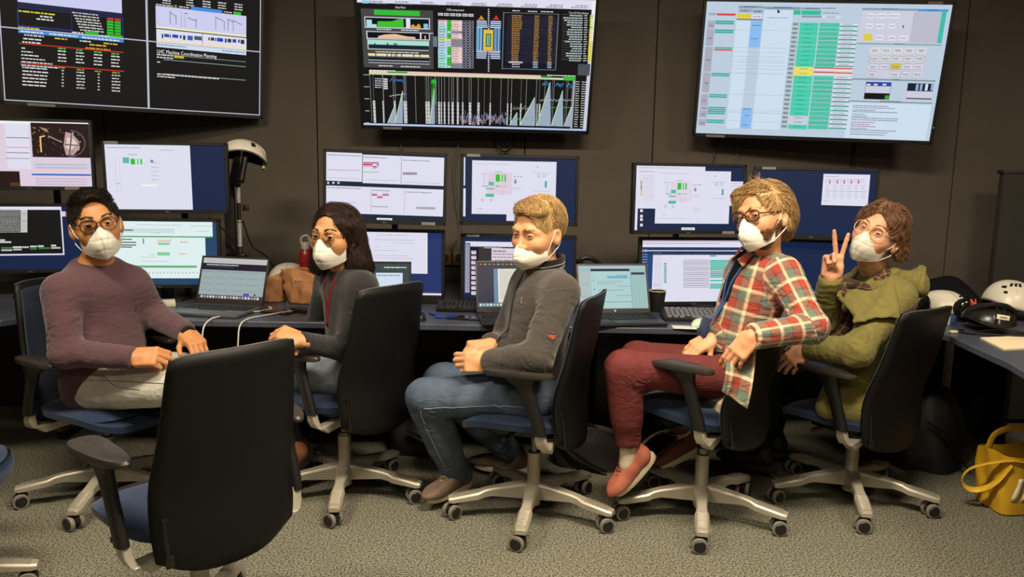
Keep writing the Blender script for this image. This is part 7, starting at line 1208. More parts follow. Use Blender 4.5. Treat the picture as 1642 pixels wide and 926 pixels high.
SCR['J'] = ([0,0,1000,1000,292,0,16,72,470,161,3550,1,15,149,755,922,274,1,11,96,62,921,1639,2,19,118,52,906,2731,3,24,139,48,150,1365,4,24,173,48,184,1365,4,24,207,49,218,1365,4,24,242,49,252,1365,4,25,276,49,286,1365,4,25,310,49,320,1365,4,25,344,49,355,1365,4,25,378,49,389,1365,4,25,412,49,423,1365,4,25,447,49,458,1365,4,25,481,49,492,1365,4,25,515,50,526,1365,4,25,550,50,560,1365,4,25,584,50,595,1365,4,26,618,50,629,1365,4,26,653,50,664,1365,4,26,687,50,698,1365,4,26,722,50,733,1365,4,26,756,50,767,1365,4,26,791,50,802,1365,4,26,826,50,836,1365,4,26,860,50,871,1365,4,71,223,115,281,3533,3,77,238,109,245,2441,4,71,306,116,364,3533,3,77,320,109,328,2441,4,71,389,116,447,3533,3,77,403,110,410,2441,4,72,472,116,530,3533,3,78,486,110,494,2441,4,72,555,116,613,3533,3,78,569,110,577,2441,4,72,638,117,696,3533,3,78,653,111,660,2441,4,72,722,117,780,3533,3,78,736,111,744,2441,4,73,805,117,864,3533,3,79,820,111,827,2441,4,73,889,118,948,3533,3,79,904,112,911,2441,4,138,168,256,871,819,2,256,174,755,860,3533,2,287,367,355,374,1638,3,287,368,291,469,1638,3,352,366,356,466,1638,3,372,368,432,375,1638,3],
 [270,208,390,237,1365,3,270,257,471,282,2184,3,270,308,472,333,2184,3,189,160,350,182,3276,3],
 [[402,375,473,462,469,473,398,386,1638,3]],
 [],
 [])
SCR['K'] = ([0,0,1000,1000,3550,0,0,0,1000,20,2987,1,0,175,1000,235,565,2,0,111,1000,161,565,2,0,175,102,1000,583,2,206,367,233,386,2184,2,206,397,233,417,1705,2,207,428,234,447,1705,2,208,458,235,478,1705,2,208,489,236,509,2184,2,209,520,236,539,1705,2,210,550,237,570,1705,2,210,581,238,601,1705,2,211,612,238,631,2184,2,212,642,239,662,1705,2,212,673,240,693,1705,2,637,240,694,262,1193,2,386,316,631,328,2731,2,639,318,854,343,1466,2,386,346,632,357,2441,2,640,347,855,372,1466,2,387,376,633,387,2441,2,641,377,856,402,1466,2,388,405,633,416,2731,2,642,407,857,432,1466,2,388,435,634,446,2441,2,642,436,858,462,1466,2,389,464,635,476,2441,2,643,466,858,491,1466,2,390,494,636,505,2731,2,391,524,637,535,2441,2,645,526,860,551,1466,2,391,553,637,565,2441,2,646,555,861,581,1466,2,392,583,638,594,2731,2,646,585,862,610,1466,2,393,613,639,624,2441,2,393,642,640,654,2441,2,648,645,864,670,1466,2,394,672,641,684,2731,2,395,702,641,713,2441,2,650,705,866,730,1466,2,396,732,642,743,2441,2,650,735,866,760,1466,2,396,762,643,773,2731,2,651,764,867,790,1466,2,644,503,860,519,3413,3],
 [0,0,461,7,2185,2,0,39,720,59,2715,2,0,223,51,237,2749,3,1,264,52,278,2749,3,1,306,52,320,2749,3,2,347,53,361,2749,3,3,389,54,403,2749,3,4,430,55,444,2749,3,5,472,56,486,2749,3,6,514,57,528,2749,3,108,201,186,212,2731,2,108,239,186,250,2731,2,109,278,187,289,2731,2,110,317,188,328,2731,2,111,356,189,367,2731,2,112,394,190,406,2731,2,112,433,191,444,2731,2,113,472,192,483,2731,2,114,511,192,522,2731,2,115,550,193,561,2731,2,116,589,194,600,2731,2,116,628,195,639,2731,2,117,667,196,678,2731,2,118,706,197,718,2731,2,119,746,198,757,2731,2,120,785,198,796,2731,2,383,222,412,236,2168,2,422,222,451,236,2168,2,493,222,522,236,2168,2,541,222,570,236,2168,2,602,222,632,235,2168,2,118,718,181,732,2731,2],
 [[14,168,11,185,2,193,0,186,0,168,0,150,1,143,10,150,2476,3],[46,168,43,185,34,193,25,185,21,168,24,150,33,143,42,150,2476,3]],
 [],
 [])
SCR['E'] = ([0,0,1000,1000,292,0,3,0,636,83,3550,1,5,84,193,661,3550,1,0,0,24,1000,3550,1,874,222,999,605,3550,1,185,67,880,894,3550,2,639,71,881,234,3550,2,317,228,524,546,3533,2,383,257,419,362,947,3,433,259,443,362,947,3,456,258,469,361,947,3,386,419,418,436,1464,3,432,421,446,433,1974,3,458,420,472,432,1974,3,325,364,371,420,1466,3,304,459,373,474,1193,3,304,538,375,582,1209,3,275,426,323,436,1176,3,538,278,546,293,1622,3,566,278,575,292,1622,3,592,277,601,292,1622,3,540,337,560,386,2185,3,544,318,553,327,1622,3,800,346,818,440,1193,3,701,231,839,239,2988,3,708,491,847,496,2988,3,727,136,736,151,1365,3,43,230,53,288,2932,3,45,296,54,354,1365,3,46,341,55,399,3204,3,47,410,56,468,3477,3,436,956,561,994,3822,2,204,812,531,818,3260,3],
 [372,213,438,225,1176,3,256,246,310,258,2458,3,271,270,302,280,2731,3,272,292,303,301,2731,3,272,314,304,323,2731,3,273,336,304,345,2731,3,273,358,304,367,2731,3,274,380,305,389,2731,3,274,402,306,411,2731,3,533,445,598,455,2731,3,534,465,598,475,2731,3,538,642,603,652,2731,3,539,667,604,677,2731,3,539,692,604,702,2731,3,408,497,462,507,3004,3,408,521,463,531,3004,3,409,546,464,556,3004,3,774,253,812,265,1978,3,775,273,810,285,1978,3,211,107,496,117,2731,3,254,745,282,758,2168,3,15,21,400,36,2715,3,24,82,165,98,2715,3,57,144,163,155,2987,3,57,176,164,187,2987,3,58,208,164,218,2987,3,58,239,165,250,2987,3,59,271,166,282,2987,3,60,303,166,313,2987,3,60,334,167,345,2987,3,61,366,168,376,2987,3,62,398,168,408,2987,3,62,429,169,440,2987,3,63,461,170,472,2987,3,64,493,170,504,2987,3,64,525,171,535,2987,3,448,967,548,984,1640,3,879,246,985,260,2731,3,881,289,970,303,2731,3],
 [[757,273,755,286,748,293,740,291,735,281,734,267,739,257,747,254,754,261,1895,3],[754,274,752,283,748,288,742,287,738,279,737,269,741,261,747,259,752,264,3550,4],[291,627,288,640,282,646,274,644,269,634,268,621,273,610,281,608,288,614,1895,3],[288,627,286,636,281,642,275,640,271,632,271,622,275,614,280,613,286,618,3550,4],[362,626,360,639,353,645,346,643,340,633,340,620,345,609,352,607,359,613,1895,3],[359,626,358,635,353,641,347,639,343,631,343,621,346,613,352,612,357,616,3550,4],[46,675,71,674,72,717,46,717,3549,2],[47,760,72,759,73,802,48,802,3549,2],[48,813,73,813,74,855,49,856,3549,2],[50,898,75,898,76,941,51,941,3549,2]],
 [],
 [])
SCR['F'] = ([0,0,1000,1000,292,0,567,42,950,526,3550,1,619,131,630,197,3176,3,681,128,692,194,3176,3,737,126,748,192,3176,3,796,123,807,189,3176,3,854,121,866,186,3176,3,585,300,957,305,2714,2],
 [582,128,619,141,2970,2,583,162,620,175,2970,2,591,220,622,233,2714,2,593,260,624,273,2714,2,592,315,629,326,2987,2,594,339,630,350,2987,2,594,363,631,374,2987,2,596,387,632,398,2987,2,596,411,633,421,2987,2,644,125,681,138,2970,2,645,159,682,172,2970,2,654,217,685,230,2714,2,655,257,686,270,2714,2,655,312,692,323,2987,2,656,336,692,347,2987,2,657,360,694,371,2987,2,658,384,695,394,2987,2,659,408,696,418,2987,2,700,123,737,136,2970,2,702,157,738,170,2970,2,710,215,741,228,2714,2,712,254,743,267,2714,2,711,310,748,320,2987,2,712,333,749,344,2987,2,713,357,750,368,2987,2,714,381,751,392,2987,2,715,405,752,415,2987,2,759,120,796,133,2970,2,761,154,797,168,2970,2,769,212,800,225,2714,2,771,252,801,265,2714,2,770,307,807,317,2987,2,771,330,808,341,2987,2,772,354,809,365,2987,2,773,378,810,389,2987,2,774,402,811,412,2987,2,818,118,854,131,2970,2,820,152,856,165,2970,2,828,209,858,222,2714,2,829,249,860,262,2714,2,829,304,865,314,2987,2,830,328,866,338,2987,2,831,351,867,362,2987,2,832,375,868,386,2987,2,833,399,870,409,2987,2,874,115,910,128,2970,2,875,149,911,162,2970,2,883,207,914,220,2714,2,885,246,916,259,2714,2,885,301,921,312,2987,2,886,325,922,336,2987,2,887,349,923,359,2987,2,888,372,924,383,2987,2,889,396,925,406,2987,2,582,76,695,89,2714,2,587,459,627,472,2714,2],
 [],
 [],
 [])
SCR['L'] = ([0,0,1000,1000,292,0,0,720,1000,745,274,1,0,800,1000,1000,3277,1],
 [],
 [],
 [],
 [])
# ------------------------------------------------------------------ lit displays
_TXT = {}
def text_tris(s):
    if s not in _TXT:
        cu = bpy.data.curves.new('lettering', 'FONT'); cu.body = s; cu.size = 1.0; cu.resolution_u = 2
        o = bpy.data.objects.new('lettering', cu); COL.objects.link(o); dg = bpy.context.evaluated_depsgraph_get(); dg.update()
        me = o.evaluated_get(dg).to_mesh(); vs = [v.co.copy() for v in me.vertices]; fs = [tuple(p.vertices) for p in me.polygons]
        o.evaluated_get(dg).to_mesh_clear(); bpy.data.objects.remove(o); bpy.data.curves.remove(cu)
        _TXT[s] = (vs, fs)
    return _TXT[s]
def lit_screen(name, key, w, h, parent, seed=0, y=0.0):
    """display surface in the local XZ plane looking along -Y; every patch of the picture is its own lit facet"""
    vs, fs, cs = [], [], []; g = random.Random(seed + 5)
    A, B, C, Z, texts = SCR[key]
    def colour(n): return tuple(lin([(n >> 8) * 17, (n >> 4 & 15) * 17, (n & 15) * 17])) + (1.0,)
    def P(u, v, L): return ((u - .5) * w, y - L * .00022, (.5 - v) * h)
    def poly(pts, c, L): o = len(vs); vs.extend(P(u, v, L) for u, v in pts); fs.append(tuple(range(o, o + len(pts)))); cs.append(c)
    def rect(a, b, c, d, col, L): poly([(a, d), (c, d), (c, b), (a, b)], col, L)
    for i in range(0, len(A), 6): rect(A[i] / 1000, A[i + 1] / 1000, A[i + 2] / 1000, A[i + 3] / 1000, colour(A[i + 4]), A[i + 5])
    for q in C: poly([(q[i] / 1000, q[i + 1] / 1000) for i in range(0, len(q) - 2, 2)], colour(q[-2]), q[-1])
    for i in range(0, len(B), 6):
        a, b, c, d = [t / 1000 for t in B[i:i + 4]]; x = a; hh = max(.004, d - b)
        while x < c - .003:
            ww = min(c - x, hh * g.uniform(.7, 2.6) * h / w); rect(x, b + hh * .22, x + ww, b + hh * .80, colour(B[i + 4]), B[i + 5]); x += ww + hh * .35 * h / w
    for q in Z:
        a, b, c, d = [t / 1000 for t in q[:4]]; n = q[4]; dw = (c - a) / n
        for i in range(n):
            v = b + (d - b) * i / n + g.gauss(0, 1) * q[7] / 1000; rect(a + dw * i, v, a + dw * (i + q[5] / 100), v + max(2, q[6]) / 1000, colour(q[8]), q[9])
    for s, u, v, hh, c, wd in texts:
        tv, tf = text_tris(s); k = hh * h / .72; mx = max(p.x for p in tv); kx = wd * w / mx if wd else k
        o = len(vs); vs.extend(((u - .5) * w + p.x * kx, y - .0014, (.5 - v) * h + p.y * k) for p in tv); col = colour(c)
        for f in tf: fs.append(tuple(i + o for i in f)); cs.append(col)
    me = bpy.data.meshes.new(name); me.from_pydata(vs, [], fs); me.update()
    ca = me.color_attributes.new('Col', 'FLOAT_COLOR', 'CORNER'); buf = []
    for p, c in zip(me.polygons, cs): buf += list(c) * p.loop_total
    ca.data.foreach_set('color', buf); me.materials.append(SCREEN)
    o = bpy.data.objects.new(name, me); COL.objects.link(o); o.parent = parent; return o
def frame_mb(w, h, bez, depth, bottom=None):
    """bezel standing a little proud of the glass, with the housing behind"""
    mb = MB(); W_, b2 = w + 2 * bez, bez if bottom is None else bottom; zc = (bez - b2) / 2; H_ = h + bez + b2
    mb.box((0, depth / 2 + .0035, zc), (W_, depth, H_), bev=.003)
    for x in (-1, 1): mb.box((x * (w / 2 + bez / 2), .001, zc), (bez - .0006, .012, H_), bev=.0015, seg=1)
    mb.box((0, .001, h / 2 + bez / 2), (W_, .012, bez - .0006), bev=.0015, seg=1); mb.box((0, .001, -h / 2 - b2 / 2), (W_, .012, b2 - .0006), bev=.0015, seg=1)
    return mb
def small_text(s, size, material, parent, loc, rot=(math.pi / 2, 0, 0), name='lettering'):
    tv, tf = text_tris(s); mx = max(p.x for p in tv) / 2
    o = MB().add([((p.x - mx) * size, p.y * size, 0) for p in tv], tf).build(name, material, parent, smooth=False); o.location = loc; o.rotation_euler = rot; return o
BEZEL = mat('dark_display_bezel', (20, 20, 21), 0.45, noise=0.06); LOGO = mat('grey_logo_print', (120, 120, 120), 0.5)
def pose(yaw, tilt, roll): return (Matrix.Rotation(R(yaw), 3, 'Z') @ Matrix.Rotation(R(tilt), 3, 'X') @ Matrix.Rotation(R(roll), 3, 'Y'))
def wall_tv(key, x, y, z, yaw, tilt, roll, label, tags):
    root = empty('wall_display', (x, y, z)); tag(root, label, 'display', 'wall displays')
    head = pose(yaw, tilt, roll).to_4x4()
    def hang(o): o.matrix_basis = head @ o.matrix_basis; return o
    hang(frame_mb(1.21, .68, .016, .045, .020).build('bezel', BEZEL, root)); hang(lit_screen('screen', key, 1.21, .68, root, 3))
    back = Vector((0, .05, 0)); back.rotate(head.to_3x3()); dist = WALLY - (y + back.y)
    hang(MB().box((0, .065, 0), (.36, .035, .30), bev=.006).build('mount_plate', BLACK, root))
    for sx in (-.12, .12):
        a = Vector((sx, .07, .0)); a.rotate(head.to_3x3()); b = Vector((a.x, WALLY - y - .012, -.02))
        MB().tube([a, (a + b) / 2 + Vector((0, 0, .004)), b], .014, 8).build('mount_arm', BLACK, root)
    MB().box((0, WALLY - y - .008, -.02), (.42, .012, .22), bev=.003).build('wall_plate', BLACK, root)
    for tx, tz, w_ in tags: hang(MB().box((tx, -.0075, tz), (w_, .003, .013)).build('asset_label', GREYTAG, root))
    if key == 'TVr': hang(MB().box((.6133, -.006, -.27), (.003, .003, .004)).build('power_light', emis('green_power_light', (120, 255, 60), 1.0), root))
    return root
wall_tv('TVl', -1.924, 4.284, 1.999, 29.7, 5.8, 1.0, 'wall display at the left with black pages of numbers divided by white lines', [(-.45, -.352, .12)])
wall_tv('TVm', -.208, 4.385, 1.918, 1.2, 18.9, .6, 'middle wall display showing dense charts, bars and blue-grey triangles', [(-.45, -.352, .10)])
wall_tv('TVr', 1.593, 4.388, 1.911, -8.0, 8.6, 1.4, 'wall display at the right showing a pale table with green columns', [(-.5, -.352, .10), (.52, .348, .07)])
def monitor(key, x, y, z, yaw, tilt, roll, label, upper, pole_y=None, tags=(), post=True):
    root = empty('monitor', (x, y, DESKZ)); tag(root, label, 'monitor', 'upper row monitors' if upper else 'lower row monitors'); dz = z - DESKZ
    M = Matrix.Translation((0, 0, dz)) @ pose(yaw, tilt, roll).to_4x4()
    def hang(o): o.matrix_basis = M @ o.matrix_basis; return o
    hang(frame_mb(.531, .299, .0145, .030, .018).build('bezel', BEZEL, root)); hang(lit_screen('screen', key, .531, .299, root, len(key)))
    hang(MB().box((0, .042, 0), (.26, .025, .18), bev=.008).build('rear_housing', BLACK, root))
    hang(small_text('DELL', .009, LOGO, root, (0, -.0058, -.1625)))
    for tx, tz in tags: hang(MB().box((tx, -.007, tz), (.062, .003, .013)).build('asset_label', GREYTAG, root))
    if upper:
        py = pole_y - y
        MB().lathe([(.016, .0), (.016, dz + .06)], (0, py, 0), 14).build('pole', BLACK, root); MB().lathe([(.055, 0), (.055, .008), (.02, .014)], (0, py, 0), 18).build('pole_foot', BLACK, root)
        MB().tube([(0, .05, dz), (0, py * .6, dz - .004), (0, py, dz)], .013, 8).build('monitor_arm', BLACK, root)
    else:
        MB().box((0, .072, dz * .5 + .02), (.055, .022, dz + .02), bev=.006).build('stand_neck', BLACK, root); MB().box((0, .06, .005), (.20, .13, .010), bev=.004).build('stand_foot', BLACK, root)
    return root
monitor('A', -2.269, 3.826, 1.416, 16.2, 0, 0, 'upper monitor with a photo of machinery, cut off by the left edge', True, 4.05, [(.18, -.158)])
monitor('B', -1.626, 3.826, 1.317, 7.6, .8, -.1, 'upper monitor behind the maroon sweater man with a white window beside a navy strip', True, 4.02, [(-.235, .158)])
monitor('C', -.587, 3.731, 1.291, 4.5, .2, 1.3, 'upper monitor above the woman with six white plots in two rows', True, 4.03, [(.20, -.159)])
monitor('D', .029, 3.85, 1.284, 5.2, .5, .2, 'upper monitor above the blond man with one white window on navy', True, 4.11, [(-.22, .158)])
monitor('E', .829, 3.84, 1.258, 10.0, -1.3, .1, 'upper monitor left of the bearded man with overlapping white windows', True, 4.12, [(.20, -.159)])
monitor('F', 1.41, 3.832, 1.247, -13.0, 0, .2, 'upper navy monitor with a single small white window, right of the bearded man', True, 4.10, [(-.21, .158)])
monitor('G', -2.30, 3.84, 1.02, 15, 0, 0, 'lower monitor at the left edge with a black terminal window', False)
monitor('H', -1.673, 3.81, .962, 8.3, -1, .3, 'lower monitor behind the maroon sweater man showing a pale green page headed Locked', False)
monitor('I', -.602, 3.825, .928, -1.1, -.1, 0, 'lower monitor right of the woman with a white page beside a navy strip', False)
monitor('J', .028, 3.90, .905, -2.1, .6, -.1, 'lower monitor behind the blond man with a column of page thumbnails', False, tags=[(-.22, .158)])
monitor('K', .887, 3.91, .905, 6.7, -.9, -.1, 'lower monitor behind the paper cup with a blue sidebar and teal table', False)
monitor('L', 1.44, 3.90, .905, -13, 0, 0, 'lower navy monitor between the bearded man and the parka wearer', False)

# ------------------------------------------------------------------ laptops, keyboards, mice
def grey(r, g, b): return r * 256 + g * 16 + b
def laptop_pages():
    """simple pages on the laptops: calendar, dark window, document, chat"""
    def one():
        A = [0, 0, 1000, 1000, grey(9, 9, 10), 0, 0, 0, 1000, 130, grey(11, 11, 11), 1, 0, 130, 1000, 290, grey(1, 1, 2), 1, 0, 300, 1000, 900, grey(9, 10, 10), 1]; B = [60, 150, 560, 185, grey(13, 13, 13), 2, 30, 200, 500, 230, grey(4, 5, 6), 2]
        for j in range(4):
            A += [0, 320 + 145 * j, 1000, 324 + 145 * j, grey(8, 8, 9), 2]
            for i in range(4): B += [20 + 240 * i, 330 + 150 * j, 200 + 240 * i, 352 + 150 * j, grey(7, 8, 9), 2]
        for i in range(1, 5): A += [240 * i, 300, 240 * i + 3, 900, grey(8, 8, 9), 2]
        A += [700, 840, 790, 890, grey(4, 2, 13), 3, 860, 840, 890, 885, grey(6, 3, 4), 3, 0, 900, 1000, 1000, grey(4, 3, 3), 1]
        for i in range(20): A += [40 + 46 * i, 920, 72 + 46 * i, 975, (grey(13, 12, 11), grey(8, 9, 11), grey(11, 10, 10), grey(12, 13, 13))[i % 4], 2]
        return A, B, [], [], []
    def two(): return [0, 0, 1000, 1000, grey(3, 4, 4), 0, 500, 250, 900, 1000, grey(12, 13, 14), 1], [620, 80, 960, 130, grey(13, 13, 13), 2, 520, 300, 860, 340, grey(6, 7, 8), 2], [], [], []
    def three():
        A = [0, 0, 1000, 1000, grey(2, 3, 3), 0, 0, 0, 1000, 70, grey(3, 3, 3), 1, 0, 70, 1000, 900, grey(3, 3, 4), 1, 220, 140, 270, 900, grey(6, 8, 10), 2, 275, 140, 900, 900, grey(13, 13, 12), 2, 0, 900, 1000, 1000, grey(5, 6, 7), 1]; B = []
        for i in range(14): A += [30 + 60 * i, 25, 62 + 60 * i, 50, (grey(13, 6, 4), grey(10, 10, 10), grey(8, 8, 9))[i % 3], 2]
        for i in range(22): B += [300, 170 + 30 * i, 860, 186 + 30 * i, grey(10, 9, 10), 3]
        for i in range(20): A += [20 + 46 * i, 920, 52 + 46 * i, 975, (grey(12, 13, 12), grey(9, 11, 12), grey(11, 12, 11))[i % 3], 2]
        return A, B, [], [], []
    def four():
        A = [0, 0, 1000, 1000, grey(9, 11, 11), 0, 0, 0, 1000, 70, grey(10, 11, 12), 1, 180, 75, 760, 130, grey(0, 1, 2), 2, 780, 160, 980, 215, grey(2, 3, 4), 2, 180, 135, 760, 980, grey(10, 12, 12), 1, 0, 135, 176, 980, grey(10, 11, 11), 1, 420, 240, 720, 300, grey(6, 10, 12), 2, 210, 330, 226, 352, grey(2, 3, 3), 2, 210, 540, 226, 562, grey(2, 3, 3), 2, 765, 135, 771, 980, grey(7, 9, 10), 2]
        B = []
        for a, b, c, d in ((560, 215, 720, 240), (270, 360, 640, 385), (270, 410, 540, 435), (550, 470, 750, 495), (270, 560, 660, 585), (540, 690, 760, 715), (330, 830, 760, 860), (20, 420, 140, 440), (20, 700, 150, 720), (20, 800, 150, 820)): B += [a, b, c, d, grey(7, 9, 10), 2]
        return A, B, [], [], []
    SCR['one'], SCR['two'], SCR['three'], SCR['four'] = one(), two(), three(), four()
laptop_pages()
LAPM = mat('space_grey_aluminium', (112, 112, 114), 0.4, metal=0.6, noise=0.05); LAPK = mat('black_laptop_shell', (32, 31, 31), 0.4, noise=0.06); KEYM = mat('black_keys', (24, 24, 25), 0.55); KEYL = mat('grey_keys', (106, 106, 108), 0.55)
def laptop(x, y, deg, w, d, key, shell, label, lid_deg=108, lid_h=None, logo=False, bez=.009):
    root = empty('laptop', (x, y, DESKZ), R(deg + 90)); tag(root, label, 'laptop', 'open laptops'); lh = lid_h or d * .96
    MB().box((0, -d / 2, .009), (w, d, .014), bev=.004).build('base', shell, root)
    kb = MB()
    for r_ in range(5):
        for c in range(13): kb.box((-w * .43 + c * w * .0717, -.045 - r_ * .0185, .0172), (w * .058, .0145, .003))
    kb.box((0, -.045 - 5 * .0185, .0172), (w * .38, .0145, .003)); k = kb.build('keyboard_keys', KEYM, root, smooth=False); k['kind'] = 'stuff'
    MB().box((0, -d * .78, .0162), (w * .32, d * .28, .0008), bev=.0003, seg=1).build('touchpad', shell, root)
    lid = MB(); lid.box((0, .004, lh / 2), (w, .006, lh), bev=.0025)
    for sx in (-1, 1): lid.box((sx * (w / 2 - bez / 2), 0, lh / 2), (bez, .003, lh), bev=.001, seg=1)
    lid.box((0, 0, lh - bez / 2), (w, .003, bez), bev=.001, seg=1); lid.box((0, 0, .011), (w, .003, .022), bev=.001, seg=1)
    lo = lid.build('lid', LAPK, root); lo.location = (0, -.002, .017); lo.rotation_euler = (R(-(lid_deg - 90)), 0, 0)
    sc = lit_screen('screen', key, w - 2 * bez, lh - bez - .022, lo, 9); sc.location = (0, .0008, .022 + (lh - bez - .022) / 2)
    back = MB().box((0, .0075, lh / 2), (w - .002, .002, lh - .002), bev=.0009, seg=1).build('lid_back', shell, lo)
    if logo: MB().lathe([(.0001, 0), (.0045, 0), (.0045, .0008), (.0001, .0008)], (0, -.0018, .012), 14, 'Y').build('round_logo', mat('pale_logo', (200, 200, 196), .4), lo)
    MB().lathe([(.006, -w * .4), (.006, w * .4)], (0, .0, .016), 10, 'X').build('hinge', LAPK, root)
    return root
laptop(-1.30, 3.67, -101, .340, .235, 'one', LAPM, 'silver laptop open between the maroon sweater man and the paper bags', 110, .225)
laptop(-.63, 3.70, -86, .325, .20, 'two', LAPK, 'laptop half hidden behind the woman, only its lid corner showing', 100, .205)
laptop(.015, 3.60, -82, .350, .25, 'three', LAPK, 'dark laptop with a split page, partly behind the blond man', 108, .235)
laptop(.467, 3.60, -81, .335, .235, 'four', LAPK, 'black laptop with a pale chat window, right of the blond man', 112, .232, True)
def keyboard(x, y, deg, w, d, shell, keys, label):
    root = empty('keyboard', (x, y, DESKZ), R(deg)); tag(root, label, 'keyboard', 'desk keyboards')
    T = Matrix.Rotation(R(6), 3, 'X')
    MB().box((0, 0, .017), (w, d, .016), T, bev=.004).build('case', shell, root)
    rows = [(d * .40, 16, .6), (d * .19, 20, 1), (d * .05, 20, 1), (-d * .09, 20, 1), (-d * .23, 20, 1)]; me = None; n = 0
    for ry, cnt, hk in rows:
        for c in range(cnt):
            if me is None:
                kx = MB(); a, b = w * .93 / 20 * .42, d * .058
                kx.loft([[(-a, -b, 0), (a, -b, 0), (a, b, 0), (-a, b, 0)], [(-a * .8, -b * .75, .007), (a * .8, -b * .75, .007), (a * .8, b * .8, .007), (-a * .8, b * .8, .007)]])
                o = kx.build('key', keys, root, smooth=False); me = o
            else: o = me.copy(); COL.objects.link(o)
            px = -w * .465 + (c + .5) * w * .93 / cnt
            o.location = T @ Vector((px, ry, .0085)) + Vector((0, 0, .017)); o.rotation_euler = (R(6), 0, 0); o.scale = (20 / cnt * (.9 if cnt < 20 else 1), 1.15 if cnt == 20 else .8, 1)
    sp = me.copy(); COL.objects.link(sp); sp.location = T @ Vector((-w * .10, -d * .37, .0085)) + Vector((0, 0, .017)); sp.rotation_euler = (R(6), 0, 0); sp.scale = (6.2, 1.15, 1)
    for px in (-.44, -.38, -.32, .12, .18, .24, .30, .36, .42):
        q = me.copy(); COL.objects.link(q); q.location = T @ Vector((px * w, -d * .37, .0085)) + Vector((0, 0, .017)); q.rotation_euler = (R(6), 0, 0); q.scale = (1.1, 1.15, 1)
    return root
keyboard(-.125, 3.715, -2, .44, .135, BLACK, KEYM, 'black keyboard below the monitors, left of the dark split-page laptop')
keyboard(.905, 3.585, -3, .46, .165, BLACK, KEYL, 'grey-keyed keyboard on the desk beside the bearded man and the paper cup')
def mouse(x, y, deg, m, label, k=1.0):
    root = empty('mouse', (x, y, DESKZ), R(deg)); tag(root, label, 'mouse')
    b = MB(); b.grid(lambda i, j: ((math.cos(2 * math.pi * i) * .031 * k) * math.cos(j * math.pi / 2) ** .6, math.sin(2 * math.pi * i) * .054 * k * math.cos(j * math.pi / 2) ** .6, .002 + .034 * k * math.sin(j * math.pi / 2)), 24, 8)
    b.build('shell', m, root, angle=80); MB().lathe([(.001, -.003), (.007, -.003), (.007, .003), (.001, .003)], (0, .028 * k, .030 * k), 12, 'X').build('scroll_wheel', KEYM, root)
    MB().box((0, 0, .0015), (.05 * k, .09 * k, .003), bev=.001).build('base', KEYM, root)
mouse(-.405, 3.47, 20, BLACK, 'black mouse on the desk beside the blue cable')
mouse(.815, 3.405, -60, mat('pale_green_plastic', (186, 206, 180), .35, noise=.03), 'pale green rounded mouse by the hand of the bearded man', 1.05)

# ------------------------------------------------------------------ things on the desk
HELM = mat('white_helmet_shell', (214, 208, 190), 0.35, noise=0.04, nscale=9); HELMB = mat('black_helmet_shell', (26, 25, 24), 0.3, noise=0.06); FOAM = mat('dark_helmet_lining', (20, 19, 19), .9); YEL = mat('yellow_green_trim', (176, 188, 70), .6)
def helmet(name, loc, rot, r, shell, label, vents=(), ridge=True, strap=None, emblem=None, brim=.0, cat='helmet', tall=.92, long=1.18, parent_group=None, liner=True):
    """climbing-style helmet: domed shell, rolled rim, raised ridges, vents, lining and chin strap"""
    root = empty(name, loc); root.rotation_euler = rot; tag(root, label, cat, parent_group)
    def P(i, j, k=1.0, lift=0):
        a = i * 2 * math.pi; t = j * math.pi / 2; c = math.cos(t) ** .85
        rr = r * k; x, y = rr * math.sin(a) * c, rr * long * math.cos(a) * c; z = rr * tall * math.sin(t)
        y += brim * max(0, math.cos(a)) ** 6 * c * (1 - j) ** 3; z += -.012 * math.cos(2 * a) * (1 - j) ** 2
        return (x, y, z + lift)
    MB().grid(lambda i, j: P(i, j), 40, 14).build('shell', shell, root, solid=.005, angle=75)
    if liner: MB().grid(lambda i, j: P(i, j, .93, -.003), 28, 10).build('lining', FOAM, root, angle=75)
    MB().tube([P(i / 40, 0.0) for i in range(41)], .0045, 6, cap=False).build('rim', shell if shell is HELMB else GAP, root)
    if ridge:
        for sx in (-1, 1):
            mb = MB(); pts = [];
            for t in np.linspace(-1.25, 1.25, 14):
                y = r * long * math.sin(t) * .96; z = r * tall * math.cos(t) * .99; pts.append((sx * r * .34 * math.cos(t * .6), y, z * math.sqrt(max(0, 1 - (.34 * math.cos(t * .6)) ** 2)) + .001))
            mb.tube(pts, [.002] + [.0055] * 12 + [.002], 6).build('ridge', shell, root)
    vm = mat('vent_opening', (10, 10, 10), .9)
    for (i, j, sx_, sz_) in vents:
        p = Vector(P(i, j, 1.0)); p2, p3 = Vector(P(i + .01, j, 1.0)), Vector(P(i, j + .02, 1.0)); n = (p2 - p).cross(p3 - p).normalized(); n = n if n.dot(p) > 0 else -n
        q = n.to_track_quat('Z', 'Y').to_matrix()
        MB().box(tuple(p + n * .0005), (sx_, sz_, .006), q, bev=.0025).build('vent', vm, root)
    if strap:
        s0, s1 = P(.22, .02), P(.78, .02); MB().tube(curve_pts([s0, (s0[0] * .95, .02, -.07), (0, .035, -.125), (s1[0] * .95, .02, -.07), s1], 6), .006, 6, flat=.35).build('chin_strap', strap, root)
    if emblem:
        p = Vector(P(*emblem)); n = p.normalized(); q = n.to_track_quat('Z', 'Y').to_matrix(); em = MB()
        ring = [p + n * .004 + q @ Vector((.017 * math.cos(a), .017 * math.sin(a), 0)) for a in np.linspace(0, 2 * math.pi, 21)]; em.tube(ring, .0022, 5, cap=False)
        for a in range(4): em.box(tuple(p + n * .004 + q @ Vector((.011 * math.cos(a * math.pi / 2), .011 * math.sin(a * math.pi / 2), 0))), (.007, .007, .002), q @ Matrix.Rotation(a * math.pi / 2 + .785, 3, 'Z'))
        em.build('round_emblem', mat('dark_emblem_print', (58, 54, 48), .6), root)
    return root
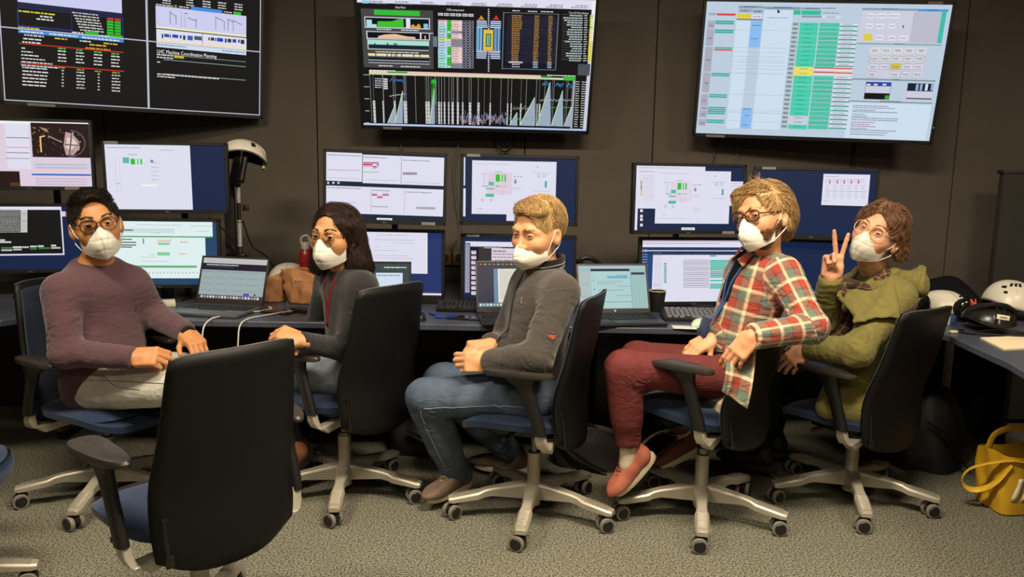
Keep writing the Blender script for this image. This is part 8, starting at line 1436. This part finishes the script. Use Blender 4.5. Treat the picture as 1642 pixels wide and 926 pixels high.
helmet('safety_helmet', (-1.18, 4.24, DESKZ + .018), (0, 0, R(185)), .108, HELM, 'white helmet with a round emblem behind the paper bags', emblem=(.0, .30), strap=None, tall=1.12, liner=False)
# camera stand with a helmet hung on it
st = empty('tripod_stand', (-1.385, 4.10, DESKZ)); tag(st, 'thin black and white pole stand carrying a hung helmet beside the upper monitor', 'stand')
MB().lathe([(.012, 0), (.012, .16), (.010, .165), (.010, .70)], n=12).build('pole', BLACK, st)
for z0, z1 in ((.24, .36), (.365, .375), (.46, .54), (.56, .635)): MB().lathe([(.0106, z0), (.0106, z1)], n=12).build('white_sleeve', mat('white_band', (196, 196, 196), .5), st)
for k in range(3): a = k * 2.09 + .5; MB().tube([(0, 0, .10), (.09 * math.cos(a), .09 * math.sin(a), .01), (.11 * math.cos(a), .11 * math.sin(a), .004)], .007, 6).build('leg', BLACK, st)
c = MB(); c.box((0, -.01, .19), (.07, .05, .03), bev=.008); c.box((-.05, -.01, .185), (.04, .035, .025), bev=.008); c.box((.05, -.01, .180), (.03, .035, .02), bev=.006); c.build('clamp', SATIN, st)
MB().tube(curve_pts([(-.06, -.02, .19), (-.03, -.03, .215), (.02, -.03, .212), (.07, -.02, .185), (.09, 0, .17)], 5), .004, 6).build('cord', BLACK, st)
MB().box((.035, 0, .435), (.03, .02, .03), bev=.005).build('knob', mat('dark_red_knob', (52, 26, 26), .5), st)
MB().box((-.055, .03, .32), (.055, .02, .55), bev=.004).build('cable_channel', mat('dark_grey_channel', (44, 43, 42), .6), st)
h = helmet('climbing_helmet', (-1.345, 4.085, 1.415), (R(12), R(14), R(115)), .092, HELM, 'white helmet with a dark vent hung on the pole stand above the desk', vents=[(.30, .40, .022, .030), (.70, .40, .022, .030), (.36, .22, .018, .022)], strap=BLACK)
MB().box((.02, -.10, -.012), (.035, .014, .045), bev=.006).build('yellow_buckle', YEL, h)
MB().grid(lambda i, j: ((i - .5) * .15 * (1 - .3 * j), -.01 + .05 * math.sin(i * 3), -.01 - .13 * j), 12, 8).build('hanging_harness', BLACK, h, solid=.02)
cable('black_cable', [(-1.50, 4.0, 1.12), (-1.44, 4.05, 1.05), (-1.40, 4.08, .98), (-1.395, 4.09, .93)], .004, BLACK, 'black cable drooping from the monitor to the pole stand')
cable('black_cable', [(-1.37, 4.11, 1.10), (-1.34, 4.15, .97), (-1.30, 4.30, .88), (-1.27, 4.40, .735)], .004, BLACK, 'black cable running from the pole stand down to the desk')
# red bottle with a pale carrying cap
bt = empty('flask', (-1.05, 4.10, DESKZ)); tag(bt, 'red metal bottle with a pale loop cap behind the brown paper bags', 'bottle')
MB().lathe([(.001, 0), (.033, 0), (.035, .006), (.035, .20), (.032, .215), (.022, .228), (.021, .234)], n=24).build('body', mat('red_lacquered_metal', (150, 26, 30), .35, noise=.05), bt)
MB().lathe([(.023, .232), (.023, .262), (.020, .266), (.001, .267)], n=20).build('cap', mat('pale_grey_cap', (176, 174, 164), .5), bt)
MB().tube(curve_pts([(-.021, 0, .255), (-.024, 0, .285), (0, 0, .300), (.024, 0, .285), (.021, 0, .255)], 5), .006, 8).build('cap_loop', mat('pale_grey_cap', (176, 174, 164), .5), bt)
MB().tube([(.0355 * math.cos(a), .0355 * math.sin(a), .165) for a in np.linspace(0, 2 * math.pi, 25)], .0012, 5, cap=False).build('groove_ring', mat('dark_red_ring', (96, 18, 22), .5), bt)
PAPER = mat('brown_kraft_paper', (146, 98, 58), .8, noise=.2, nscale=14, bump=.3, bscale=60)
def paper_bag(loc, rz, w, d, h, label, seed, lean=0.0, open_=False):
    root = empty('paper_bag', loc, R(rz)); tag(root, label, 'bag', 'brown paper bags')
    g = np.random.default_rng(seed)
    def fn(i, j):
        a = i * 2 * math.pi; ca, sa = math.cos(a), math.sin(a); q = (abs(ca) ** 4 + abs(sa) ** 4) ** -.25; k = 1 + .08 * math.sin(5 * a + 7 * j + seed) * (.3 + j) + .06 * math.sin(11 * a - 5 * j)
        pinch = 1 - (.55 * max(0, j - .45) / .55)
        fac = abs(((a * 5 + j * 6 + seed) % 2) - 1) * .07
        return (ca * q * w / 2 * (k - fac) * (1 + .10 * j) + lean * j * j, sa * q * d / 2 * k * pinch, h * j * (1 + .10 * math.sin(2 * a + seed) * j) + .002)
    o = MB().grid(fn, 40, 16).build('paper_body', PAPER, root, solid=.002, angle=28)
    MB().grid(lambda i, j: (fn(i, 0)[0] * j, fn(i, 0)[1] * j, .003), 40, 2).build('paper_base', PAPER, root)
    return root
paper_bag((-1.175, 3.88, DESKZ), 10, .155, .12, .125, 'crumpled brown paper bag nearer the silver laptop', 2, -.02)
b = paper_bag((-.985, 3.845, DESKZ), -12, .165, .12, .150, 'upright brown paper bag beside the woman, with a printed mark', 5, -.045)
pm = MB(); 
for k in range(3): pm.tube([(-.035 + .012 * k, -.066 + .004 * k, .112), (-.028 + .012 * k, -.060 + .004 * k, .128), (-.022 + .012 * k, -.062 + .004 * k, .114)], .0012, 5)
pm.build('printed_mark', mat('white_brown_print', (206, 176, 140), .8), b)
WCAB = mat('white_cable', (206, 204, 196), .5)
cable('white_cable', [(-1.115, 3.66, .741), (-1.09, 3.62, .738), (-1.13, 3.57, .736), (-1.20, 3.52, .736), (-1.25, 3.44, .736), (-1.27, 3.37, .738), (-1.285, 3.325, .715), (-1.29, 3.31, .66), (-1.285, 3.30, .60)], .0032, WCAB, 'white charger cable looping off the desk from the silver laptop')
cable('white_cable', [(-.985, 3.58, .738), (-1.03, 3.53, .737), (-1.08, 3.46, .737), (-1.12, 3.38, .738), (-1.135, 3.325, .72), (-1.14, 3.31, .66), (-1.14, 3.30, .60)], .003, WCAB, 'white cable running off the desk edge from the dark phone near the woman')
def slab_thing(name, loc, size, rz, m, label, cat, bev=.003, group=None, extra=None):
    root = empty(name, loc, R(rz)); tag(root, label, cat, group); MB().box((0, 0, size[2] / 2), size, bev=min(bev, size[2] * .45)).build('body', m, root)
    if extra: extra(root)
    return root
def phone_extra(root): MB().box((0, 0, .0085), (.064, .135, .0012), bev=.0005, seg=1).build('glass', mat('phone_glass', (10, 11, 14), .1), root)
slab_thing('phone', (-1.045, 3.57, DESKZ), (.072, .148, .008), 68, SATIN, 'dark phone lying by the brown paper bags on the desk', 'phone', extra=phone_extra)
slab_thing('phone', (-.205, 3.50, DESKZ), (.072, .148, .008), 80, SATIN, 'dark phone lying in front of the black keyboard', 'phone', extra=phone_extra)
slab_thing('power_bank', (-.945, 3.60, DESKZ), (.06, .10, .018), 50, BLACK, 'small black box on the desk just left of the woman', 'charger')
slab_thing('power_adapter', (-1.60, 3.70, DESKZ), (.075, .075, .025), 25, mat('cream_plastic', (206, 204, 180), .5), 'cream adapter block left of the silver laptop', 'adapter')
slab_thing('sheet_of_paper', (-1.62, 3.44, DESKZ), (.12, .17, .002), -25, mat('white_paper', (206, 206, 204), .9, noise=.03), 'white paper corner showing under the arm of the maroon sweater man', 'paper')
slab_thing('sheet_of_paper', (.735, 3.385, DESKZ), (.10, .07, .002), -5, mat('white_paper', (206, 206, 204), .9, noise=.03), 'white card at the desk edge below the grey-keyed keyboard', 'paper')
cable('blue_cable', [(-.37, 3.60, .735), (-.34, 3.55, .737), (-.30, 3.52, .736), (-.335, 3.495, .738), (-.27, 3.50, .737), (-.24, 3.53, .736), (-.29, 3.56, .735)], .0045, mat('blue_cord', (34, 62, 150), .45), 'blue cable coiled on the desk in front of the black keyboard')
cable('blue_cable', [(-.16, 3.58, .735), (-.13, 3.55, .738), (-.145, 3.51, .738), (-.175, 3.53, .736)], .004, mat('blue_cord', (34, 62, 150), .45), 'short blue cable loop right of the dark phone')
cp = empty('paper_cup', (.683, 3.76, DESKZ)); tag(cp, 'black paper cup with a cream rim beside the pale chat laptop', 'cup')
MB().lathe([(.001, .002), (.029, .002), (.030, .004), (.040, .098), (.0385, .098), (.029, .010), (.001, .008)], n=28).build('cup_body', mat('black_card', (22, 21, 21), .6), cp)
MB().tube([(.0400 * math.cos(a), .0400 * math.sin(a), .099) for a in np.linspace(0, 2 * math.pi, 29)], .0022, 6, cap=False).build('rim', mat('cream_rim', (206, 188, 152), .6), cp)
MB().lathe([(.001, .075), (.0365, .075)], n=24).build('drink', mat('milky_coffee', (150, 116, 80), .3), cp)
cable('black_cable', [(1.02, 3.74, .735), (.98, 3.76, .765), (1.01, 3.79, .80), (1.05, 3.80, .79), (1.06, 3.76, .75), (1.10, 3.74, .735)], .003, BLACK, 'black cable loop on the desk behind the grey-keyed keyboard')
slab_thing('marker_box', (.755, 3.79, DESKZ), (.05, .03, .014), 5, mat('dark_red_box', (120, 28, 36), .5), 'small dark red box right of the paper cup', 'box')
# ribbed cream roll standing in for a reflection; pale gadget behind the chat laptop
rl = empty('reflection_roll', (.405, 3.86, DESKZ)); tag(rl, 'cream ribbed roll standing in for a bright reflection, on the pale gadget behind the chat laptop', 'roll')
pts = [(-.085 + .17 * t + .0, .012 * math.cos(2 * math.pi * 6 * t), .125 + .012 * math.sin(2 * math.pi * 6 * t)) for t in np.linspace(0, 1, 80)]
MB().tube(pts, .011, 8).build('coil', mat('cream_reflection', (238, 230, 196), .4), rl); MB().lathe([(.012, -.085), (.012, .085)], (0, 0, .125), 12, 'X').build('core', mat('cream_reflection', (238, 230, 196), .4), rl)
gd = empty('control_box', (.405, 3.86, DESKZ)); tag(gd, 'pale box with a black strip standing behind the chat laptop', 'device')
MB().box((0, 0, .05), (.17, .06, .098), bev=.006).build('case', mat('pale_grey_case', (176, 174, 168), .5), gd); MB().box((-.01, -.0305, .078), (.08, .004, .014)).build('display_strip', SATIN, gd); MB().box((.055, -.031, .078), (.012, .004, .012)).build('button', SATIN, gd)
bg = empty('headset', (.40, 4.16, DESKZ)); tag(bg, 'tangled black headset on the desk behind the reflection roll', 'headset')
MB().tube(curve_pts([(-.08, 0, .03), (-.09, 0, .13), (-.03, 0, .20), (.05, .01, .17), (.10, .02, .05)], 6), .012, 8, flat=.5).build('headband', BLACK, bg)
for x in (-.08, .09): MB().lathe([(.001, -.018), (.036, -.016), (.04, 0), (.034, .018), (.001, .020)], (x, 0, .042), 16, 'X').build('ear_cup', BLACK, bg)
MB().tube(curve_pts([(-.05, -.02, .16), (-.07, -.04, .20), (-.04, -.03, .18), (-.06, -.03, .10)], 5), .004, 6).build('cord', BLACK, bg)
cable('black_cable', [(.585, 4.12, .735), (.60, 4.11, .86), (.63, 4.10, .925), (.65, 4.10, .86), (.66, 4.12, .735)], .004, BLACK, 'black cable arching up behind the chat laptop')

# ------------------------------------------------------------------ things on the right-hand wing
cl = empty('black_jacket', (2.10, 4.06, DESKZ)); tag(cl, 'black folded jacket heaped behind the helmets on the right', 'jacket')
MB().grid(lambda i, j: ((i - .5) * .50, (j - .5) * .26, .004 + (.155 + .03 * math.sin(9 * i) + .02 * math.sin(7 * j + 3 * i)) * (math.sin(math.pi * i) ** .5) * (math.sin(math.pi * j) ** .5)), 30, 16).build('cloth', BK, cl, solid=.006)
hs = helmet('white_helmet', (2.045, 3.80, DESKZ + .022), (R(4), 0, R(200)), .100, HELM, 'small white helmet between two dark ear defenders at the right', vents=[(.86, .45, .012, .02)], liner=False)
def ear_def(x, y, label, rz):
    root = empty('ear_defender', (x, y, DESKZ), R(rz)); tag(root, label, 'ear defender', 'ear defenders')
    b = MB(); b.grid(lambda i, j: (.042 * math.sin(2 * math.pi * i) * math.cos(j * 1.57) ** .7, -.012 - .030 * math.sin(j * 1.57), .062 + .05 * math.cos(2 * math.pi * i) * math.cos(j * 1.57) ** .7), 26, 9); b.build('cup', mat('glossy_black_cup', (18, 17, 15), .15), root, angle=80)
    MB().lathe([(.03, -.012), (.044, -.012), (.046, .004), (.03, .004)], (0, 0, .062), 20, 'Y').build('cushion', FOAM, root); MB().box((0, .004, .011), (.05, .02, .022), bev=.005).build('yoke', BLACK, root); MB().tube([(-.03, -.012, .118), (0, -.012, .122), (.03, -.012, .118)], .004, 6).build('band_end', BLACK, root)
ear_def(1.905, 3.735, 'glossy black ear defender half behind the parka chair', 8); ear_def(2.045, 3.62, 'glossy black ear defender in front of the small white helmet', 0)
hb = helmet('white_climbing_helmet', (2.325, 3.74, DESKZ + .05), (R(-8), R(12), R(-8)), .116, HELM, 'large white helmet with a black strap at the far right of the desk', vents=[(.53, .62, .012, .028), (.565, .60, .012, .026), (.60, .56, .012, .026), (.64, .44, .022, .016), (.615, .30, .018, .014)], strap=None, long=1.08, tall=1.08)
MB().tube(curve_pts([(.055, -.108, .005), (.062, -.092, .055), (.060, -.05, .092), (.055, .0, .103), (.05, .06, .088), (.045, .105, .03)], 6), .012, 6, flat=.3).build('strap_band', mat('black_webbing', (34, 32, 30), .8), hb); MB().box((.070, -.088, .052), (.032, .02, .03), bev=.004).build('strap_clip', BLACK, hb)
bh = helmet('black_helmet', (2.045, 3.42, DESKZ + .036), (R(8), R(-6), R(165)), .100, HELMB, 'black helmet with a white label strip lying on the right desk wing', vents=[(.92, .34, .030, .014), (.06, .34, .030, .014), (.99, .38, .026, .014), (.16, .3, .02, .016)], strap=None, tall=.80)
MB().box((-.018, .114, .030), (.052, .004, .020), Matrix.Rotation(R(12), 3, 'Z'), bev=.001).build('white_label', mat('cream_label', (206, 200, 178), .7), bh); MB().box((-.018, .1165, .030), (.028, .002, .005), Matrix.Rotation(R(12), 3, 'Z')).build('label_print', GREYTAG, bh)
MB().tube(curve_pts([(.085, .05, .040), (.042, .09, .072), (-.025, .085, .080), (-.085, .034, .060)], 6), .010, 8).build('raised_band', HELMB, bh)
rb = empty('red_ribbon', (2.045, 3.545, DESKZ)); tag(rb, 'red ribbon tail lying over the back of the black helmet', 'ribbon')
MB().grid(lambda i, j: ((i - .5) * .026 + .008 * math.sin(5 * j), .008 * math.sin(8 * i + 3 * j), .004 + .10 * (1 - j) + .008 * math.sin(9 * i) + .006), 8, 8).build('ribbon', mat('coral_red_cloth', (214, 74, 66), .8), rb, solid=.003)
wr_ = [(1.93, 3.40, .735), (1.89, 3.37, .738), (1.92, 3.33, .737), (2.0, 3.34, .745), (2.10, 3.30, .742), (2.16, 3.27, .738), (2.08, 3.28, .737), (1.99, 3.30, .738), (1.90, 3.335, .738)]
cable('black_cable', wr_, .0045, BLACK, 'coiled black cable in front of the black helmet')
cable('black_cable', [(1.96, 3.36, .736), (2.03, 3.325, .755), (2.12, 3.29, .75), (2.18, 3.27, .737)], .004, BLACK, 'second black cable lying over the coil by the black helmet')
us = empty('usb_plug', (1.865, 3.355, DESKZ), R(12)); tag(us, 'pale plug at the end of the coiled cable on the right wing', 'plug')
MB().box((0, 0, .007), (.034, .016, .010), bev=.002).build('plug_body', mat('cream_plug', (206, 200, 160), .4), us); MB().box((-.024, 0, .007), (.016, .012, .005)).build('plug_tip', mat('steel_tip', (186, 186, 180), .3, metal=.7), us)
pk2 = empty('small_gadget', (1.79, 3.40, DESKZ), R(10)); tag(pk2, 'tiny black gadget with two silver dots on the right wing', 'gadget')
MB().box((0, 0, .008), (.032, .022, .014), bev=.004).build('body', SATIN, pk2)
for x in (-.008, .008): MB().lathe([(.0005, 0), (.004, 0), (.003, .003), (.0005, .0035)], (x, -.004, .0146), 10).build('silver_dot', mat('silver_dot', (210, 210, 205), .25, metal=.7), pk2)
def box_extra(root): MB().box((.022, 0, .020), (.034, .052, .042), bev=.002).build('blue_end', mat('blue_card', (48, 72, 130), .6), root)
slab_thing('small_carton', (1.93, 3.555, DESKZ), (.075, .05, .040), 20, mat('white_card', (196, 190, 170), .7), 'white and blue carton between the parka chair and the black helmet', 'box', extra=box_extra)
ppr = empty('paper_pad', (2.03, 3.16, DESKZ), R(18)); tag(ppr, 'cream paper pad with a pen on the right desk wing', 'paper')
MB().add([(-.17, -.07, .006), (.20, -.10, .006), (.20, .10, .006), (-.08, .12, .006), (-.17, -.07, .0), (.20, -.10, .0), (.20, .10, .0), (-.08, .12, .0)], [(0, 1, 2, 3), (7, 6, 5, 4), (0, 4, 5, 1), (1, 5, 6, 2), (2, 6, 7, 3), (3, 7, 4, 0)]).build('pages', mat('cream_paper', (222, 204, 168), .9, noise=.03), ppr, smooth=False)
pe = empty('pen', (2.13, 3.16, DESKZ + .0105), R(-38)); tag(pe, 'dark pen lying on the cream paper pad', 'pen')
MB().lathe([(.0005, -.07), (.003, -.062), (.0042, -.055), (.0042, .065), (.003, .07)], n=10, axis='X').build('barrel', mat('bronze_pen', (70, 54, 40), .35), pe); MB().box((.045, 0, .0045), (.04, .003, .002)).build('clip', mat('steel_tip', (186, 186, 180), .3, metal=.7), pe)
ch_ = empty('charger', (2.27, 3.36, DESKZ)); tag(ch_, 'black charger with a yellow mark at the far right edge of the desk wing', 'charger')
MB().box((0, 0, .03), (.09, .10, .058), bev=.012).build('body', BLACK, ch_); MB().box((-.02, -.0505, .03), (.02, .003, .02)).build('yellow_mark', mat('yellow_mark', (206, 150, 40), .6), ch_)

# ------------------------------------------------------------------ on the floor
tb = empty('tote_bag', (2.20, 3.28, 0.003), R(6)); tag(tb, 'yellow woven shopping bag with a white logo standing on the carpet at the right', 'bag')
YB = mat('yellow_woven_plastic', (206, 160, 36), .5, noise=.10, nscale=14, bump=.35, bscale=35)
def tote(i, j):
    a = i * 2 * math.pi; ca, sa = math.cos(a), math.sin(a); q = (abs(ca) ** 7 + abs(sa) ** 7) ** (-1 / 7); k = 1 + .022 * math.sin(7 * a + 5 * j) + .02 * math.sin(13 * a + 9 * j) * (.4 + .6 * math.sin(j * 5))
    return (ca * q * .175 * k * (1 + .08 * j), sa * q * .10 * k * (1 + .10 * math.sin(3 * j)), 0.003 + .245 * j * (1 + .05 * math.sin(2 * a + 1)) )
MB().grid(tote, 56, 18).build('bag_body', YB, tb, angle=60); MB().grid(lambda i, j: (tote(i, 0)[0] * j, tote(i, 0)[1] * j, .004), 56, 2).build('bag_base', YB, tb)
for s_, n_ in ((-1, 'front'), (1, 'back')):
    if s_ < 0: pts = [(-.08, -.112, .225), (-.17, -.10, .24), (-.27, -.03, .19), (-.305, -.01, .135), (-.28, -.01, .09), (-.235, -.03, .09), (-.20, -.075, .14), (-.165, -.105, .225)]
    else: pts = [(-.12, .10, .22), (-.09, .10, .285), (.0, .10, .31), (.09, .10, .285), (.12, .10, .22)]
    MB().tube(curve_pts(pts, 7), .015, 8, flat=.22).build('handle', mat('yellow_strap', (222, 178, 44), .5, bump=.2, bscale=200), tb)
lgo = MB()
for k, (x0, x1, z0, z1) in enumerate(((-.125, -.100, .065, .165), (-.088, -.062, .065, .165), (-.050, -.026, .065, .165), (-.010, .055, .142, .165), (-.010, .055, .104, .127), (-.010, .055, .065, .088), (.07, .095, .065, .165))):
    n = 6; vs = []
    for q in range(n + 1):
        t = q / n
        for xx in (x0, x1):
            x = xx - .015 + .018 * (t - .5) * (1 if k < 4 else 1); z = z0 + (z1 - z0) * t; ang = math.atan2(-.1, x); best = None
            yy = min((tote(i / 400, z / .245) for i in range(200, 400)), key=lambda p_: abs(p_[0] - x))[1]; vs.append((x, yy - .004, z))
    lgo.add(vs, [(2 * q, 2 * q + 1, 2 * q + 3, 2 * q + 2) for q in range(n)])
lgo.build('white_logo', mat('white_bag_print', (232, 222, 196), .6), tb, solid=.001)
def soft_bag(name, loc, rz, size, m, label, seed, cat='bag', strap=True):
    root = empty(name, loc, R(rz)); tag(root, label, cat); w_, d_, h_ = size
    def fn(i, j):
        a = i * 2 * math.pi; t = j * math.pi / 2; k = 1 + .06 * math.sin(4 * a + seed) + .05 * math.sin(7 * a + 5 * j + seed) + .04 * math.sin(9 * j + 3 * a)
        c = max(0, math.cos(t)) ** .45; return (w_ / 2 * math.cos(a) * c * k, d_ / 2 * math.sin(a) * c * k, .003 + h_ * math.sin(t) * (1 + .05 * math.sin(3 * a + seed)))
    MB().grid(fn, 40, 14).build('bag_body', m, root, angle=60)
    if strap:
        MB().tube(curve_pts([(-w_ * .3, -d_ * .46, h_ * .7), (-w_ * .1, -d_ * .62, h_ * .55), (w_ * .12, -d_ * .60, h_ * .25), (w_ * .3, -d_ * .58, .02)], 6), .012, 6, flat=.3).build('strap', BK, root)
        MB().tube(curve_pts([(-w_ * .1, 0, h_ * .98), (0, 0, h_ * 1.12), (w_ * .1, 0, h_ * .98)], 6), .008, 6).build('grab_handle', BK, root)
    return root
soft_bag('backpack', (2.02, 3.78, 0), 10, (.36, .30, .36), mat('black_nylon', (20, 19, 20), .6, noise=.1, bump=.15, bscale=300), 'black backpack in the dark under the right desk wing', 1)
soft_bag('shoulder_bag', (.38, 3.70, 0), -20, (.40, .22, .17), mat('dark_brown_cloth', (44, 34, 32), .8, noise=.15, bump=.3, bscale=120), 'dark brown bag on the floor under the desk between the two chairs', 4)
soft_bag('rucksack', (-.42, 3.86, 0), 15, (.34, .26, .20), mat('black_nylon', (20, 19, 20), .6, noise=.1, bump=.15, bscale=300), 'black rucksack on the floor under the desk beside the blond man', 7)
fh = helmet('bike_helmet', (.690, 3.52, .128), (R(-68), R(0), R(14)), .112, HELMB, 'black helmet with a white edge stripe on the floor under the desk', vents=[(.05, .55, .02, .05), (.95, .55, .02, .05), (.15, .5, .02, .05), (.85, .5, .02, .05)], strap=None, tall=.85, long=1.1)
MB().tube([(.1145 * math.sin(a), .1255 * math.cos(a), -.002) for a in np.linspace(0, 2 * math.pi, 41)], .0065, 6, cap=False).build('white_edge_stripe', mat('white_trim', (214, 210, 200), .5), fh)
MB().box((.072, -.06, .062), (.05, .04, .02), Matrix.Rotation(R(30), 3, 'Y'), bev=.006).build('pale_pad', mat('cream_pad', (206, 194, 160), .6), fh)

# ------------------------------------------------------------------ cables and sockets on the wall
GCAB = mat('grey_wall_cable', (88, 84, 78), .6)
cable('grey_cable', [(-.655, 4.67, 1.62), (-.645, 4.68, 1.50), (-.648, 4.68, 1.40)], .004, GCAB, 'short grey cable hanging on the wall under the left end of the middle display')
cable('grey_cable', [(-.56, 4.67, 1.62), (-.54, 4.68, 1.55), (-.515, 4.68, 1.50)], .004, GCAB, 'bent grey cable on the wall under the middle display, above the six-plot monitor')
cable('grey_cable', [(-.335, 4.67, 1.64), (-.315, 4.68, 1.53), (-.345, 4.68, 1.36), (-.33, 4.68, 1.18), (-.31, 4.68, 1.02), (-.36, 4.68, .92), (-.42, 4.68, .86)], .0045, GCAB, 'long grey cable running down the wall between the monitor columns')
cable('black_cable', [(-.125, 4.66, 1.62), (-.11, 4.66, 1.53), (-.065, 4.66, 1.475), (-.02, 4.66, 1.50), (.0, 4.66, 1.60)], .006, BLACK, 'black cable loop hanging below the middle display')
cable('black_cable', [(1.195, 4.66, 1.62), (1.15, 4.68, 1.52), (1.13, 4.68, 1.40)], .004, BLACK, 'thin black cable below the left end of the right display')
cable('grey_cable', [(1.255, 4.66, 1.62), (1.27, 4.68, 1.50), (1.265, 4.68, 1.40)], .0035, GCAB, 'thin grey cable below the left end of the right display')
cable('black_cable', [(1.945, 4.68, 1.62), (1.94, 4.69, 1.50), (1.935, 4.69, 1.30)], .004, BLACK, 'black cable dropping straight down from the right display')
sk = empty('socket_outlet', (-.35, 4.675, .86)); tag(sk, 'ochre double power socket on the wall between the lower monitors', 'socket')
OC = mat('ochre_socket_plastic', (110, 82, 34), .5)
for x in (-.045, .045):
    f_ = MB().box((x, 0, 0), (.082, .022, .082), bev=.005).build('faceplate', OC, sk); MB().lathe([(.001, 0), (.022, 0), (.024, -.003), (.026, -.003), (.026, .002)], (x, -.0125, 0), 20, 'Y').build('socket_hole', mat('socket_dark', (40, 30, 16), .6), f_)
ct = empty('cable_duct', (-.33, 4.62, DESKZ)); tag(ct, 'dark cable box on the desk below the ochre socket', 'box'); MB().box((0, 0, .035), (.18, .08, .07), bev=.008).build('case', mat('dark_grey_channel', (44, 43, 42), .6), ct)
